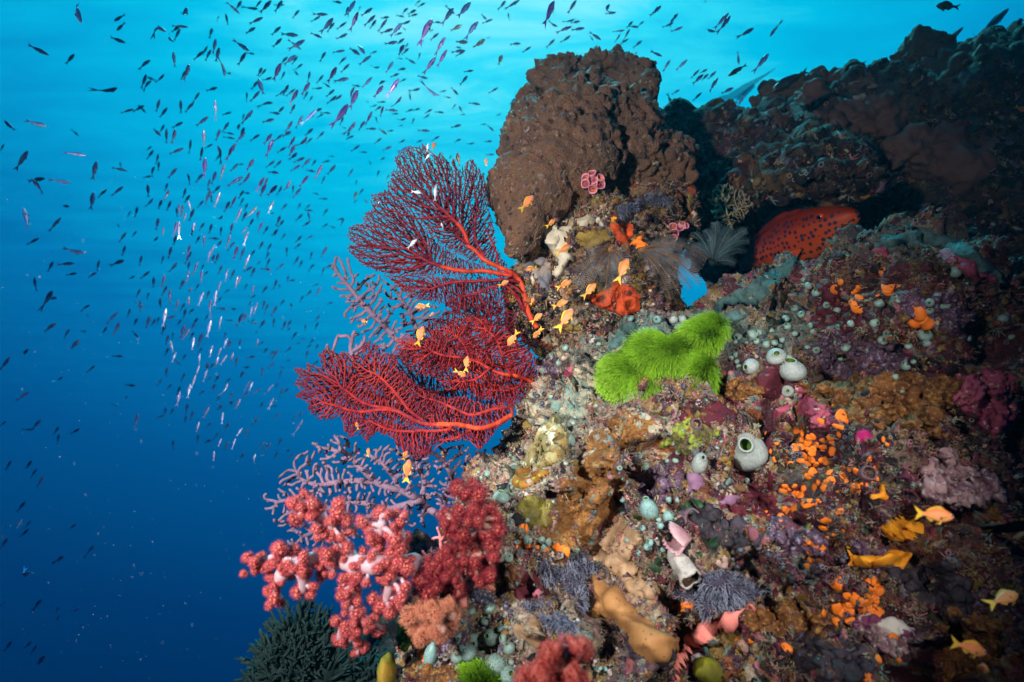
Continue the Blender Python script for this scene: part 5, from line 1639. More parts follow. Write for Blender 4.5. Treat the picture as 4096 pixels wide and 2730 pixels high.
cup_coral("pink cup coral cluster of seven tubes on the brown pillar", 1020, 300, [(1000, 190, 34), (1012, 250, 40), (1092, 235, 36), (935, 235, 34), (935, 300, 40), (1092, 305, 44), (1010, 350, 42)], Z3, T_PILLAR)
cup_coral("pink cup coral cluster in the dark gap right of the rock under the pillar", 1730, 690, [(1700, 650, 34), (1770, 660, 34), (1715, 720, 40), (1705, 765, 34), (1800, 620, 28), (1840, 640, 24)], Z3, [T_MID, T_BACK, T_FORE])

M_SHELL = skin("shell_white", (0.42, 0.40, 0.37), (0.22, 0.21, 0.19), 60, .45, .65, .6, .3, 150, .8, .004)
M_PEARL = skin("shell_pink", (0.46, 0.28, 0.30), (0.36, 0.17, 0.20), 30, .4, .6, .4, .4, 80, .4, .003)
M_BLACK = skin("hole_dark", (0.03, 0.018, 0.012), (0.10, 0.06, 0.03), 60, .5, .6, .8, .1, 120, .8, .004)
h = hit(1900 + 1650 * .4975, 1950 + 620 * .4975, SQ_T)
t = thing("tube_shell", "white crusty tube shell with a ragged dark opening pointing down right", "shell", h[0])
M = Matrix.Translation(h[0] - (CAMX * .42 - CAMUP * .75) * .022 + TOCAM * .004) @ axis_matrix(CAMX * .36 - CAMUP * .62 + TOCAM * 1.1).to_4x4()
mb, mi = MB(), MB()
SH = .56
lathe(mb, [(r_ * SH, z_ * SH) for r_, z_ in [(.016, -.02), (.024, 0), (.028, .03), (.029, .06), (.034, .085), (.033, .092), (.027, .088)]], 20, M)
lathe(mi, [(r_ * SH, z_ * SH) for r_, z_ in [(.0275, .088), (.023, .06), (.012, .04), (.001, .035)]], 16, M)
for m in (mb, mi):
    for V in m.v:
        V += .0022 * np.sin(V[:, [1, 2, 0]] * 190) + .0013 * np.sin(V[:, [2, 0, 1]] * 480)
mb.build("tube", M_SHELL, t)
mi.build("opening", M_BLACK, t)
h = hit(1900 + 1600 * .4975, 1950 + 390 * .4975, SQ_T)
t = thing("clam_shell", "pink and white ribbed clam shell half open above the tube shell", "shell", h[0])
for nm, sgn in (("valve", 1), ("valve", -1)):
    mb = MB()
    u, v = np.meshgrid(np.linspace(-1, 1, 17), np.linspace(0, 1, 10), indexing='ij')
    fanr = .048 * v * (1 + .05 * np.cos(u * 22))
    V = np.stack([fanr * np.cos(u * .8), fanr * np.sin(u * .8) * .8, sgn * (.013 * np.sin(np.pi * np.clip(v, 0, 1) * .75) * (1 - .5 * u * u) + .0014 * np.cos(u * 22) * v + .006 * v)], -1).reshape(-1, 3)
    i, j = np.meshgrid(np.arange(16), np.arange(9), indexing='ij')
    Q = np.stack([i * 10 + j, (i + 1) * 10 + j, (i + 1) * 10 + j + 1, i * 10 + j + 1], -1).reshape(-1, 4)
    A = Matrix(((-.75, .2, .35), (0, 0, 0), (0, 0, 0)))
    ex = (CAMX * -1 + CAMUP * .12 + TOCAM * .3).normalized()
    ez = (CAMUP * .8 + TOCAM * .5).normalized()
    ey = ez.cross(ex).normalized()
    ez = ex.cross(ey)
    B = np.array([ex[:], ey[:], ez[:]])
    mb.add(np.array(h[0]) + np.array(TOCAM) * .015 + np.array(ex) * -.03 + V @ B, Q)
    o = mb.build(nm, M_PEARL, t)
    s_ = o.modifiers.new("thickness", 'SOLIDIFY')
    s_.thickness = .002

M_LEAF = skin("leaf_dark_green", (0.010, 0.045, 0.012), (0.006, 0.025, 0.010), 30, .4, .6, .5, .35, 60, .5, .004)
def leaves(label, pts, z):
    h0 = hit(z[0] + pts[0][0] * z[2], z[1] + pts[0][1] * z[2], SQ_T)
    t = thing("leaf_algae", label, "algae", h0[0])
    V0, F0 = ICO3
    for x, y, r in pts:
        h = hit(z[0] + x * z[2], z[1] + y * z[2], SQ_T)
        rad = r * z[2] / MPP * -(RM.T @ np.array(h[0]))[2]
        V = V0 * np.array([1, .85, .14]) * rad
        V[:, 2] += .25 * rad * np.sin(V[:, 0] / rad * 2) + .12 * rad * np.sin(V[:, 1] / rad * 5)
        A = np.array(axis_matrix(h[1] * .5 + TOCAM * .5 + Vector(rg4.normal(0, .4, 3)), rg4.uniform(0, 6)))
        mb = MB()
        mb.add(V @ A.T + np.array(h[0]) + np.array(TOCAM) * rad * .35, None, F0)
        mb.build("leaf", M_LEAF, t)


leaves("dark green rounded leaves between the pink clam shell and the sandy crust", [(1450, 620, 60), (1395, 690, 50), (1490, 590, 45)], Z5B)
leaves("dark green rounded leaves right of the pink clam shell", [(1940, 430, 75), (2010, 350, 60), (1850, 430, 50), (1810, 550, 45)], Z5B)
leaves("dark teal rounded leaves beside the tall leaning squirt", [(1300, 250, 60), (1700, 150, 70), (1780, 110, 60)], Z5B)


def round_sponge(label, x, y, d, rx, ry, rz, mat, seed, name="ball_sponge"):
    V, F = ICO3
    rgx = np.random.default_rng(seed)
    k = 1 + .09 * np.sin(V @ rgx.normal(0, 3, 3)) + .05 * np.sin(V @ rgx.normal(0, 7, 3)) + .03 * np.sin(V @ rgx.normal(0, 15, 3))
    c = np.array(W(x, y, d))
    mb = MB()
    mb.add(c + (V * k[:, None] * np.array([rx / MPP * d, ry / MPP * d, rz])) @ RM.T, None, F)
    return tag(mb.build(name, mat, origin=c), label, "sponge")


M_YG = skin("sponge_yellow_green", (0.17, 0.18, 0.012), (0.11, 0.10, 0.012), 30, .4, .6, .7, .2, 120, .6, .004)
hl = hit(2830, 2690, SQ_T)
round_sponge("blurred yellow green ball sponge in the dark hollow right of the tan lobe", 2830, 2690, -(RM.T @ np.array(hl[0]))[2] - .02, 62, 52, .02, M_YG, 1)
round_sponge("olive green rounded sponge at the lower left foot of the reef", 1545, 2690, 1.02, 36, 75, .03, skin("sponge_olive", (.17, .20, .02), (.25, .15, .02), 12, .4, .6, .7, .2, 90, .5, .004), 2)
round_sponge("green fuzzy sponge half hidden behind the salmon coral", 1625, 2530, 1.03, 36, 55, .04, skin("sponge_green", (.08, .20, .03), (.05, .13, .02), 50, .4, .6, .8, .1, 200, 1, .006), 3)
hl = hit(3455, 1755, SQ_T)
round_sponge("blurred magenta tuft above the dark tube hole", 3455, 1755, -(RM.T @ np.array(hl[0]))[2], 30, 34, .014, skin("tuft_magenta", (.45, .02, .14), (.3, .01, .10), 60, .4, .6, .8, .1, 200, 1, .005), 4, "tuft_sponge")
# dark tube holes
for label, x, y, z, r in (("grey tube sponge with a wide dark hole ringed by orange dabs", 2010, 1020, Z8, 75), ("plum rimmed tube sponge with a dark hole near the dark green leaves", 1735, 240, Z5B, 75),
                          ("small tube sponge with a dark hole above the mottled reef", 1680, 950, Z4, 46), ("brown ringed tube sponge right of the white tube shell", 1860, 840, Z5B, 45), ("shadowed tube sponge beside the amber sponge", 740, 820, ZG, 40)):
    h = hit(z[0] + x * z[2], z[1] + y * z[2], SQ_T)
    ra = r * z[2] / MPP * -(RM.T @ np.array(h[0]))[2]
    M = Matrix.Translation(h[0] - h[1] * ra * .3) @ axis_matrix(h[1] * .5 + TOCAM * .6 + CAMX * -.1).to_4x4()
    t = thing("tube_sponge", label, "sponge", h[0])
    mb, mi = MB(), MB()
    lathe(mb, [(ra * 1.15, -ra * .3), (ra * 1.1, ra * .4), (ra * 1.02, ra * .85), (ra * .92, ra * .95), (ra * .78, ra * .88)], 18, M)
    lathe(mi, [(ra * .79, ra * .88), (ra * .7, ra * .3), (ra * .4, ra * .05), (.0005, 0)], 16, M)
    for m in (mb, mi):
        for V in m.v:
            V += ra * .06 * np.sin(V[:, [1, 2, 0]] * 4 / ra)
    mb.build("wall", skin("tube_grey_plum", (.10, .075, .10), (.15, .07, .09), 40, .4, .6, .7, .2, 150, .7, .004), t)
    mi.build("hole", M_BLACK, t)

# ------------------------------------------------------------------ feather stars
def feather_star(label, c, ends, d0, mat_arm, mat_pin, pl, seed, d_end=None, pin_gap=.0058, sag=.25):
    rg = np.random.default_rng(seed)
    root = W(c[0], c[1], d0)
    t = thing("feather_star", label, "feather star", root)
    disc = MB()
    V, F = ICO2
    disc.add(np.array(root) + V * .012, None, F)
    disc.build("disc", mat_arm, t)
    for (x, y) in ends:
        de = d0 + (rg.uniform(-.07, .04) if d_end is None else d_end)
        e = W(x, y, de)
        m = root.lerp(e, .5) + TOCAM * .03 + CAMUP * (root - e).length * sag * rg.uniform(.4, 1.2)
        n = 40
        s = np.linspace(0, 1, n)[:, None]
        P = (1 - s) ** 2 * np.array(root) + 2 * s * (1 - s) * np.array(m) + s ** 2 * np.array(e)
        mb = MB()
        tube(mb, P, np.linspace(.0022, .0009, n), 5)
        arm = mb.build("arm", mat_arm, t)
        pm = MB()
        seg = np.linalg.norm(np.diff(P, axis=0), axis=1)
        Ltot = seg.sum()
        k = int(Ltot / pin_gap)
        T = np.gradient(P, axis=0)
        T /= np.linalg.norm(T, axis=1, keepdims=True)
        roll = rg.uniform(-.5, .5)
        for j in range(k):
            u = j / k * (n - 1)
            i = min(int(u), n - 2)
            p = P[i] + (P[i + 1] - P[i]) * (u - i)
            tg = T[i]
            side = np.cross(tg, np.array(TOCAM))
            side /= np.linalg.norm(side)
            up = np.cross(side, tg)
            L = pl * math.sin(math.pi * min(.12 + .8 * j / k, .97)) ** .6
            for sg in (1, -1):
                dr = side * sg * math.cos(roll * sg) + up * (.15 + math.sin(roll * sg)) + tg * .45
                dr /= np.linalg.norm(dr)
                q1 = p + dr * L * .55
                q2 = p + dr * L * .9 + tg * L * .30
                w = tg * .0007
                pm.add([p + w, p - w, q1 - w, q1 + w, q2], [(0, 1, 2, 3)], [(3, 2, 4)])
        pm.build("pinnules", mat_pin, arm, origin=t.location)
    return t


M_FSA = skin("feather_arm_rust", (.16, .07, .02), (.40, .36, .30), 60, .6, .66, bstr=0)
M_FSP = skin("feather_grey", (.16, .16, .17), (.05, .05, .055), 14, .4, .6, .6, .3, bstr=0)
M_FSB = skin("feather_blue_grey", (.095, .15, .165), (.05, .09, .10), 14, .4, .6, .6, .3, bstr=0)
feather_star("black and grey feather star fanning right over the blue gap", (2568, 1000), conv([(1990, 940), (1960, 990), (1890, 1000), (1930, 1150), (1800, 1150), (1830, 1000), (1920, 1040), (1900, 1110), (1850, 1190), (1760, 1250), (1680, 1290), (1640, 1180), (1780, 830), (1700, 870), (1560, 1130), (1880, 880)], *Z3), 1.66, M_FSA, M_FSP, .030, 1)
feather_star("black and grey feather star drooping over the red orange sponge", (2440, 1000), conv([(900, 1000), (840, 1150), (890, 1220), (1000, 1170), (1100, 1330), (1140, 1250), (1290, 1170), (1240, 1020), (960, 880), (1000, 1080), (1330, 1060)], *Z3), 1.60, M_FSA, M_FSP, .028, 2)
feather_star("blue grey feather star with curling arms left of the spotted red fish", (2850, 1050), conv([(2050, 620), (2110, 640), (2190, 660), (2330, 690), (2350, 790), (2330, 870), (1830, 690), (1900, 800), (1960, 690), (2270, 740), (2230, 980), (1850, 830), (2010, 760)], *Z3), 1.84, M_FSB, M_FSB, .024, 3, sag=.45)

# ------------------------------------------------------------------ dark finger coral below, left
M_FING = skin("finger_coral_dark", (.018, .040, .036), (.035, .07, .062), 30, .45, .65, .7, .2, 120, .6, .004)
def finger_coral(label, lobes, n, L, seed, r=.007):
    rg = np.random.default_rng(seed)
    root = np.array(W(*lobes[0][:3]))
    t = thing("finger_coral", label, "coral", root)
    core, mb = MB(), MB()
    V, F = ICO3
    for (x, y, d, rx, ry, rz) in lobes:
        core.add(np.array(W(x, y, d)) + (V * np.array([rx / MPP * d, ry / MPP * d, rz]) * .88) @ RM.T, None, F)
    for i in range(n):
        x, y, d, rx, ry, rz = lobes[rg.integers(len(lobes))]
        dr = rg.normal(0, 1, 3)
        dr[2] = abs(dr[2])
        dr /= np.linalg.norm(dr)
        p = np.array(W(x, y, d)) + RM @ (dr * np.array([rx / MPP * d, ry / MPP * d, rz]) * .85)
        f = RM @ dr + np.array([0, 0, .7]) + rg.normal(0, .3, 3)
        f /= np.linalg.norm(f)
        l = L * rg.uniform(.5, 1.2)
        e = p + f * l
        tube(mb, np.array([p, p + f * l * .5 + rg.normal(0, .004, 3), e]), [r, r * .8, r * .55], 6)
        for _ in range(2):
            g = f + rg.normal(0, .6, 3)
            g /= np.linalg.norm(g)
            a = p + f * l * rg.uniform(.3, .8)
            tube(mb, np.array([a, a + g * l * .22, a + g * l * .42]), [r * .6, r * .55, r * .4], 5)
    core.build("base", M_FING, t)
    mb.build("fingers", M_FING, t)


finger_coral("dark bushy finger coral on the sea bed below the pink soft coral", [(1210, 2560, 2.05, 95, 120, .1), (1150, 2660, 2.0, 90, 90, .1), (1270, 2660, 2.05, 120, 120, .12), (1110, 2740, 2.0, 60, 70, .08)], 520, .085, 5)
finger_coral("dark finger coral tuft at the bottom edge right of the bushy one", [(1480, 2690, 2.1, 110, 60, .1)], 120, .06, 6, .006)

# ------------------------------------------------------------------ fine growth over the rock (nobody could count it)
M_GROW = skin("fine_growth", (1, 1, 1), None, attr=True, rough=.75, spec=.2, bs=420, bstr=.8, bd=.002)
PAL = np.array([(.30, .24, .17), (.075, .012, .024), (.014, .011, .013), (.30, .10, .12), (.16, .09, .036), (.10, .16, .14), (.045, .026, .042), (.18, .12, .022), (.20, .05, .015), (.38, .34, .28), (.09, .09, .12), (.045, .042, .026), (.14, .03, .05), (.20, .11, .07), (.10, .06, .045), (.15, .13, .12)])


def surface_samples(me, n, rg, maxd=9, pit=None, mask=None):
    P, Nn = co_no(me)
    F = np.array([p.vertices[:3] for p in me.polygons])
    C, Cn = P[F].mean(1), Nn[F].mean(1)
    d = np.linalg.norm(C, axis=1)
    px, py, dd = PIX(C)
    face = -(Cn * C).sum(1) / d
    ok = (face > 0.03) & (px > -150) & (px < 4250) & (py < 2880) & (py > -100) & (dd < maxd) & (dd > .2)
    w = np.where(ok, face / dd ** 2, 0)
    if pit is not None:
        w = w * (1.02 - pit[F].mean(1))
    w /= w.sum()
    m = n * 4 if mask else n
    i = rg.choice(len(C), m, p=w)
    a = P[F[i]]
    u = rg.dirichlet((1, 1, 1), m)
    S, SN, dd = (a * u[..., None]).sum(1), Cn[i], dd[i]
    qx, qy, _ = PIX(S)
    Q2 = np.stack([qx, qy], 1)
    cov = np.zeros(len(S), bool)
    for cp in CRUSTS:
        cov |= in_poly(Q2, cp)
    k = ~cov | (rg.random(len(S)) < .30)
    S, SN, dd = S[k], SN[k], dd[k]
    if mask:
        sc, lo, sd = mask
        k = np.nonzero(fbm(S, sc, 2, sd) > lo)[0][:n]
        S, SN, dd = S[k], SN[k], dd[k]
    return S, SN, dd


def orient(Q, SN, rg):
    """turn local z of each copy to the surface normal, with a random roll"""
    n = len(Q)
    T, s, u = frames(SN)
    a = rg.uniform(0, 6.28, n)
    c, si = np.cos(a)[:, None], np.sin(a)[:, None]
    s, u = c * s + si * u, -si * s + c * u
    return Q[..., 0:1] * s[:, None] + Q[..., 1:2] * u[:, None] + Q[..., 2:3] * T[:, None]


def lumps(mb, S, SN, rg, rmin, rmax, flat, rough, ico_, pal_w, seed, sink=0.15, kfreq=9):
    n = len(S)
    zones = isinstance(pal_w[0], list)
    V0, F0 = ico_
    nv = len(V0)
    rad = rmin * (rmax / rmin) ** (rg.random(n) ** 1.8)
    key = fbm(S, kfreq * .7, 2, seed) * 2.6 + fbm(S, kfreq * 3, 2, seed + 1) * .9 + rg.normal(0, .14, n)
    rank = np.argsort(np.argsort(key)) / n
    if zones:
        pxs = PIX(S)[0] + fbm(S, 6, 2, seed + 3) * 420
        zi = np.digitize(pxs, (2380, 2900))
        pick = np.array([pal_w[z][int(r * len(pal_w[z]))] for z, r in zip(zi, rank)])
    else:
        pick = np.array(pal_w)[(rank * len(pal_w)).astype(int)]
    col = PAL[pick] * rg.uniform(.55, 1.2, (n, 1)) * rg.uniform(.85, 1.15, (n, 3))
    W3 = rg.normal(0, 1, (n, 3, 3)) * np.array([2.2, 4.5, 8.0])[None, :, None]
    ph = rg.uniform(0, 6.28, (n, 3))
    wave = np.sin(np.einsum('vk,nfk->nvf', V0, W3) + ph[:, None, :])
    k = 1 + rough * (wave * np.array([.55, .35, .22])).sum(-1)
    Q = V0[None] * k[..., None] * rad[:, None, None] * rg.uniform(.65, 1.35, (n, 1, 3))
    Q[..., 2] *= flat
    Q = orient(Q, SN, rg) + S[:, None] - SN[:, None] * (rad * sink)[:, None, None]
    Fall = (F0[None] + (np.arange(n) * nv)[:, None, None]).reshape(-1, 3)
    vc = col[:, None, :] * (1 + .25 * wave[..., 2:3])
    mb.add(Q.reshape(-1, 3), None, Fall, vc.reshape(-1, 3))


def tubelets(mb, S, SN, rg, rmin, rmax, seed):
    """little open cups"""
    n = len(S)
    prof = np.array([(.9, -.3), (1, .5), (1.05, 1.0), (.85, 1.1), (.62, .9), (.4, .2)])
    sd = 8
    a = np.linspace(0, 2 * np.pi, sd, endpoint=False)
    V0 = np.stack([prof[:, 0, None] * np.cos(a), prof[:, 0, None] * np.sin(a), np.repeat(prof[:, 1, None], sd, 1)], -1).reshape(-1, 3)
    i, j = np.meshgrid(np.arange(5), np.arange(sd), indexing='ij')
    j2 = (j + 1) % sd
    F0 = np.stack([i * sd + j, i * sd + j2, (i + 1) * sd + j2, (i + 1) * sd + j], -1).reshape(-1, 4)
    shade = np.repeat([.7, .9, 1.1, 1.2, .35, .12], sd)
    rad = rmin * (rmax / rmin) ** (rg.random(n) ** 1.5)
    d = SN * .6 + np.array(TOCAM) * .35 + rg.normal(0, .3, (n, 3))
    d /= np.linalg.norm(d, axis=1, keepdims=True)
    Q = orient(V0[None] * rad[:, None, None] * np.stack([np.ones(n), rg.uniform(.8, 1.1, n), rg.uniform(.6, 1.6, n)], -1)[:, None], d, rg) + S[:, None]
    tp = np.array([(.13, .13, .18), (.20, .24, .22), (.26, .19, .13), (.10, .07, .10), (.24, .12, .13)])
    ci = (np.argsort(np.argsort(fbm(S, 8, 2, seed))) * 5 // n)
    col = tp[ci] * rg.uniform(.6, 1.2, (n, 1))
    Fall = (F0[None] + (np.arange(n) * len(V0))[:, None, None]).reshape(-1, 4)
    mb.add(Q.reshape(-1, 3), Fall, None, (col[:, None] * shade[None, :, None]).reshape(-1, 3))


def threads(mb, S, SN, rg, tl, per=7, wd=.0005):
    vs, fs, ts, cs = [], [], [], []
    k0 = 0
    tp = np.array([(.26, .19, .09), (.14, .085, .045), (.08, .022, .024), (.30, .26, .19), (.10, .13, .085), (.32, .16, .14)])
    for i in range(len(S)):
        cc = tp[rg.integers(6)] * rg.uniform(.6, 1.2)
        for b in range(per):
            f = SN[i] + rg.normal(0, .55, 3)
            f /= np.linalg.norm(f)
            L = tl * rg.uniform(.35, 1.1)
            sd = np.cross(f, np.array(TOCAM))
            sd /= max(np.linalg.norm(sd), 1e-6)
            p = S[i] + rg.normal(0, .003, 3)
            q = p + f * L * .6 + rg.normal(0, L * .14, 3)
            e = q + (f + rg.normal(0, .5, 3)) * L * .45
            vs += [p + sd * wd, p - sd * wd, q - sd * wd, q + sd * wd, e]
            fs.append((k0, k0 + 1, k0 + 2, k0 + 3))
            ts.append((k0 + 3, k0 + 2, k0 + 4))
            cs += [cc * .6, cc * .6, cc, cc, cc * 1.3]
            k0 += 5
    mb.add(vs, fs, ts, cs)


def branchlets(mb, S, SN, rg, tl, cols):
    for i in range(len(S)):
        c = np.array(cols[rg.integers(len(cols))]) * rg.uniform(.7, 1.2)
        for b in range(rg.integers(3, 7)):
            f = SN[i] + rg.normal(0, .6, 3)
            f /= np.linalg.norm(f)
            L = tl * rg.uniform(.5, 1.2)
            p = S[i] + rg.normal(0, .002, 3)
            m = p + f * L * .5 + rg.normal(0, L * .1, 3)
            tube(mb, np.array([p - f * .002, m, m + (f + rg.normal(0, .5, 3)) * L * .5]), [tl * .13, tl * .11, tl * .09], 5, c)


def growth(name, label, me, seed, pal_w, n_flake, n_lump, n_tube, n_thread, n_branch, s, pit=None, mk=25):
    rg = np.random.default_rng(seed)
    mb = MB()
    S, SN, _ = surface_samples(me, n_flake, rg, pit=pit)
    lumps(mb, S, SN, rg, .0026 * s, .0090 * s, .45, .95, ICO2, pal_w, seed, .10)
    S, SN, _ = surface_samples(me, n_lump, rg, pit=pit, mask=(mk, .10, seed + 5))
    lumps(mb, S, SN, rg, .0010 * s, .0034 * s, .9, .35, ICO1, pal_w, seed + 9, -.2, 20)
    S, SN, _ = surface_samples(me, n_tube, rg, pit=pit, mask=(mk * .7, .12, seed + 6))
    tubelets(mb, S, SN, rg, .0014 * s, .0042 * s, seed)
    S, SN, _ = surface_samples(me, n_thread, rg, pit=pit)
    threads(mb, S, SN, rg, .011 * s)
    S, SN, _ = surface_samples(me, n_branch, rg, pit=pit, mask=(mk * .6, .15, seed + 7))
    branchlets(mb, S, SN, rg, .008 * s, [(.32, .27, .20), (.34, .13, .13), (.24, .13, .045), (.12, .025, .04), (.16, .20, .17)])
    o = mb.build(name, M_GROW, color=True, smooth=True)
    tag(o, label, "reef growth", kind='stuff')
    return o


growth("reef_growth", "tiny lumps, cups, twigs and turf covering the near reef", reef_slope.data, 71, [[0, 5, 9, 2, 3, 0, 5, 6, 7, 9, 4, 5, 12, 0, 10, 2, 9], [2, 4, 0, 6, 10, 4, 1, 5, 9, 2, 10, 7, 3, 8, 6, 2], [2, 1, 12, 6, 2, 8, 1, 2, 4, 6, 12, 10, 2, 1, 0, 7, 11]], 4200, 15000, 3000, 3600, 1100, 1.0, PITV)
growth("reef_growth", "tiny lumps and turf covering the rock under the brown pillar", reef_outcrop.data, 72, [2, 4, 11, 0, 7, 2, 8, 6, 2, 9, 11, 2], 1100, 2500, 500, 2000, 350, 1.5, None, 14)
growth("reef_growth", "dim lumps and turf covering the far ridge", reef_ridge.data, 73, [2, 11, 6, 4, 2, 1, 11, 2, 0, 10, 2], 1500, 2500, 300, 900, 200, 2.6, None, 7)
for pw in PILLAR_W:
    growth("reef_growth", "small warts, pale specks and turf sprinkled over the brown pillar", pw, 74, [14, 13, 14, 15, 13, 14, 13, 14, 13, 15], 190, 1300, 90, 260, 15, 1.1, None, 12)

# ------------------------------------------------------------------ fish
def fish_mesh(hk, wk, tail=(.30, .13, .10), dorsal=(.30, .80, .05), back=(0.02, 0.03, 0.08), flank=(.3, .3, .5), belly=(.6, .6, .7), bend=0.0, fins=True, tailcol=None, finc=None, eye=True, n=15, m=12, stripe=None, wave=0.0):
    """one fish, nose at x=.5, tail tips at x=-.5; returns builders (body, tail, dorsal, anal, eyes)"""
    out = [MB() for _ in range(4)] + [[], [], []]      # ..., eyes, pelvic fins, pectoral fins
    xs = np.linspace(0, 1, n)
    bx = np.array([p[0] for p in hk])
    H = np.interp(xs, bx, [p[1] for p in hk])
    L = np.interp(xs, bx, [p[2] for p in hk])
    Wd = np.interp(xs, [p[0] for p in wk], [p[1] for p in wk])
    blen = 1 - tail[0] * .72
    X = .5 - xs * blen
    a = np.linspace(0, 2 * np.pi, m, endpoint=False)
    ca, sa = np.cos(a), np.sin(a)
    top = np.maximum(sa, 0)
    bot = np.minimum(sa, 0)
    V = np.stack([np.repeat(X[:, None], m, 1), Wd[:, None] * np.sign(ca) * np.abs(ca) ** .9, H[:, None] * top + L[:, None] * bot], -1)
    z = (V[..., 2] / np.maximum(H, L)[:, None]).clip(-1, 1)
    B, Fk, Be = np.array(back), np.array(flank), np.array(belly)
    t1 = smoothstep(.15, .62, z)[..., None]
    t2 = smoothstep(-.15, -.7, z)[..., None]
    C = Fk * (1 - t1) + B * t1
    C = C * (1 - t2) + Be * t2
    if stripe is not None:
        k = np.exp(-((z - .18) / .10) ** 2)[..., None]
        C = C * (1 - k) + np.array(stripe) * k
    i, j = np.meshgrid(np.arange(n - 1), np.arange(m), indexing='ij')
    j2 = (j + 1) % m
    Q = np.stack([i * m + j, (i + 1) * m + j, (i + 1) * m + j2, i * m + j2], -1).reshape(-1, 4)
    out[0].add(np.concatenate([V.reshape(-1, 3), [[.5 + .004, 0, 0], [X[-1], 0, 0]]]), Q,
               [(k, (k + 1) % m, n * m) for k in range(m)] + [((n - 1) * m + (k + 1) % m, (n - 1) * m + k, n * m + 1) for k in range(m)],
               np.concatenate([C.reshape(-1, 3), [C[0].mean(0), C[-1].mean(0)]]))
    tc_ = np.array(tailcol if tailcol is not None else B * .5 + Fk * .5)
    fc = np.array(finc if finc is not None else B * .6 + Fk * .4)

    def sheet(mb, pts, faces, col, th=.004):
        P = np.array(pts, float)
        k = len(P)
        up = P + np.array([0, th, 0])
        dn = P - np.array([0, th, 0])
        F = []
        for f in faces:
            F.append(f)
            F.append(tuple(k + q for q in reversed(f)))
        mb.add(np.concatenate([up, dn]), [f for f in F if len(f) == 4], [f for f in F if len(f) == 3], col)
    xb = X[-1] + .02
    hb = H[-1] * .9
    ts, tl = tail[1], tail[2]
    fork = xb - tail[0] * .42
    sheet(out[1], [(xb, 0, hb), (xb, 0, -hb), (fork, 0, 0), (xb - tail[0] * .5, 0, ts * .72), (-.5, 0, ts), (xb - tail[0] * .55, 0, ts * .28), (xb - tail[0] * .5, 0, -ts * .72), (-.5, 0, -ts), (xb - tail[0] * .55, 0, -ts * .28)],
          [(0, 2, 1), (0, 3, 5, 2), (3, 4, 5), (1, 2, 8, 6), (6, 8, 7)], tc_)
    if fins:
        d0, d1, dh = dorsal
        xd = np.linspace(d0, d1, 6)
        hh = np.interp(xd, xs, H)
        P = [(.5 - x * blen, 0, h * .93) for x, h in zip(xd, hh)] + [(.5 - x * blen - .02, 0, h + dh * k) for x, h, k in zip(xd, hh, (.35, 1, .9, .8, .75, .3))]
        sheet(out[2], P, [(q, q + 1, q + 7, q + 6) for q in range(5)], fc)
        xd = np.linspace(.62, .82, 4)
        hh = np.interp(xd, xs, L)
        P = [(.5 - x * blen, 0, -h * .93) for x, h in zip(xd, hh)] + [(.5 - x * blen - .03, 0, -h - dh * k) for x, h, k in zip(xd, hh, (.7, 1, .8, .25))]
        sheet(out[3], P, [(q, q + 1, q + 5, q + 4) for q in range(3)], fc)
        hv = np.interp(.36, xs, L)
        for sg in (1, -1):
            P = [(.5 - .36 * blen, sg * .02, -hv * .8), (.5 - .42 * blen, sg * .02, -hv * .9), (.5 - .52 * blen, sg * .05, -hv - dh * 1.2), (.5 - .46 * blen, sg * .045, -hv - dh * 1.1)]
            out[5].append(MB())
            sheet(out[5][-1], P, [(0, 1, 2, 3)], fc, .002)
            wv = np.interp(.28, xs, Wd)
            P = [(.5 - .27 * blen, sg * wv * .95, -.01), (.5 - .27 * blen, sg * wv * .95, -.04), (.5 - .44 * blen, sg * (wv + .035), -.075), (.5 - .46 * blen, sg * (wv + .04), -.02)]
            out[6].append(MB())
            sheet(out[6][-1], P, [(0, 1, 2, 3)], fc, .002)
    if eye:
        xe = .10
        he, we = np.interp(xe, xs, H), np.interp(xe, xs, Wd)
        r = he * .38
        V2, F2 = ICO2
        for sg in (1, -1):
            c = np.array([.5 - xe * blen, sg * we * .86, he * .28])
            out[4].append(MB())
            out[4][-1].add(V2 * np.array([r, r * .5, r]) + c, None, F2, np.where((V2[:, 1:2] * sg > .72), np.array([[.004, .004, .008]]), np.array([[.55, .5, .6]])))
    for mb in out[:4] + out[4] + out[5] + out[6]:             # bend sideways
        for P in mb.v:
            u = np.clip(.25 - P[:, 0], 0, None)
            P[:, 1] += bend * u ** 2
    return out


def merged(parts):
    mb = MB()
    for p in [q for x in parts for q in (x if isinstance(x, list) else [x])]:
        off = mb.n
        mb.v += p.v
        mb.c += p.c
        mb.q += [q + off for q in p.q]
        mb.t += [q + off for q in p.t]
        mb.n += p.n
    return mb


SLIM_H = [(0, .012, .012), (.06, .045, .04), (.16, .075, .07), (.32, .095, .092), (.5, .092, .09), (.7, .066, .064), (.88, .036, .034), (1, .026, .024)]
SLIM_W = [(0, .008), (.08, .036), (.25, .056), (.45, .056), (.75, .030), (1, .010)]


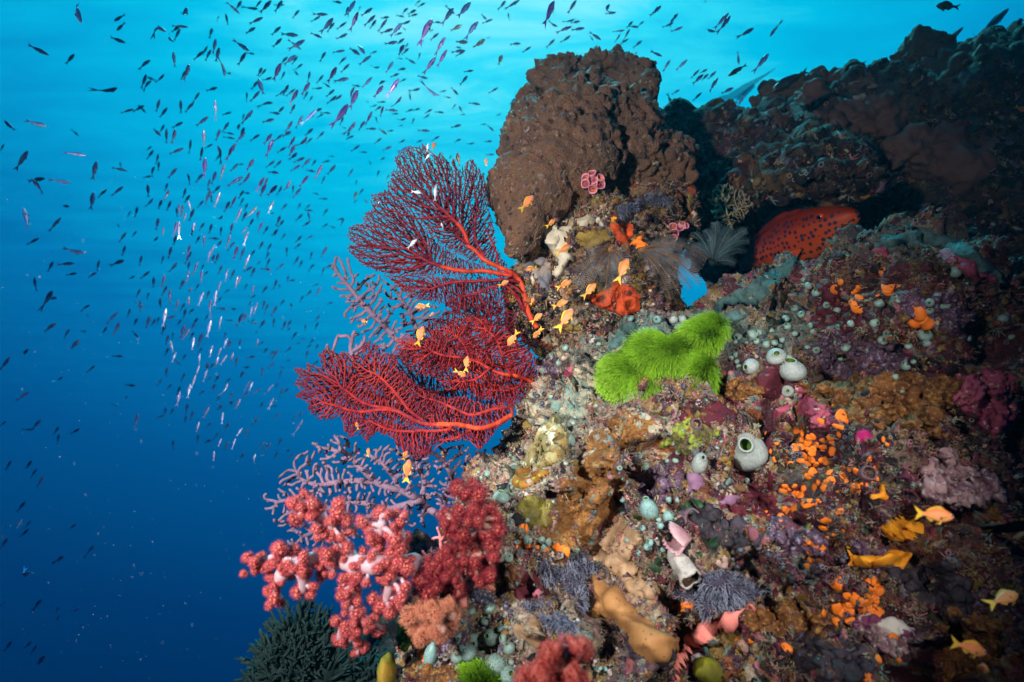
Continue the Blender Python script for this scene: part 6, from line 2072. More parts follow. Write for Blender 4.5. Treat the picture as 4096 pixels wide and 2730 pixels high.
def glossy(name, rough, metal, spec=.5):
    m, nt, b = principled(name)
    a = N(nt, 'ShaderNodeAttribute')
    a.attribute_name = 'Col'
    co = N(nt, 'ShaderNodeTexCoord').outputs['Object']
    nz_ = noise_tex(nt, 40, 3, .6, co)
    oi = N(nt, 'ShaderNodeObjectInfo')
    c = mix(nt, 1.0, a.outputs['Color'], ramp_of(nt, nz_.outputs[0], [(.3, (.7,) * 3), (.7, (1.2,) * 3)]), 'MULTIPLY')
    c = mix(nt, 1.0, c, ramp_of(nt, oi.outputs['Random'], [(0, (.7, .7, .75)), (1, (1.2, 1.15, 1.1))]), 'MULTIPLY')
    nt.links.new(c, b.inputs['Base Color'])
    b.inputs['Roughness'].default_value = rough
    b.inputs['Metallic'].default_value = metal
    b.inputs['Specular IOR Level'].default_value = spec
    return m


M_FISHD = glossy("fish_dark", .45, .15)
M_FISHV = glossy("fish_violet", .35, .2)
M_FISHB = glossy("fish_silver", .30, .25)
KIND = {
    'd': (M_FISHD, dict(back=(.03, .13, .42), flank=(.12, .26, .72), belly=(.36, .52, .82), stripe=(.30, .44, .88))),
    'v': (M_FISHV, dict(back=(.07, .06, .34), flank=(.34, .20, .70), belly=(.48, .34, .72))),
    'b': (M_FISHB, dict(back=(.06, .08, .42), flank=(.50, .62, 1.0), belly=(.85, .90, 1.0))),  # same school fish, with flash light put into the pale flank
    'p': (M_FISHB, dict(back=(.10, .20, .20), flank=(.42, .55, .52), belly=(.62, .70, .66))),
}
FISH = {}
for kk, (m_, cs_) in KIND.items():
    FISH[kk] = []
    for bi, bd_ in enumerate((0.0, .35, -.35, 1.3, -1.3)):
        hk = SLIM_H if kk != 'p' else [(x, h * 1.5, l * 1.5) for x, h, l in SLIM_H]
        FISH[kk].append(merged(fish_mesh(hk, SLIM_W, (.30, .095, .1), (.28, .80, .016), bend=bd_, **cs_)))
FISH_ME = {kk: [mb.mesh("fish", KIND[kk][0], color=True) for mb in FISH[kk]] for kk in FISH}


def fish_matrix(h, t, rg, roll_sd=.35, flank=None):
    f = h - t
    L = f.length
    f.normalize()
    c = (h + t) * .5
    v = -c.normalized()
    y = v - f * v.dot(f)
    y.normalize()
    z = f.cross(y)
    if z.dot(CAMUP) + 0.35 * z.dot(-CAMX) < 0:
        y, z = -y, -z
    q = Matrix((f, y, z)).transposed() @ Matrix.Rotation(rg.normal(0, roll_sd), 3, 'X')
    return c, q, L


# head x,y and tail x,y of every fish in the school, read off four crops of the photograph (crop origin, scale)
F_A = (0, 0, .595, """545 155 490 0;767 143 843 97;785 208 843 150;845 288 722 250;330 372 165 295;500 365 440 435;1010 405 928 460;1115 215 995 138;1255 50 1232 165;1265 183 1150 175;1215 170 1145 225;1168 283 1090 228;1213 195 1165 275;1430 190 1405 250;1475 110 1450 135;1517 92 1537 180;1610 95 1520 5;1625 5 1580 75;1735 62 1652 55;1758 5 1705 60;1825 5 1745 90v;1900 3 1845 85;1912 35 1840 35;2012 68 1965 125;1768 118 1672 163;1718 185 1650 228;1888 180 1822 240;2005 240 1885 228;1895 258 1832 325;2050 270 1940 335;2025 335 1935 265;2203 98 2095 100;2155 110 2090 150;2240 122 2160 225;2250 152 2195 215;2165 255 2085 222;2338 225 2255 275;2330 150 2260 200;2300 20 2230 10;2345 45 2318 110;2320 340 2232 355;2190 350 2150 410;1165 348 1177 465;1272 432 1245 540b;1250 475 1215 540;1395 312 1360 375;1370 345 1300 405;1452 262 1430 370;1420 335 1375 410;1475 320 1450 420;1675 345 1575 275;1710 365 1665 355;1655 352 1595 450v;1510 515 1502 405;1558 497 1512 490;985 500 950 595;1018 545 955 585;990 520 1050 545;1105 500 1050 562;788 592 690 637;1462 590 1385 612;1342 622 1295 690;1305 690 1235 755;1215 675 1217 765;1445 675 1455 785b;1075 670 1045 760;1125 725 1070 800;970 710 890 755;900 735 808 762;980 760 940 715;1558 755 1490 775;1747 613 1680 690;1660 620 1657 690;1738 530 1778 660;1735 545 1690 605;1764 455 1730 515;1790 465 1745 515;1890 425 1830 555v;1935 385 1880 430;1990 372 1905 440;2002 380 1960 435;1830 520 1760 550;1915 480 1890 545;2035 430 1985 470;2005 510 1970 465;2085 480 2070 555;2085 555 2020 645v;2175 505 2125 565;2265 450 2200 560v;2330 385 2265 435;2350 430 2290 490;2345 528 2240 550;1940 570 1905 640;1925 600 1860 655;2005 605 1945 705v;1985 600 1920 650;2070 615 2040 670;2100 645 2080 690;2250 602 2190 655;2220 590 2170 555;2170 590 2100 605;2300 638 2240 690;2265 645 2195 700;1837 693 1750 692;1985 703 1950 765;1910 718 1860 770;1885 768 1805 755;2130 740 2030 840;2165 730 2110 755;2340 700 2240 860v;2310 785 2285 845;2175 765 2130 795;2225 765 2165 755;1845 802 1760 825;1700 742 1620 840;1640 765 1630 815;1400 785 1315 855;1230 822 1155 862;1080 915 1020 850;1105 840 1075 895;1120 865 1118 970;1180 870 1160 965b;1540 822 1490 895;1480 870 1450 950;1370 875 1372 985b;1283 940 1275 1030;1575 905 1505 890;1580 935 1500 920;1650 890 1585 960;1645 855 1610 930;1615 835 1575 895;1747 905 1678 950;1830 900 1770 975v;1968 815 1915 895v;2035 778 1985 870;1900 905 1840 955;1960 885 1895 920;1838 938 1785 1050v;1985 920 1935 1000v;2065 920 2010 1010v;2105 865 2050 915;2180 885 2130 935;2100 928 2055 970;1985 975 1940 1055v;1585 965 1515 1075v;1480 1040 1445 1085;1462 978 1500 1075;1432 970 1370 1000;1362 990 1345 1090;1237 997 1130 1040;1020 985 980 1015;1032 1010 985 1075;1065 1035 1050 1110;188 1015 100 1150;583 1048 405 1015;312 850 165 810;30 812 115 895;530 915 485 875;28 970 0 1020;650 1085 620 1215;810 1090 805 1130;857 1150 745 1128;303 1200 185 1220;210 1200 310 1305;480 1235 325 1200;830 1255 745 1320;720 1275 645 1330;632 1292 608 1415;468 1388 405 1388;158 1400 205 1550;410 1465 325 1560;1070 1085 1060 1150;1040 1120 1000 1190;1020 1185 960 1195;1188 1132 1130 1200;1380 1060 1370 1200v;1260 1165 1285 1245;1365 1170 1310 1230;1510 1105 1480 1215b;1455 1150 1420 1245;1415 1205 1385 1275;1635 1190 1525 1245;1600 1100 1550 1160;1640 1105 1590 1110;1708 1070 1655 1150v;1680 1160 1635 1260v;1850 1080 1785 1130;1895 1080 1840 1130;1925 990 1860 1030;2000 1025 1940 1085;2090 1065 2025 1130;2125 1075 2095 1120;2050 1060 1970 1095;2220 1080 2165 1095;2020 1110 1950 1155;2170 1105 2110 1215b;2257 1110 2200 1180;2120 1155 2055 1145;1875 1163 1800 1158;2075 1180 2010 1260v;2185 1185 2160 1240;1955 1212 1910 1310b;1865 1245 1790 1325v;1780 1190 1720 1285v;1800 1195 1770 1270v;1790 1235 1740 1330v;2025 1265 1965 1335;1895 1250 1865 1320;1972 1245 1968 1300;1480 1250 1430 1300;1640 1280 1600 1340;1680 1303 1635 1295;1588 1318 1545 1405v;1480 1292 1440 1400b;1408 1290 1378 1380;1405 1265 1430 1365;1250 1265 1232 1340;1278 1312 1235 1370;1138 1278 1105 1355b;995 1238 997 1330;1128 1232 1108 1290;1030 1335 980 1400;1090 1345 1060 1410;1150 1352 1120 1420;1265 1350 1285 1420b;1370 1348 1325 1400;1545 1355 1505 1430;1640 1330 1610 1380;1665 1368 1640 1420;1840 1355 1800 1435b;1728 1390 1655 1475b;1625 1400 1580 1500b;1750 1415 1700 1490;1660 1425 1625 1490;1705 1470 1670 1530;1768 1493 1730 1563v;1845 1430 1800 1445;1885 1450 1860 1520;1910 1480 1870 1530;2035 1440 1985 1490;2085 1490 2030 1530;2070 1425 2085 1490;2205 1405 2165 1450;2105 1418 2045 1415;2085 1375 2050 1410;2022 1365 2000 1410;1930 1370 1890 1415;2205 1338 2145 1340;2145 1310 2100 1295;2315 1470 2265 1480;2205 1505 2165 1530;2255 1535 2215 1520;2312 1470 2290 1520;2350 880 2330 940;2330 865 2295 855;2250 1053 2205 1053;1305 1405 1270 1490;1230 1378 1220 1460b;1205 1370 1200 1440b;1185 1395 1195 1460;1250 1430 1235 1500b;925 1390 912 1455;880 1420 855 1460;790 1505 805 1535;1068 1465 1048 1550;1100 1530 1095 1590b;1190 1490 1170 1590b;1203 1490 1200 1600b;1310 1495 1285 1590b;1375 1498 1335 1555;1497 1450 1455 1505;1425 1505 1405 1575;1490 1525 1480 1583;1565 1500 1545 1580v;1805 1520 1770 1575;1870 1540 1835 1595""")
F_B = (1300, 0, .595, """225 80 165 215v;240 40 225 75;205 5 135 115;320 55 240 110;340 103 260 178;345 135 300 195;433 115 372 125;418 130 355 215;460 195 375 225;575 140 510 175;521 155 435 250;545 205 520 185;520 220 465 240;615 65 555 100;560 55 505 95;535 115 475 105;625 95 560 115;645 0 600 35;675 20 620 50;722 128 625 285v;780 152 725 150;730 200 690 215;765 225 705 270;665 275 620 285;865 55 785 160;870 95 815 45;980 15 880 130;920 170 840 210p;1030 145 940 250;810 250 730 370v;820 335 750 455v;745 385 660 500v;960 285 870 285p;915 325 860 300;940 340 850 350;945 340 880 380;1075 265 995 330p;1110 250 1085 260;1086 135 1050 95;1128 130 1055 160;1190 370 1165 440p;1230 85 1240 140;1215 5 1170 65;1310 0 1205 65;1540 5 1470 180v;1690 0 1630 95;1563 180 1505 160;1680 130 1600 160;1715 145 1650 155;1660 180 1555 215;1745 190 1650 205;1650 240 1590 290;1545 265 1485 325;1855 270 1775 215;1915 30 1855 105;1957 85 1880 95;2260 45 2180 110;2350 115 2300 185;2145 145 2095 180;2070 145 2025 190;2110 185 2035 175;2015 205 1930 215;2050 195 2010 265;1985 230 1950 290;2040 260 1985 300;2130 275 2075 320;1805 275 1780 245;1315 295 1245 295;1385 315 1325 355;1465 395 1405 440;1425 485 1370 470;2265 380 2185 345;2320 405 2275 480;2165 390 2130 400;640 355 628 400;535 260 470 310;490 280 390 305;534 300 480 385v;560 290 530 330;565 325 515 370;350 345 300 365;310 375 225 440;265 365 210 270;235 370 150 315;610 430 540 390;460 415 405 495;525 395 480 395;545 463 480 468;368 450 305 470;500 495 440 520;690 530 620 510;998 475 930 485;960 510 905 575;545 530 500 555;498 530 410 660v;405 545 340 570;394 575 320 665v;318 520 245 595;200 585 145 670v;240 580 180 575;222 605 165 735v;515 650 455 735v;575 675 565 610;640 595 580 620;770 645 660 605;815 610 770 620;895 640 850 590;845 660 800 650;1165 590 1100 630;1285 660 1235 705;1045 705 960 690;900 715 925 760p;880 700 855 735;945 770 905 770;800 760 735 750;720 735 670 765;705 770 660 800;640 730 590 745;595 735 540 755;490 745 400 740;495 765 445 770;410 685 350 690;350 705 305 725;295 690 270 680;395 715 365 790v;380 715 335 745p;545 795 490 825;600 795 585 835;525 845 495 850;318 750 270 845v;270 815 220 880;205 820 150 910v;340 785 355 830;345 867 275 868;415 905 360 865p;462 878 415 885;705 880 625 880;918 840 848 860;1135 885 1090 840;1085 835 1045 840;1185 765 1150 780;195 915 140 935;380 930 330 970;235 975 175 1025;285 1025 230 1025;540 940 495 965;580 985 480 1030;655 945 610 960;770 915 715 950;915 935 865 955;1005 960 955 980;1125 950 1070 955;1140 1040 1080 1042;850 1045 830 1080;450 985 385 1015;405 1060 365 1080;310 1110 295 1080;190 1135 155 1190;365 1145 345 1195;435 1175 410 1210;260 1270 225 1310;215 1290 190 1345p;285 1365 260 1340p;215 1345 190 1370;215 1210 205 1245""")
F_C = (2600, 0, .6377, """70 38 0 95;175 85 130 140;148 143 75 180;205 170 130 205;495 82 400 185;505 100 430 205;410 200 325 188;652 178 555 235;752 232 808 148;75 352 0 325;128 375 80 450;235 375 160 445;558 405 550 320;745 338 655 445;310 437 250 500;362 435 305 465;335 468 265 530;368 465 315 510;415 448 355 505;427 490 360 585;523 552 445 590;188 562 135 595;325 580 262 640;142 670 108 585;205 625 150 645;214 663 160 683;105 712 40 738;308 720 270 745;268 742 208 793;412 695 372 745;595 602 535 685;550 635 515 675;355 0 338 22""")
F_D = (0, 900, .595, """262 90 178 135;568 190 435 170;358 245 322 320;500 258 390 268;518 325 440 340;670 238 645 310;652 320 585 355;232 352 240 450;835 238 752 268;905 345 868 365;1008 312 940 365;352 443 300 535;385 490 325 500;605 538 540 575;580 600 600 622;795 585 710 665;805 655 760 745;378 662 280 725;470 700 420 768;535 775 460 845;585 718 540 715;190 835 130 900;65 890 0 985;640 945 580 995;830 885 752 882;425 1020 368 1062;200 1120 105 1185;915 1080 840 1078;280 1308 205 1378;229 1378 150 1375;40 1320 0 1355;395 1358 365 1405;398 1410 382 1460;537 1370 470 1408;800 1215 745 1200;855 1150 838 1178;930 1270 905 1360;1118 1225 1105 1285;1105 1280 1050 1300;1165 1235 1145 1275;720 685 685 740;932 760 885 710;920 775 925 815;850 50 797 120;918 42 885 85;844 140 820 210;875 562 860 625;955 205 938 275;925 628 895 680;1062 80 1025 130;1185 70 1165 140;1155 145 1130 230;1100 205 1085 265;1035 350 1030 425;1190 250 1140 330;1108 330 1090 430b;943 430 915 490;1000 455 988 500;943 510 943 590;975 555 905 520;1080 490 1068 570;1145 430 1135 540;1125 410 1085 480;1118 560 1095 690b;1185 610 1100 640;1010 612 980 700;1048 632 1015 685;1070 618 1055 665;1115 668 1085 740;1245 525 1210 580;1250 565 1232 630;1200 502 1178 580b;1280 135 1255 205v;1288 180 1235 265v;1278 245 1245 330;1330 252 1295 345b;1272 310 1252 390b;1375 65 1370 155b;1345 75 1315 125;1445 130 1415 200b;1420 165 1390 255b;1445 200 1410 270;1472 190 1450 260;1490 105 1455 160;1475 95 1400 90;1550 68 1520 160b;1670 45 1635 135b;1660 10 1625 65b;1600 140 1570 235v;1645 150 1610 240;1680 200 1635 300b;1715 170 1680 210;1580 115 1530 165;1770 110 1740 170;1825 125 1785 190;1810 185 1785 230;1815 225 1790 285;1755 245 1720 270;1700 280 1630 320;1715 285 1685 350;1530 300 1515 385b;1580 300 1545 370;1600 345 1575 430b;1620 345 1590 410b;1495 270 1465 335;1400 310 1365 345;1358 305 1352 395b;1370 265 1350 310;1485 380 1462 450b;1290 420 1260 480b;1340 395 1310 445;1240 370 1205 435;1370 450 1330 550b;1410 440 1385 500;1455 440 1440 550b;1420 500 1400 600b;1490 485 1455 530;1270 480 1265 560b;1305 565 1260 600;1400 600 1375 650;1490 615 1465 705b;1420 640 1390 760b;1330 625 1300 670;1315 655 1280 710;1245 670 1210 770;1275 700 1225 775b;1305 720 1275 765;1220 635 1190 680;1135 740 1110 810;1165 720 1158 770;1145 780 1165 860b;1135 825 1110 880;1185 855 1155 925b;1305 755 1290 845b;1365 725 1325 820;1360 825 1335 860;1345 865 1335 935b;1250 870 1225 910;1215 940 1175 905;1430 810 1405 890b;1487 825 1462 890b;1470 885 1440 970b;1530 760 1500 830b;1555 775 1525 840;1620 770 1600 835;1570 860 1540 940b;1525 875 1480 945b;1600 885 1575 955;1405 925 1370 1000;1440 930 1405 970;1340 945 1315 1020b;1395 970 1365 1060b;1315 1010 1290 1100b;1130 955 1100 1020;1090 1035 1055 1085;1245 995 1215 1055;1420 1020 1385 1060;1475 1010 1440 1060;1280 1070 1260 1170b;1215 1085 1185 1140;1210 1120 1190 1220b;1155 1070 1120 1110;1375 1110 1335 1150;1450 1070 1420 1120;1530 1065 1510 1140b;1550 1030 1515 1065;1690 1045 1620 1140;1700 1055 1675 1115b;1755 1105 1680 1140;1640 985 1605 1035;1670 1120 1635 1170;1565 1120 1540 1180;1615 1170 1580 1250b;1565 1180 1535 1235;1500 1210 1450 1255;1480 1150 1455 1185;1420 1190 1400 1220;1405 1225 1365 1300b;1500 1260 1490 1340b;1265 1200 1245 1270;1300 1250 1280 1315;1255 1280 1240 1330;1340 1325 1315 1400b;1335 1405 1325 1470;1425 1330 1380 1365;1545 1330 1505 1380;1630 1365 1590 1420b;1670 1370 1645 1430;1470 1395 1435 1445;1425 1445 1370 1465;1490 1435 1465 1490b;1540 1455 1505 1520;1585 1435 1560 1500b;1165 1450 1160 1500;1780 1455 1740 1510;1820 1465 1770 1525;1730 1305 1695 1345;1750 1310 1700 1300;1840 1165 1805 1235b;1770 1190 1745 1235;1865 1220 1825 1218;1905 1095 1880 1155;1940 1100 1905 1130;1840 1070 1775 1145;1865 1060 1855 1105;1885 1270 1835 1305;1990 1275 1965 1315;2035 1255 2005 1305;2035 1310 1975 1410;1895 1430 1870 1490;1770 955 1755 1020;1680 955 1625 965;1895 975 1875 1030;1910 965 1880 955;1845 925 1800 970;1735 765 1725 830b;1775 785 1735 810;1800 825 1770 865;1845 845 1800 890;1870 840 1825 905;1720 885 1660 895;1730 520 1710 600b;1697 545 1680 620b;1780 505 1765 570;1805 530 1770 600;1865 545 1820 615;1915 505 1880 540;1960 525 1955 570;1640 590 1585 690;1655 595 1635 670;1710 630 1680 670;1740 660 1660 660;1780 640 1745 700;1845 625 1835 690;1925 645 1895 710;1960 640 1925 690;1955 690 1925 720;1995 720 1960 770;2055 670 2050 715;2140 655 2115 705;2150 605 2120 650;2145 555 2130 575;2240 520 2195 535;2040 475 2015 520;2095 440 2060 480;2160 415 2115 490;2145 395 2100 415;1940 340 1930 385;1985 372 1935 378;1860 365 1845 435;1830 305 1745 290;1910 260 1860 300;2010 210 1975 270;2035 240 2010 285;2115 265 2075 295;2180 285 2160 340;2235 270 2185 290;2200 145 2155 225;2098 180 2085 235;1930 150 1925 200;2030 75 1985 120;2105 70 2055 100;2025 125 1980 155;1870 30 1825 75;1920 58 1890 100;1805 15 1770 60;1800 410 1760 460;1710 405 1690 480b;1665 395 1640 435;1545 435 1505 460;1880 395 1878 430;1720 470 1685 495;1695 515 1665 545;1590 565 1530 570;1530 570 1450 560;1570 645 1510 640;1520 720 1505 765;1730 710 1715 740;2055 768 2020 765;2020 790 1985 805;2110 770 2080 800;2095 805 2055 830;2140 800 2120 850;2075 845 2045 900;1960 820 1925 855;1955 905 1915 920;2145 910 2100 950;1440 1520 1435 1590b;1640 1530 1615 1590;1720 1540 1690 1600b;1870 1520 1840 1575;1950 1510 1910 1540;1980 1540 1930 1570;150 1980 110 2040b;210 1990 170 2030""")
F_E = (0, 1400, 1.4845, """30 298 15 325;85 298 68 325;100 320 82 345;120 338 97 372;68 408 45 438;78 482 52 508;207 468 183 487;22 505 0 540;255 527 232 548;172 555 148 573;80 598 42 622;15 678 0 692;112 672 90 698;160 690 150 710;215 695 190 708;160 715 152 732;32 785 15 808;85 785 66 805;100 795 82 820;122 822 95 858""")
entries = []
for ox, oy, f, s in (F_A, F_B, F_C, F_D, F_E):
    for e in s.replace('\n', '').split(';'):
        e = e.strip()
        k = 'd'
        if e[-1].isalpha():
            k, e = e[-1], e[:-1]
        a, b, c, d = map(float, e.split())
        entries.append((ox + a * f, oy + b * f, ox + c * f, oy + d * f, k))
entries.sort(key=lambda e: -math.hypot(e[0] - e[2], e[1] - e[3]))
rg5 = np.random.default_rng(55)
COLW = {'d': 'dark blue', 'v': 'violet', 'b': 'flash-paled lilac', 'p': 'pale green'}
rest = MB()
restmats = [KIND[k][0] for k in 'dvbp']
restidx = []
for n_, (hx, hy, tx, ty, k) in enumerate(entries):
    lpx = math.hypot(hx - tx, hy - ty)
    cx_, cy_ = (hx + tx) / 2, (hy + ty) / 2
    real = {'d': .080, 'v': .088, 'b': .066, 'p': .070}[k] * rg5.uniform(.85, 1.15)
    d = float(np.clip(real * MPP / lpx, 1.75, 6.0))
    if k in 'bv':
        d = min(d, 2.4 if k == 'b' else 3.2) * rg5.uniform(.9, 1.1)
    dd_ = rg5.uniform(-.22, .22) * lpx / MPP * d
    hpt, tpt = W(hx, hy, d - dd_), W(tx, ty, d + dd_)
    c, q, L = fish_matrix(hpt, tpt, rg5)
    bi = rg5.choice(5, p=(.42, .24, .24, .05, .05))
    fat = rg5.uniform(.82, 1.08) * (1.0 if lpx > 45 else 1.12)
    A = (q @ Matrix.Diagonal((L, L * fat, L * fat))).to_4x4()
    ang = math.degrees(math.atan2(ty - hy, hx - tx))
    size = 'large' if lpx > 78 else ('medium' if lpx > 56 else 'small')
    if 70 < ang < 115:
        way = 'pointing up'
    elif 35 <= ang <= 70:
        way = 'rising steeply right'
    elif 8 <= ang < 35:
        way = 'rising gently right'
    elif -25 <= ang < 8:
        way = 'heading right'
    elif -115 < ang < -25:
        way = 'heading down'
    else:
        way = 'heading left'
    if cx_ > 2650:
        zone = 'right of the brown pillar'
    elif cx_ > 1990:
        zone = 'above the brown pillar'
    elif cy_ < 200:
        zone = 'near the top edge left of the pillar'
    elif cy_ > 1820:
        zone = 'low in the dark water at lower left'
    elif cx_ < 480:
        zone = 'near the left edge'
    elif cx_ > 1350 and cy_ < 700:
        zone = 'over the tall dark red fan'
    elif cy_ < 560:
        zone = 'in the upper left of the school'
    elif cy_ < 950:
        zone = 'in the middle of the school'
    elif cx_ > 1080:
        zone = 'close left of the sea fans'
    else:
        zone = 'in the lower column of the school'
    if n_ < 298:
        o = put("school_fish", FISH_ME[k][bi])
        o.matrix_local = Matrix.Translation(c) @ A
        lab = f"{size} {COLW[k]} fish {way}, {zone}"
        tag(o, lab, "fish", lab.replace(',', ''))
    else:
        src = FISH[k][bi]
        V = np.concatenate(src.v) @ np.array((q @ Matrix.Diagonal((L, L * fat, L * fat)))).T + np.array(c)
        off = rest.n
        rest.v.append(V)
        rest.c.append(np.concatenate(src.c))
        rest.q += [x + off for x in src.q]
        rest.t += [x + off for x in src.t]
        rest.n += len(V)
o = rest.build("fish_school", M_FISHD, color=True)
tag(o, "the many smallest fish of the big blue school", "fish school", kind='stuff')

# ---- single fish with their own look
def lone_fish(name, label, head, tail_, d, hk, wk, kw, mat_body, mat_fin, tailp, dors, rg, bend=0.0, dd=0.0, roll=.1, group=None, scale=(1, 1)):
    h, t = W(*head, d - dd), W(*tail_, d + dd)
    c, q, L = fish_matrix(h, t, rg, roll)
    parts = fish_mesh(hk, wk, tailp, dors, bend=bend, n=18, m=16, **kw)
    T = thing(name, label, "fish", c, group)
    A = (q @ Matrix.Diagonal((L, L * scale[0], L * scale[1]))).to_4x4()
    for nm, mb, m in [("body", parts[0], mat_body), ("tail_fin", parts[1], mat_fin), ("dorsal_fin", parts[2], mat_fin), ("anal_fin", parts[3], mat_fin)] + \
            [("eye", x, M_EYE) for x in parts[4]] + [("pelvic_fin", x, mat_fin) for x in parts[5]] + [("pectoral_fin", x, mat_fin) for x in parts[6]]:
        if mb.n:
            put(nm, mb.mesh(nm, m, color=True), T, M=A)
    return T


M_EYE = skin("fish_eye", (1, 1, 1), None, attr=True, rough=.2, spec=.6, bstr=0)
M_ANT = glossy("anthias_orange", .5, 0, .35)
M_ANTF = glossy("anthias_fin", .6, 0, .3)
ANT_H = [(0, .015, .015), (.05, .06, .05), (.14, .115, .095), (.30, .165, .145), (.48, .165, .15), (.68, .115, .105), (.86, .058, .052), (1, .042, .038)]
ANT_W = [(0, .012), (.08, .055), (.25, .085), (.45, .08), (.75, .040), (1, .014)]
AK = dict(back=(.56, .14, .03), flank=(.60, .165, .075), belly=(.62, .25, .11), tailcol=(.56, .38, .02), finc=(.58, .36, .02))
AKD = dict(back=(.50, .13, .03), flank=(.55, .19, .07), belly=(.58, .26, .08), tailcol=(.50, .32, .03), finc=(.50, .30, .03))
E_, F__ = (1900, 600, .4675), (1000, 1200, .5525)
ANTH = [
    (E_, 503, 395, 375, 525, 1.5, 0, "orange fish with yellow tail hovering before the brown pillar, casting a shadow on it"),
    (E_, 692, 598, 605, 662, 1.55, 0, "small orange fish at the lower right rim of the brown pillar"),
    (E_, 822, 818, 682, 893, 1.5, 1, "dull orange fish over the cream white lumpy sponge"),
    (E_, 432, 1030, 540, 1000, 1.45, 0, "small orange fish heading left below the brown pillar's lower tip"),
    (E_, 1312, 930, 1215, 1130, 1.45, 1, "large dull orange fish with green tail before the grey feather star"),
    (E_, 830, 1122, 688, 1190, 1.45, 1, "dull orange fish low on the left of the grey feather star"),
    (E_, 1037, 1145, 915, 1268, 1.42, 1, "dull orange fish just above the broad red orange sponge"),
    (E_, 290, 1122, 195, 1165, 1.42, 1, "small olive orange fish in front of the tall fan's orange stem"),
    (E_, 505, 1262, 478, 1325, 1.38, 0, "stubby orange fish facing us beside the orange fan stem"),
    (E_, 797, 1292, 655, 1350, 1.42, 1, "dull orange fish in the dark gap right of the orange fan stem"),
    (E_, 837, 1362, 705, 1540, 1.05, 0, "largest orange fish, heading up right above the near reef edge"),
    (E_, 575, 1402, 482, 1478, 1.3, 1, "small orange fish above the base of the orange fan stem"),
    (E_, 97, 70, 95, 142, 1.7, 0, "small orange fish facing us in open water left of the brown pillar"),
    (E_, 580, 1530, 520, 1562, 1.3, 1, "small dull orange fish at the bottom of the orange fan stem"),
    (F__, 1195, 55, 1302, 38, 1.35, 0, "orange fish heading left over the upper mauve gorgonian"),
    (F__, 1332, 92, 1300, 116, 1.35, 0, "tiny orange fish facing us over the upper mauve gorgonian"),
    (F__, 805, 152, 850, 160, 1.4, 0, "tiny yellow fish at the left of the upper mauve gorgonian"),
    (F__, 1255, 192, 1207, 342, 1.1, 0, "large bright orange fish swimming up between the red fans"),
    (F__, 1575, 408, 1562, 525, 1.2, 1, "amber fish pointing up in front of the middle orange fan"),
    (F__, 1566, 556, 1480, 512, 1.15, 0, "orange fish heading down right in the middle orange fan"),
    (F__, 1868, 335, 1942, 222, 1.15, 0, "bright orange fish heading down left beside the orange fan stem"),
    (F__, 2050, 285, 2118, 198, 1.2, 1, "dull orange fish heading down left across the orange fan stem"),
    (F__, 862, 1075, 850, 1138, 1.2, 0, "small yellow fish over the lower mauve net, below the scarlet fan"),
    (F__, 1138, 1095, 1105, 1168, 1.15, 0, "small yellow orange fish just above the big pink orange one"),
    (F__, 1390, 1095, 1398, 1142, 1.2, 0, "tiny yellow fish over the right part of the lower mauve net"),
    (F__, 1153, 1155, 1128, 1330, .98, 0, "big pink orange fish pointing straight up above the soft coral"),
    (F__, 770, 885, 782, 935, 1.25, 0, "tiny yellow fish under the left edge of the scarlet fan"),
    (F__, 1372, 985, 1345, 1022, 1.25, 0, "tiny yellow fish under the middle of the scarlet fan"),
    (ZG, 1630, 392, 1310, 355, .72, 1, "blurred orange fish heading right above the bright yellow sponge"),
    (ZG, 2085, 935, 1875, 1010, .74, 1, "blurred orange fish at the right edge over the dark reef"),
    (ZG, 1862, 1362, 1590, 1275, .70, 1, "blurred orange fish heading down right near the bottom right corner"),
    (ZG, 1850, 1440, 1830, 1560, .7, 1, "blurred orange fish tail at the bottom edge, far right"),
    ((1300, 0, .595), 742, 958, 715, 1012, 1.75, 1, "small orange brown fish at the very top of the tall red fan"),
]
for z, x0, y0, x1, y1, d, kd, lab in ANTH:
    f = z[2]
    hp, tp = (z[0] + x0 * f, z[1] + y0 * f), (z[0] + x1 * f, z[1] + y1 * f)
    hh_ = hit((hp[0] + tp[0]) / 2, (hp[1] + tp[1]) / 2)
    if hh_ is not None:
        d = min(d, -(RM.T @ np.array(hh_[0]))[2] - .05)
    if 'shadow' in lab:
        d = -(RM.T @ np.array(hh_[0]))[2] - .13
    lone_fish("orange_fish", lab, hp, tp, d, ANT_H, ANT_W, AKD if kd else AK, M_ANT, M_ANTF, (.34, .17, .1), (.22, .82, .05), rg5, bend=rg5.uniform(-.4, .4), dd=rg5.uniform(-.008, .008), group="orange fish around the reef")

SILV = dict(back=(.16, .24, .28), flank=(.60, .66, .68), belly=(.80, .80, .78))
z = (1150, 550, .4783)
for x0, y0, x1, y1, lab in ((1125, 468, 1035, 452, "silver fish heading right in front of the tall red fan"), (1242, 395, 1232, 540, "pinkish silver slim fish pointing up in front of the tall red fan"),
                            (1085, 850, 1000, 932, "white silver fish heading up right low on the tall red fan"), (1180, 45, 1163, 120, "upper of two silver fish at the top of the tall red fan"),
                            (1197, 135, 1148, 190, "lower of two silver fish at the top of the tall red fan"), (1285, 712, 1300, 765, "tiny silver fish in the middle of the tall red fan"), (768, 535, 755, 560, "tiny silver fish at the upper left rim of the tall red fan")):
    lone_fish("silver_fish", lab, (z[0] + x0 * z[2], z[1] + y0 * z[2]), (z[0] + x1 * z[2], z[1] + y1 * z[2]), 1.42, [(x, h * .8, l * .8) for x, h, l in ANT_H], ANT_W, SILV, M_FISHB, M_FISHB, (.28, .10, .1), (.25, .8, .03), rg5, bend=rg5.uniform(-.3, .3), group="silver fish by the tall fan")
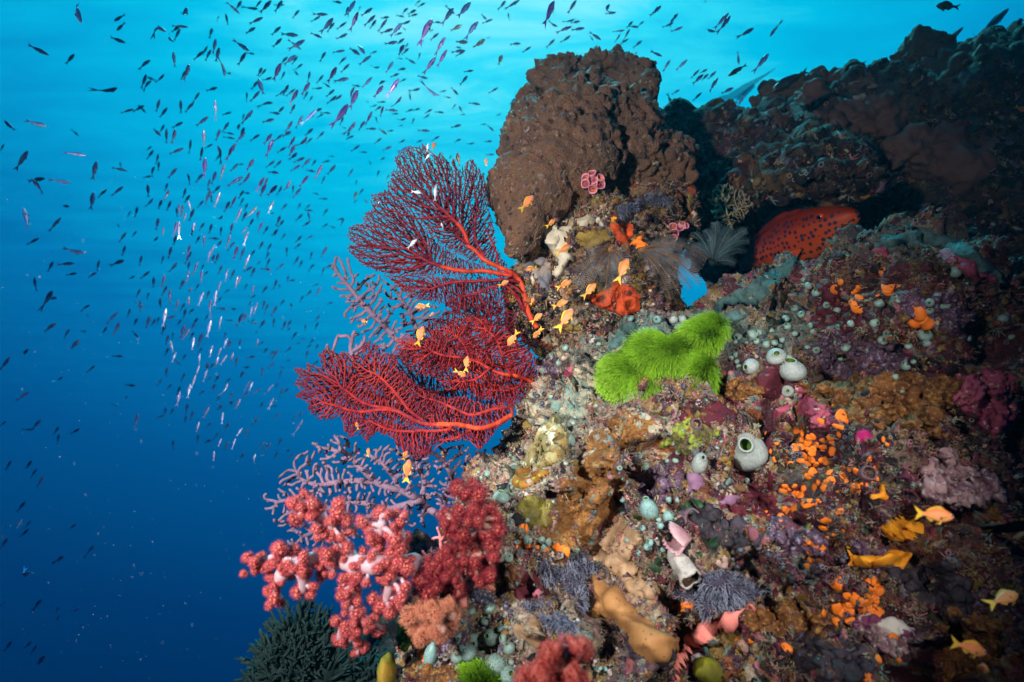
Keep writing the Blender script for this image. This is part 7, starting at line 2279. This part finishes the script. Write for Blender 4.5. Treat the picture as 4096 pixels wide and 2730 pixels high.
lone_fish("striped_fish", "small black and cream banded fish pointing up beside the tall red fan's top", (1830, 610), (1838, 668), 1.6, [(x, h * .8, l * .8) for x, h, l in ANT_H], ANT_W, dict(back=(.01, .012, .015), flank=(.02, .025, .03), belly=(.5, .45, .3), stripe=(.6, .55, .4)), M_FISHD, M_FISHD, (.28, .10, .1), (.25, .8, .04), rg5)
zc = (2600, .6377)
WR = dict(back=(.010, .016, .025), flank=(.03, .045, .06), belly=(.02, .03, .04), stripe=(.28, .38, .38))
for x0, y0, x1, y1, d, lab, sc in ((765, 577, 995, 440, 2.1, "big dark fish with a pale side stripe heading down left over the far ridge", 1.25), (490, 478, 608, 405, 2.4, "smaller dark striped fish above the big striped one", 1.0)):
    lone_fish("striped_wrasse", lab, (2600 + x0 * .6377, y0 * .6377), (2600 + x1 * .6377, y1 * .6377), d, [(x, h * sc, l * sc) for x, h, l in SLIM_H], SLIM_W, WR, M_FISHD, M_FISHD, (.22, .08, .1), (.25, .85, .025), rg5)
FUS = dict(back=(.02, .05, .10), flank=(.04, .09, .15), belly=(.06, .11, .17))
for x0, y0, x1, y1, lab in ((2250, 55, 2050, 245, "longest dark slender fish at the upper right corner"), (1965, 172, 1835, 295, "dark slender fish left of the longest one, just above the round boulder"), (2275, 215, 2160, 305, "dark slender fish partly behind the knobby bank at the upper right")):
    lone_fish("slender_fish", lab, (2600 + x0 * .6377, y0 * .6377), (2600 + x1 * .6377, y1 * .6377), 3.4, [(x, h * .75, l * .75) for x, h, l in SLIM_H], SLIM_W, FUS, M_FISHD, M_FISHD, (.22, .06, .1), (.25, .8, .02), rg5)
lone_fish("amber_fish", "plump dark amber fish at the top right of the view", (2600 + 1795 * .6377, 36 * .6377), (2600 + 1945 * .6377, 46 * .6377), 2.2, [(x, h * .95, l * .95) for x, h, l in ANT_H], ANT_W, dict(back=(.05, .05, .02), flank=(.16, .12, .03), belly=(.2, .14, .03)), M_FISHD, M_FISHD, (.28, .12, .1), (.25, .8, .04), rg5)
lone_fish("amber_fish", "small orange fish at the far right edge before the dark ridge", (4105, 445), (4060, 425), 1.9, ANT_H, ANT_W, AK, M_ANT, M_ANTF, (.3, .15, .1), (.25, .8, .04), rg5)
M_HAZEFADE = skin("fish_haze_faded", (.10, .45, .60), (.16, .55, .68), 3, rough=.6, bstr=0)
M_HAZEFADE.node_tree.nodes['Principled BSDF'].inputs['Alpha'].default_value = .42  # see-through, water-coloured body stands in for the haze before it
lone_fish("pipe_shaped_fish", "very long haze-faded pale blue fish slanting up behind the small fish right of the pillar", (2600 + 785 * .6377, 432 * .6377), (2600 + 230 * .6377, 790 * .6377), 8.2, [(0, .004, .004), (.1, .010, .010), (.22, .022, .02), (.35, .038, .036), (.6, .042, .04), (.85, .024, .022), (1, .012, .012)],
          [(0, .004), (.2, .015), (.5, .025), (1, .006)], dict(back=(.10, .30, .36), flank=(.16, .36, .40), belly=(.22, .42, .44)), M_HAZEFADE, M_HAZEFADE, (.08, .02, .1), (.55, .85, .02), rg5, roll=0)

# ---- the red grouper in its cave
def grouper_material():
    m, nt, b = principled("grouper_skin")
    co = N(nt, 'ShaderNodeTexCoord').outputs['Object']
    mp = N(nt, 'ShaderNodeMapping')
    mp.inputs['Scale'].default_value = (1, .35, 1)
    nt.links.new(co, mp.inputs[0])
    a = N(nt, 'ShaderNodeAttribute')
    a.attribute_name = 'Col'
    v = voro(nt, 30, mp.outputs[0], rnd=.6)
    c = mix(nt, sharp(nt, v.outputs['Distance'], .38, .30), a.outputs['Color'], (.020, .014, .040))
    nt.links.new(c, b.inputs['Base Color'])
    b.inputs['Roughness'].default_value = .5
    b.inputs['Specular IOR Level'].default_value = .3
    s_ = voro(nt, 230, mp.outputs[0])
    bump(nt, b, s_.outputs['Distance'], .15, .002)
    return m


M_GRP = grouper_material()
GH = [(0, .020, .030), (.03, .045, .052), (.10, .080, .085), (.20, .115, .125), (.33, .142, .150), (.5, .150, .150), (.7, .115, .110), (.88, .062, .06), (1, .05, .05)]
GW = [(0, .022), (.04, .045), (.12, .07), (.25, .090), (.45, .085), (.75, .045), (1, .015)]
hpt, tpt = W(3430, 855, 2.10), W(2900, 1080, 2.75)
c, q, L = fish_matrix(hpt, tpt, rg5, 0.0)
gk = dict(back=(.20, .016, .004), flank=(.42, .046, .006), belly=(.46, .07, .008))
parts = fish_mesh(GH, GW, (.20, .10, .1), (.30, .85, .032), n=30, m=24, eye=False, tailcol=(.4, .04, .02), finc=(.16, .012, .006), **gk)
T = thing("grouper", "red orange grouper with dark blue spots peering right out of its dark cave", "fish", c)
A = (q @ Matrix.Scale(L, 3)).to_4x4()
for nm, mb, m in (("body", parts[0], M_GRP), ("tail_fin", parts[1], M_GRP), ("dorsal_fin", parts[2], M_GRP), ("anal_fin", parts[3], M_GRP)) + tuple(("pelvic_fin", x, M_GRP) for x in parts[5]):
    if nm == "body":
        # the mouth: a groove along the jaw, and a gill edge
        for V in mb.v:
            mx = smoothstep(.40, .50, V[:, 0])
            V[:, 2] -= 0
            jaw = np.abs(V[:, 2] - (-.012 - (.5 - V[:, 0]) * .22))
            V[:, 1] *= 1 - .28 * np.exp(-(jaw / .006) ** 2) * smoothstep(.385, .41, V[:, 0])
            gill = np.abs(V[:, 0] - (.24 + .25 * V[:, 2] ** 2 * 10 * .1))
            V[:, 1] *= 1 - .10 * np.exp(-(gill / .008) ** 2)
    put(nm, mb.mesh(nm, m, color=True), T, M=A)
sgn = 1 if (q @ Vector((0, 1, 0))).dot(-c.normalized()) > 0 else -1
for sg in (1, -1):
    mb = MB()
    V2, F2 = ICO3
    cc = np.array([.5 - .17 * (1 - .2 * .72), sg * .069, .062])
    n3 = V2[:, 1] * sg
    rr = np.sqrt(V2[:, 0] ** 2 + V2[:, 2] ** 2)
    colr = np.where((n3 > 0)[:, None] & (rr < .62)[:, None], np.array([[.004, .004, .01]]), np.array([[.55, .06, .015]]))
    mb.add(V2 * np.array([.024, .020, .020]) + cc, None, F2, colr)
    put("eye", mb.mesh("eye", M_EYE, color=True), T, M=A)
mb = MB()
V = np.array([(.5 - .02, 0, 0)])
P = np.array([(.492, sgn * .030, -.018), (.465, sgn * .052, -.024), (.435, sgn * .066, -.034), (.41, sgn * .074, -.048)])
tube(mb, P, [.003, .004, .004, .003], 6, (.16, .02, .01))
put("mouth", mb.mesh("mouth", M_EYE, color=True), T, M=A)
mb = MB()
u, v = np.meshgrid(np.linspace(-1, 1, 9), np.linspace(0, 1, 6), indexing='ij')
P = np.stack([.20 - v * .15 * np.cos(u * .7), sgn * (.098 + .05 * v), -.06 - .10 * v * np.sin(u * .7 + .5)], -1).reshape(-1, 3)
i, j = np.meshgrid(np.arange(8), np.arange(5), indexing='ij')
Q = np.stack([i * 6 + j, (i + 1) * 6 + j, (i + 1) * 6 + j + 1, i * 6 + j + 1], -1).reshape(-1, 4)
mb.add(P, Q, None, (.5, .06, .015))
o = put("pectoral_fin", mb.mesh("pectoral_fin", M_GRP, color=True), T, M=A)
sm = o.modifiers.new("thickness", 'SOLIDIFY')
sm.thickness = .006

# ------------------------------------------------------------------ drifting specks and the water's haze
rg6 = np.random.default_rng(66)
mb = MB()
V1, F1 = ICO1
for _ in range(900):
    x, y = rg6.uniform(0, 2000), rg6.uniform(700, 2730)
    if rg6.random() < .25:
        x, y = rg6.uniform(0, 4096), rg6.uniform(0, 2730)
    d = rg6.uniform(.55, 2.6)
    mb.add(np.array(W(x, y, d)) + V1 * rg6.uniform(.00022, .0006) * (1.8 if d > 1.4 else .8), None, F1)
o = mb.build("drifting_specks", skin("specks", (.34, .38, .36), None, bstr=0))
tag(o, "pale specks drifting in the water", "plankton", kind='stuff')

HAZE = 0.009
if HAZE:
    bm = bmesh.new()
    bmesh.ops.create_cube(bm, size=1)
    me = bpy.data.meshes.new("haze")
    bm.to_mesh(me)
    bm.free()
    hz = bpy.data.objects.new("haze", me)
    COL.objects.link(hz)
    hz.scale = (26, 16, 16)
    hz.location = (0, 5.5, 2.2)
    hz['kind'] = 'stuff'
    m = bpy.data.materials.new("haze")
    m.use_nodes = True
    nt = m.node_tree
    nt.nodes.clear()
    pv = N(nt, 'ShaderNodeVolumePrincipled')
    pv.inputs['Color'].default_value = (.10, .62, .90, 1)
    pv.inputs['Density'].default_value = HAZE
    pv.inputs['Anisotropy'].default_value = .7
    om = N(nt, 'ShaderNodeOutputMaterial')
    nt.links.new(pv.outputs[0], om.inputs['Volume'])
    me.materials.append(m)
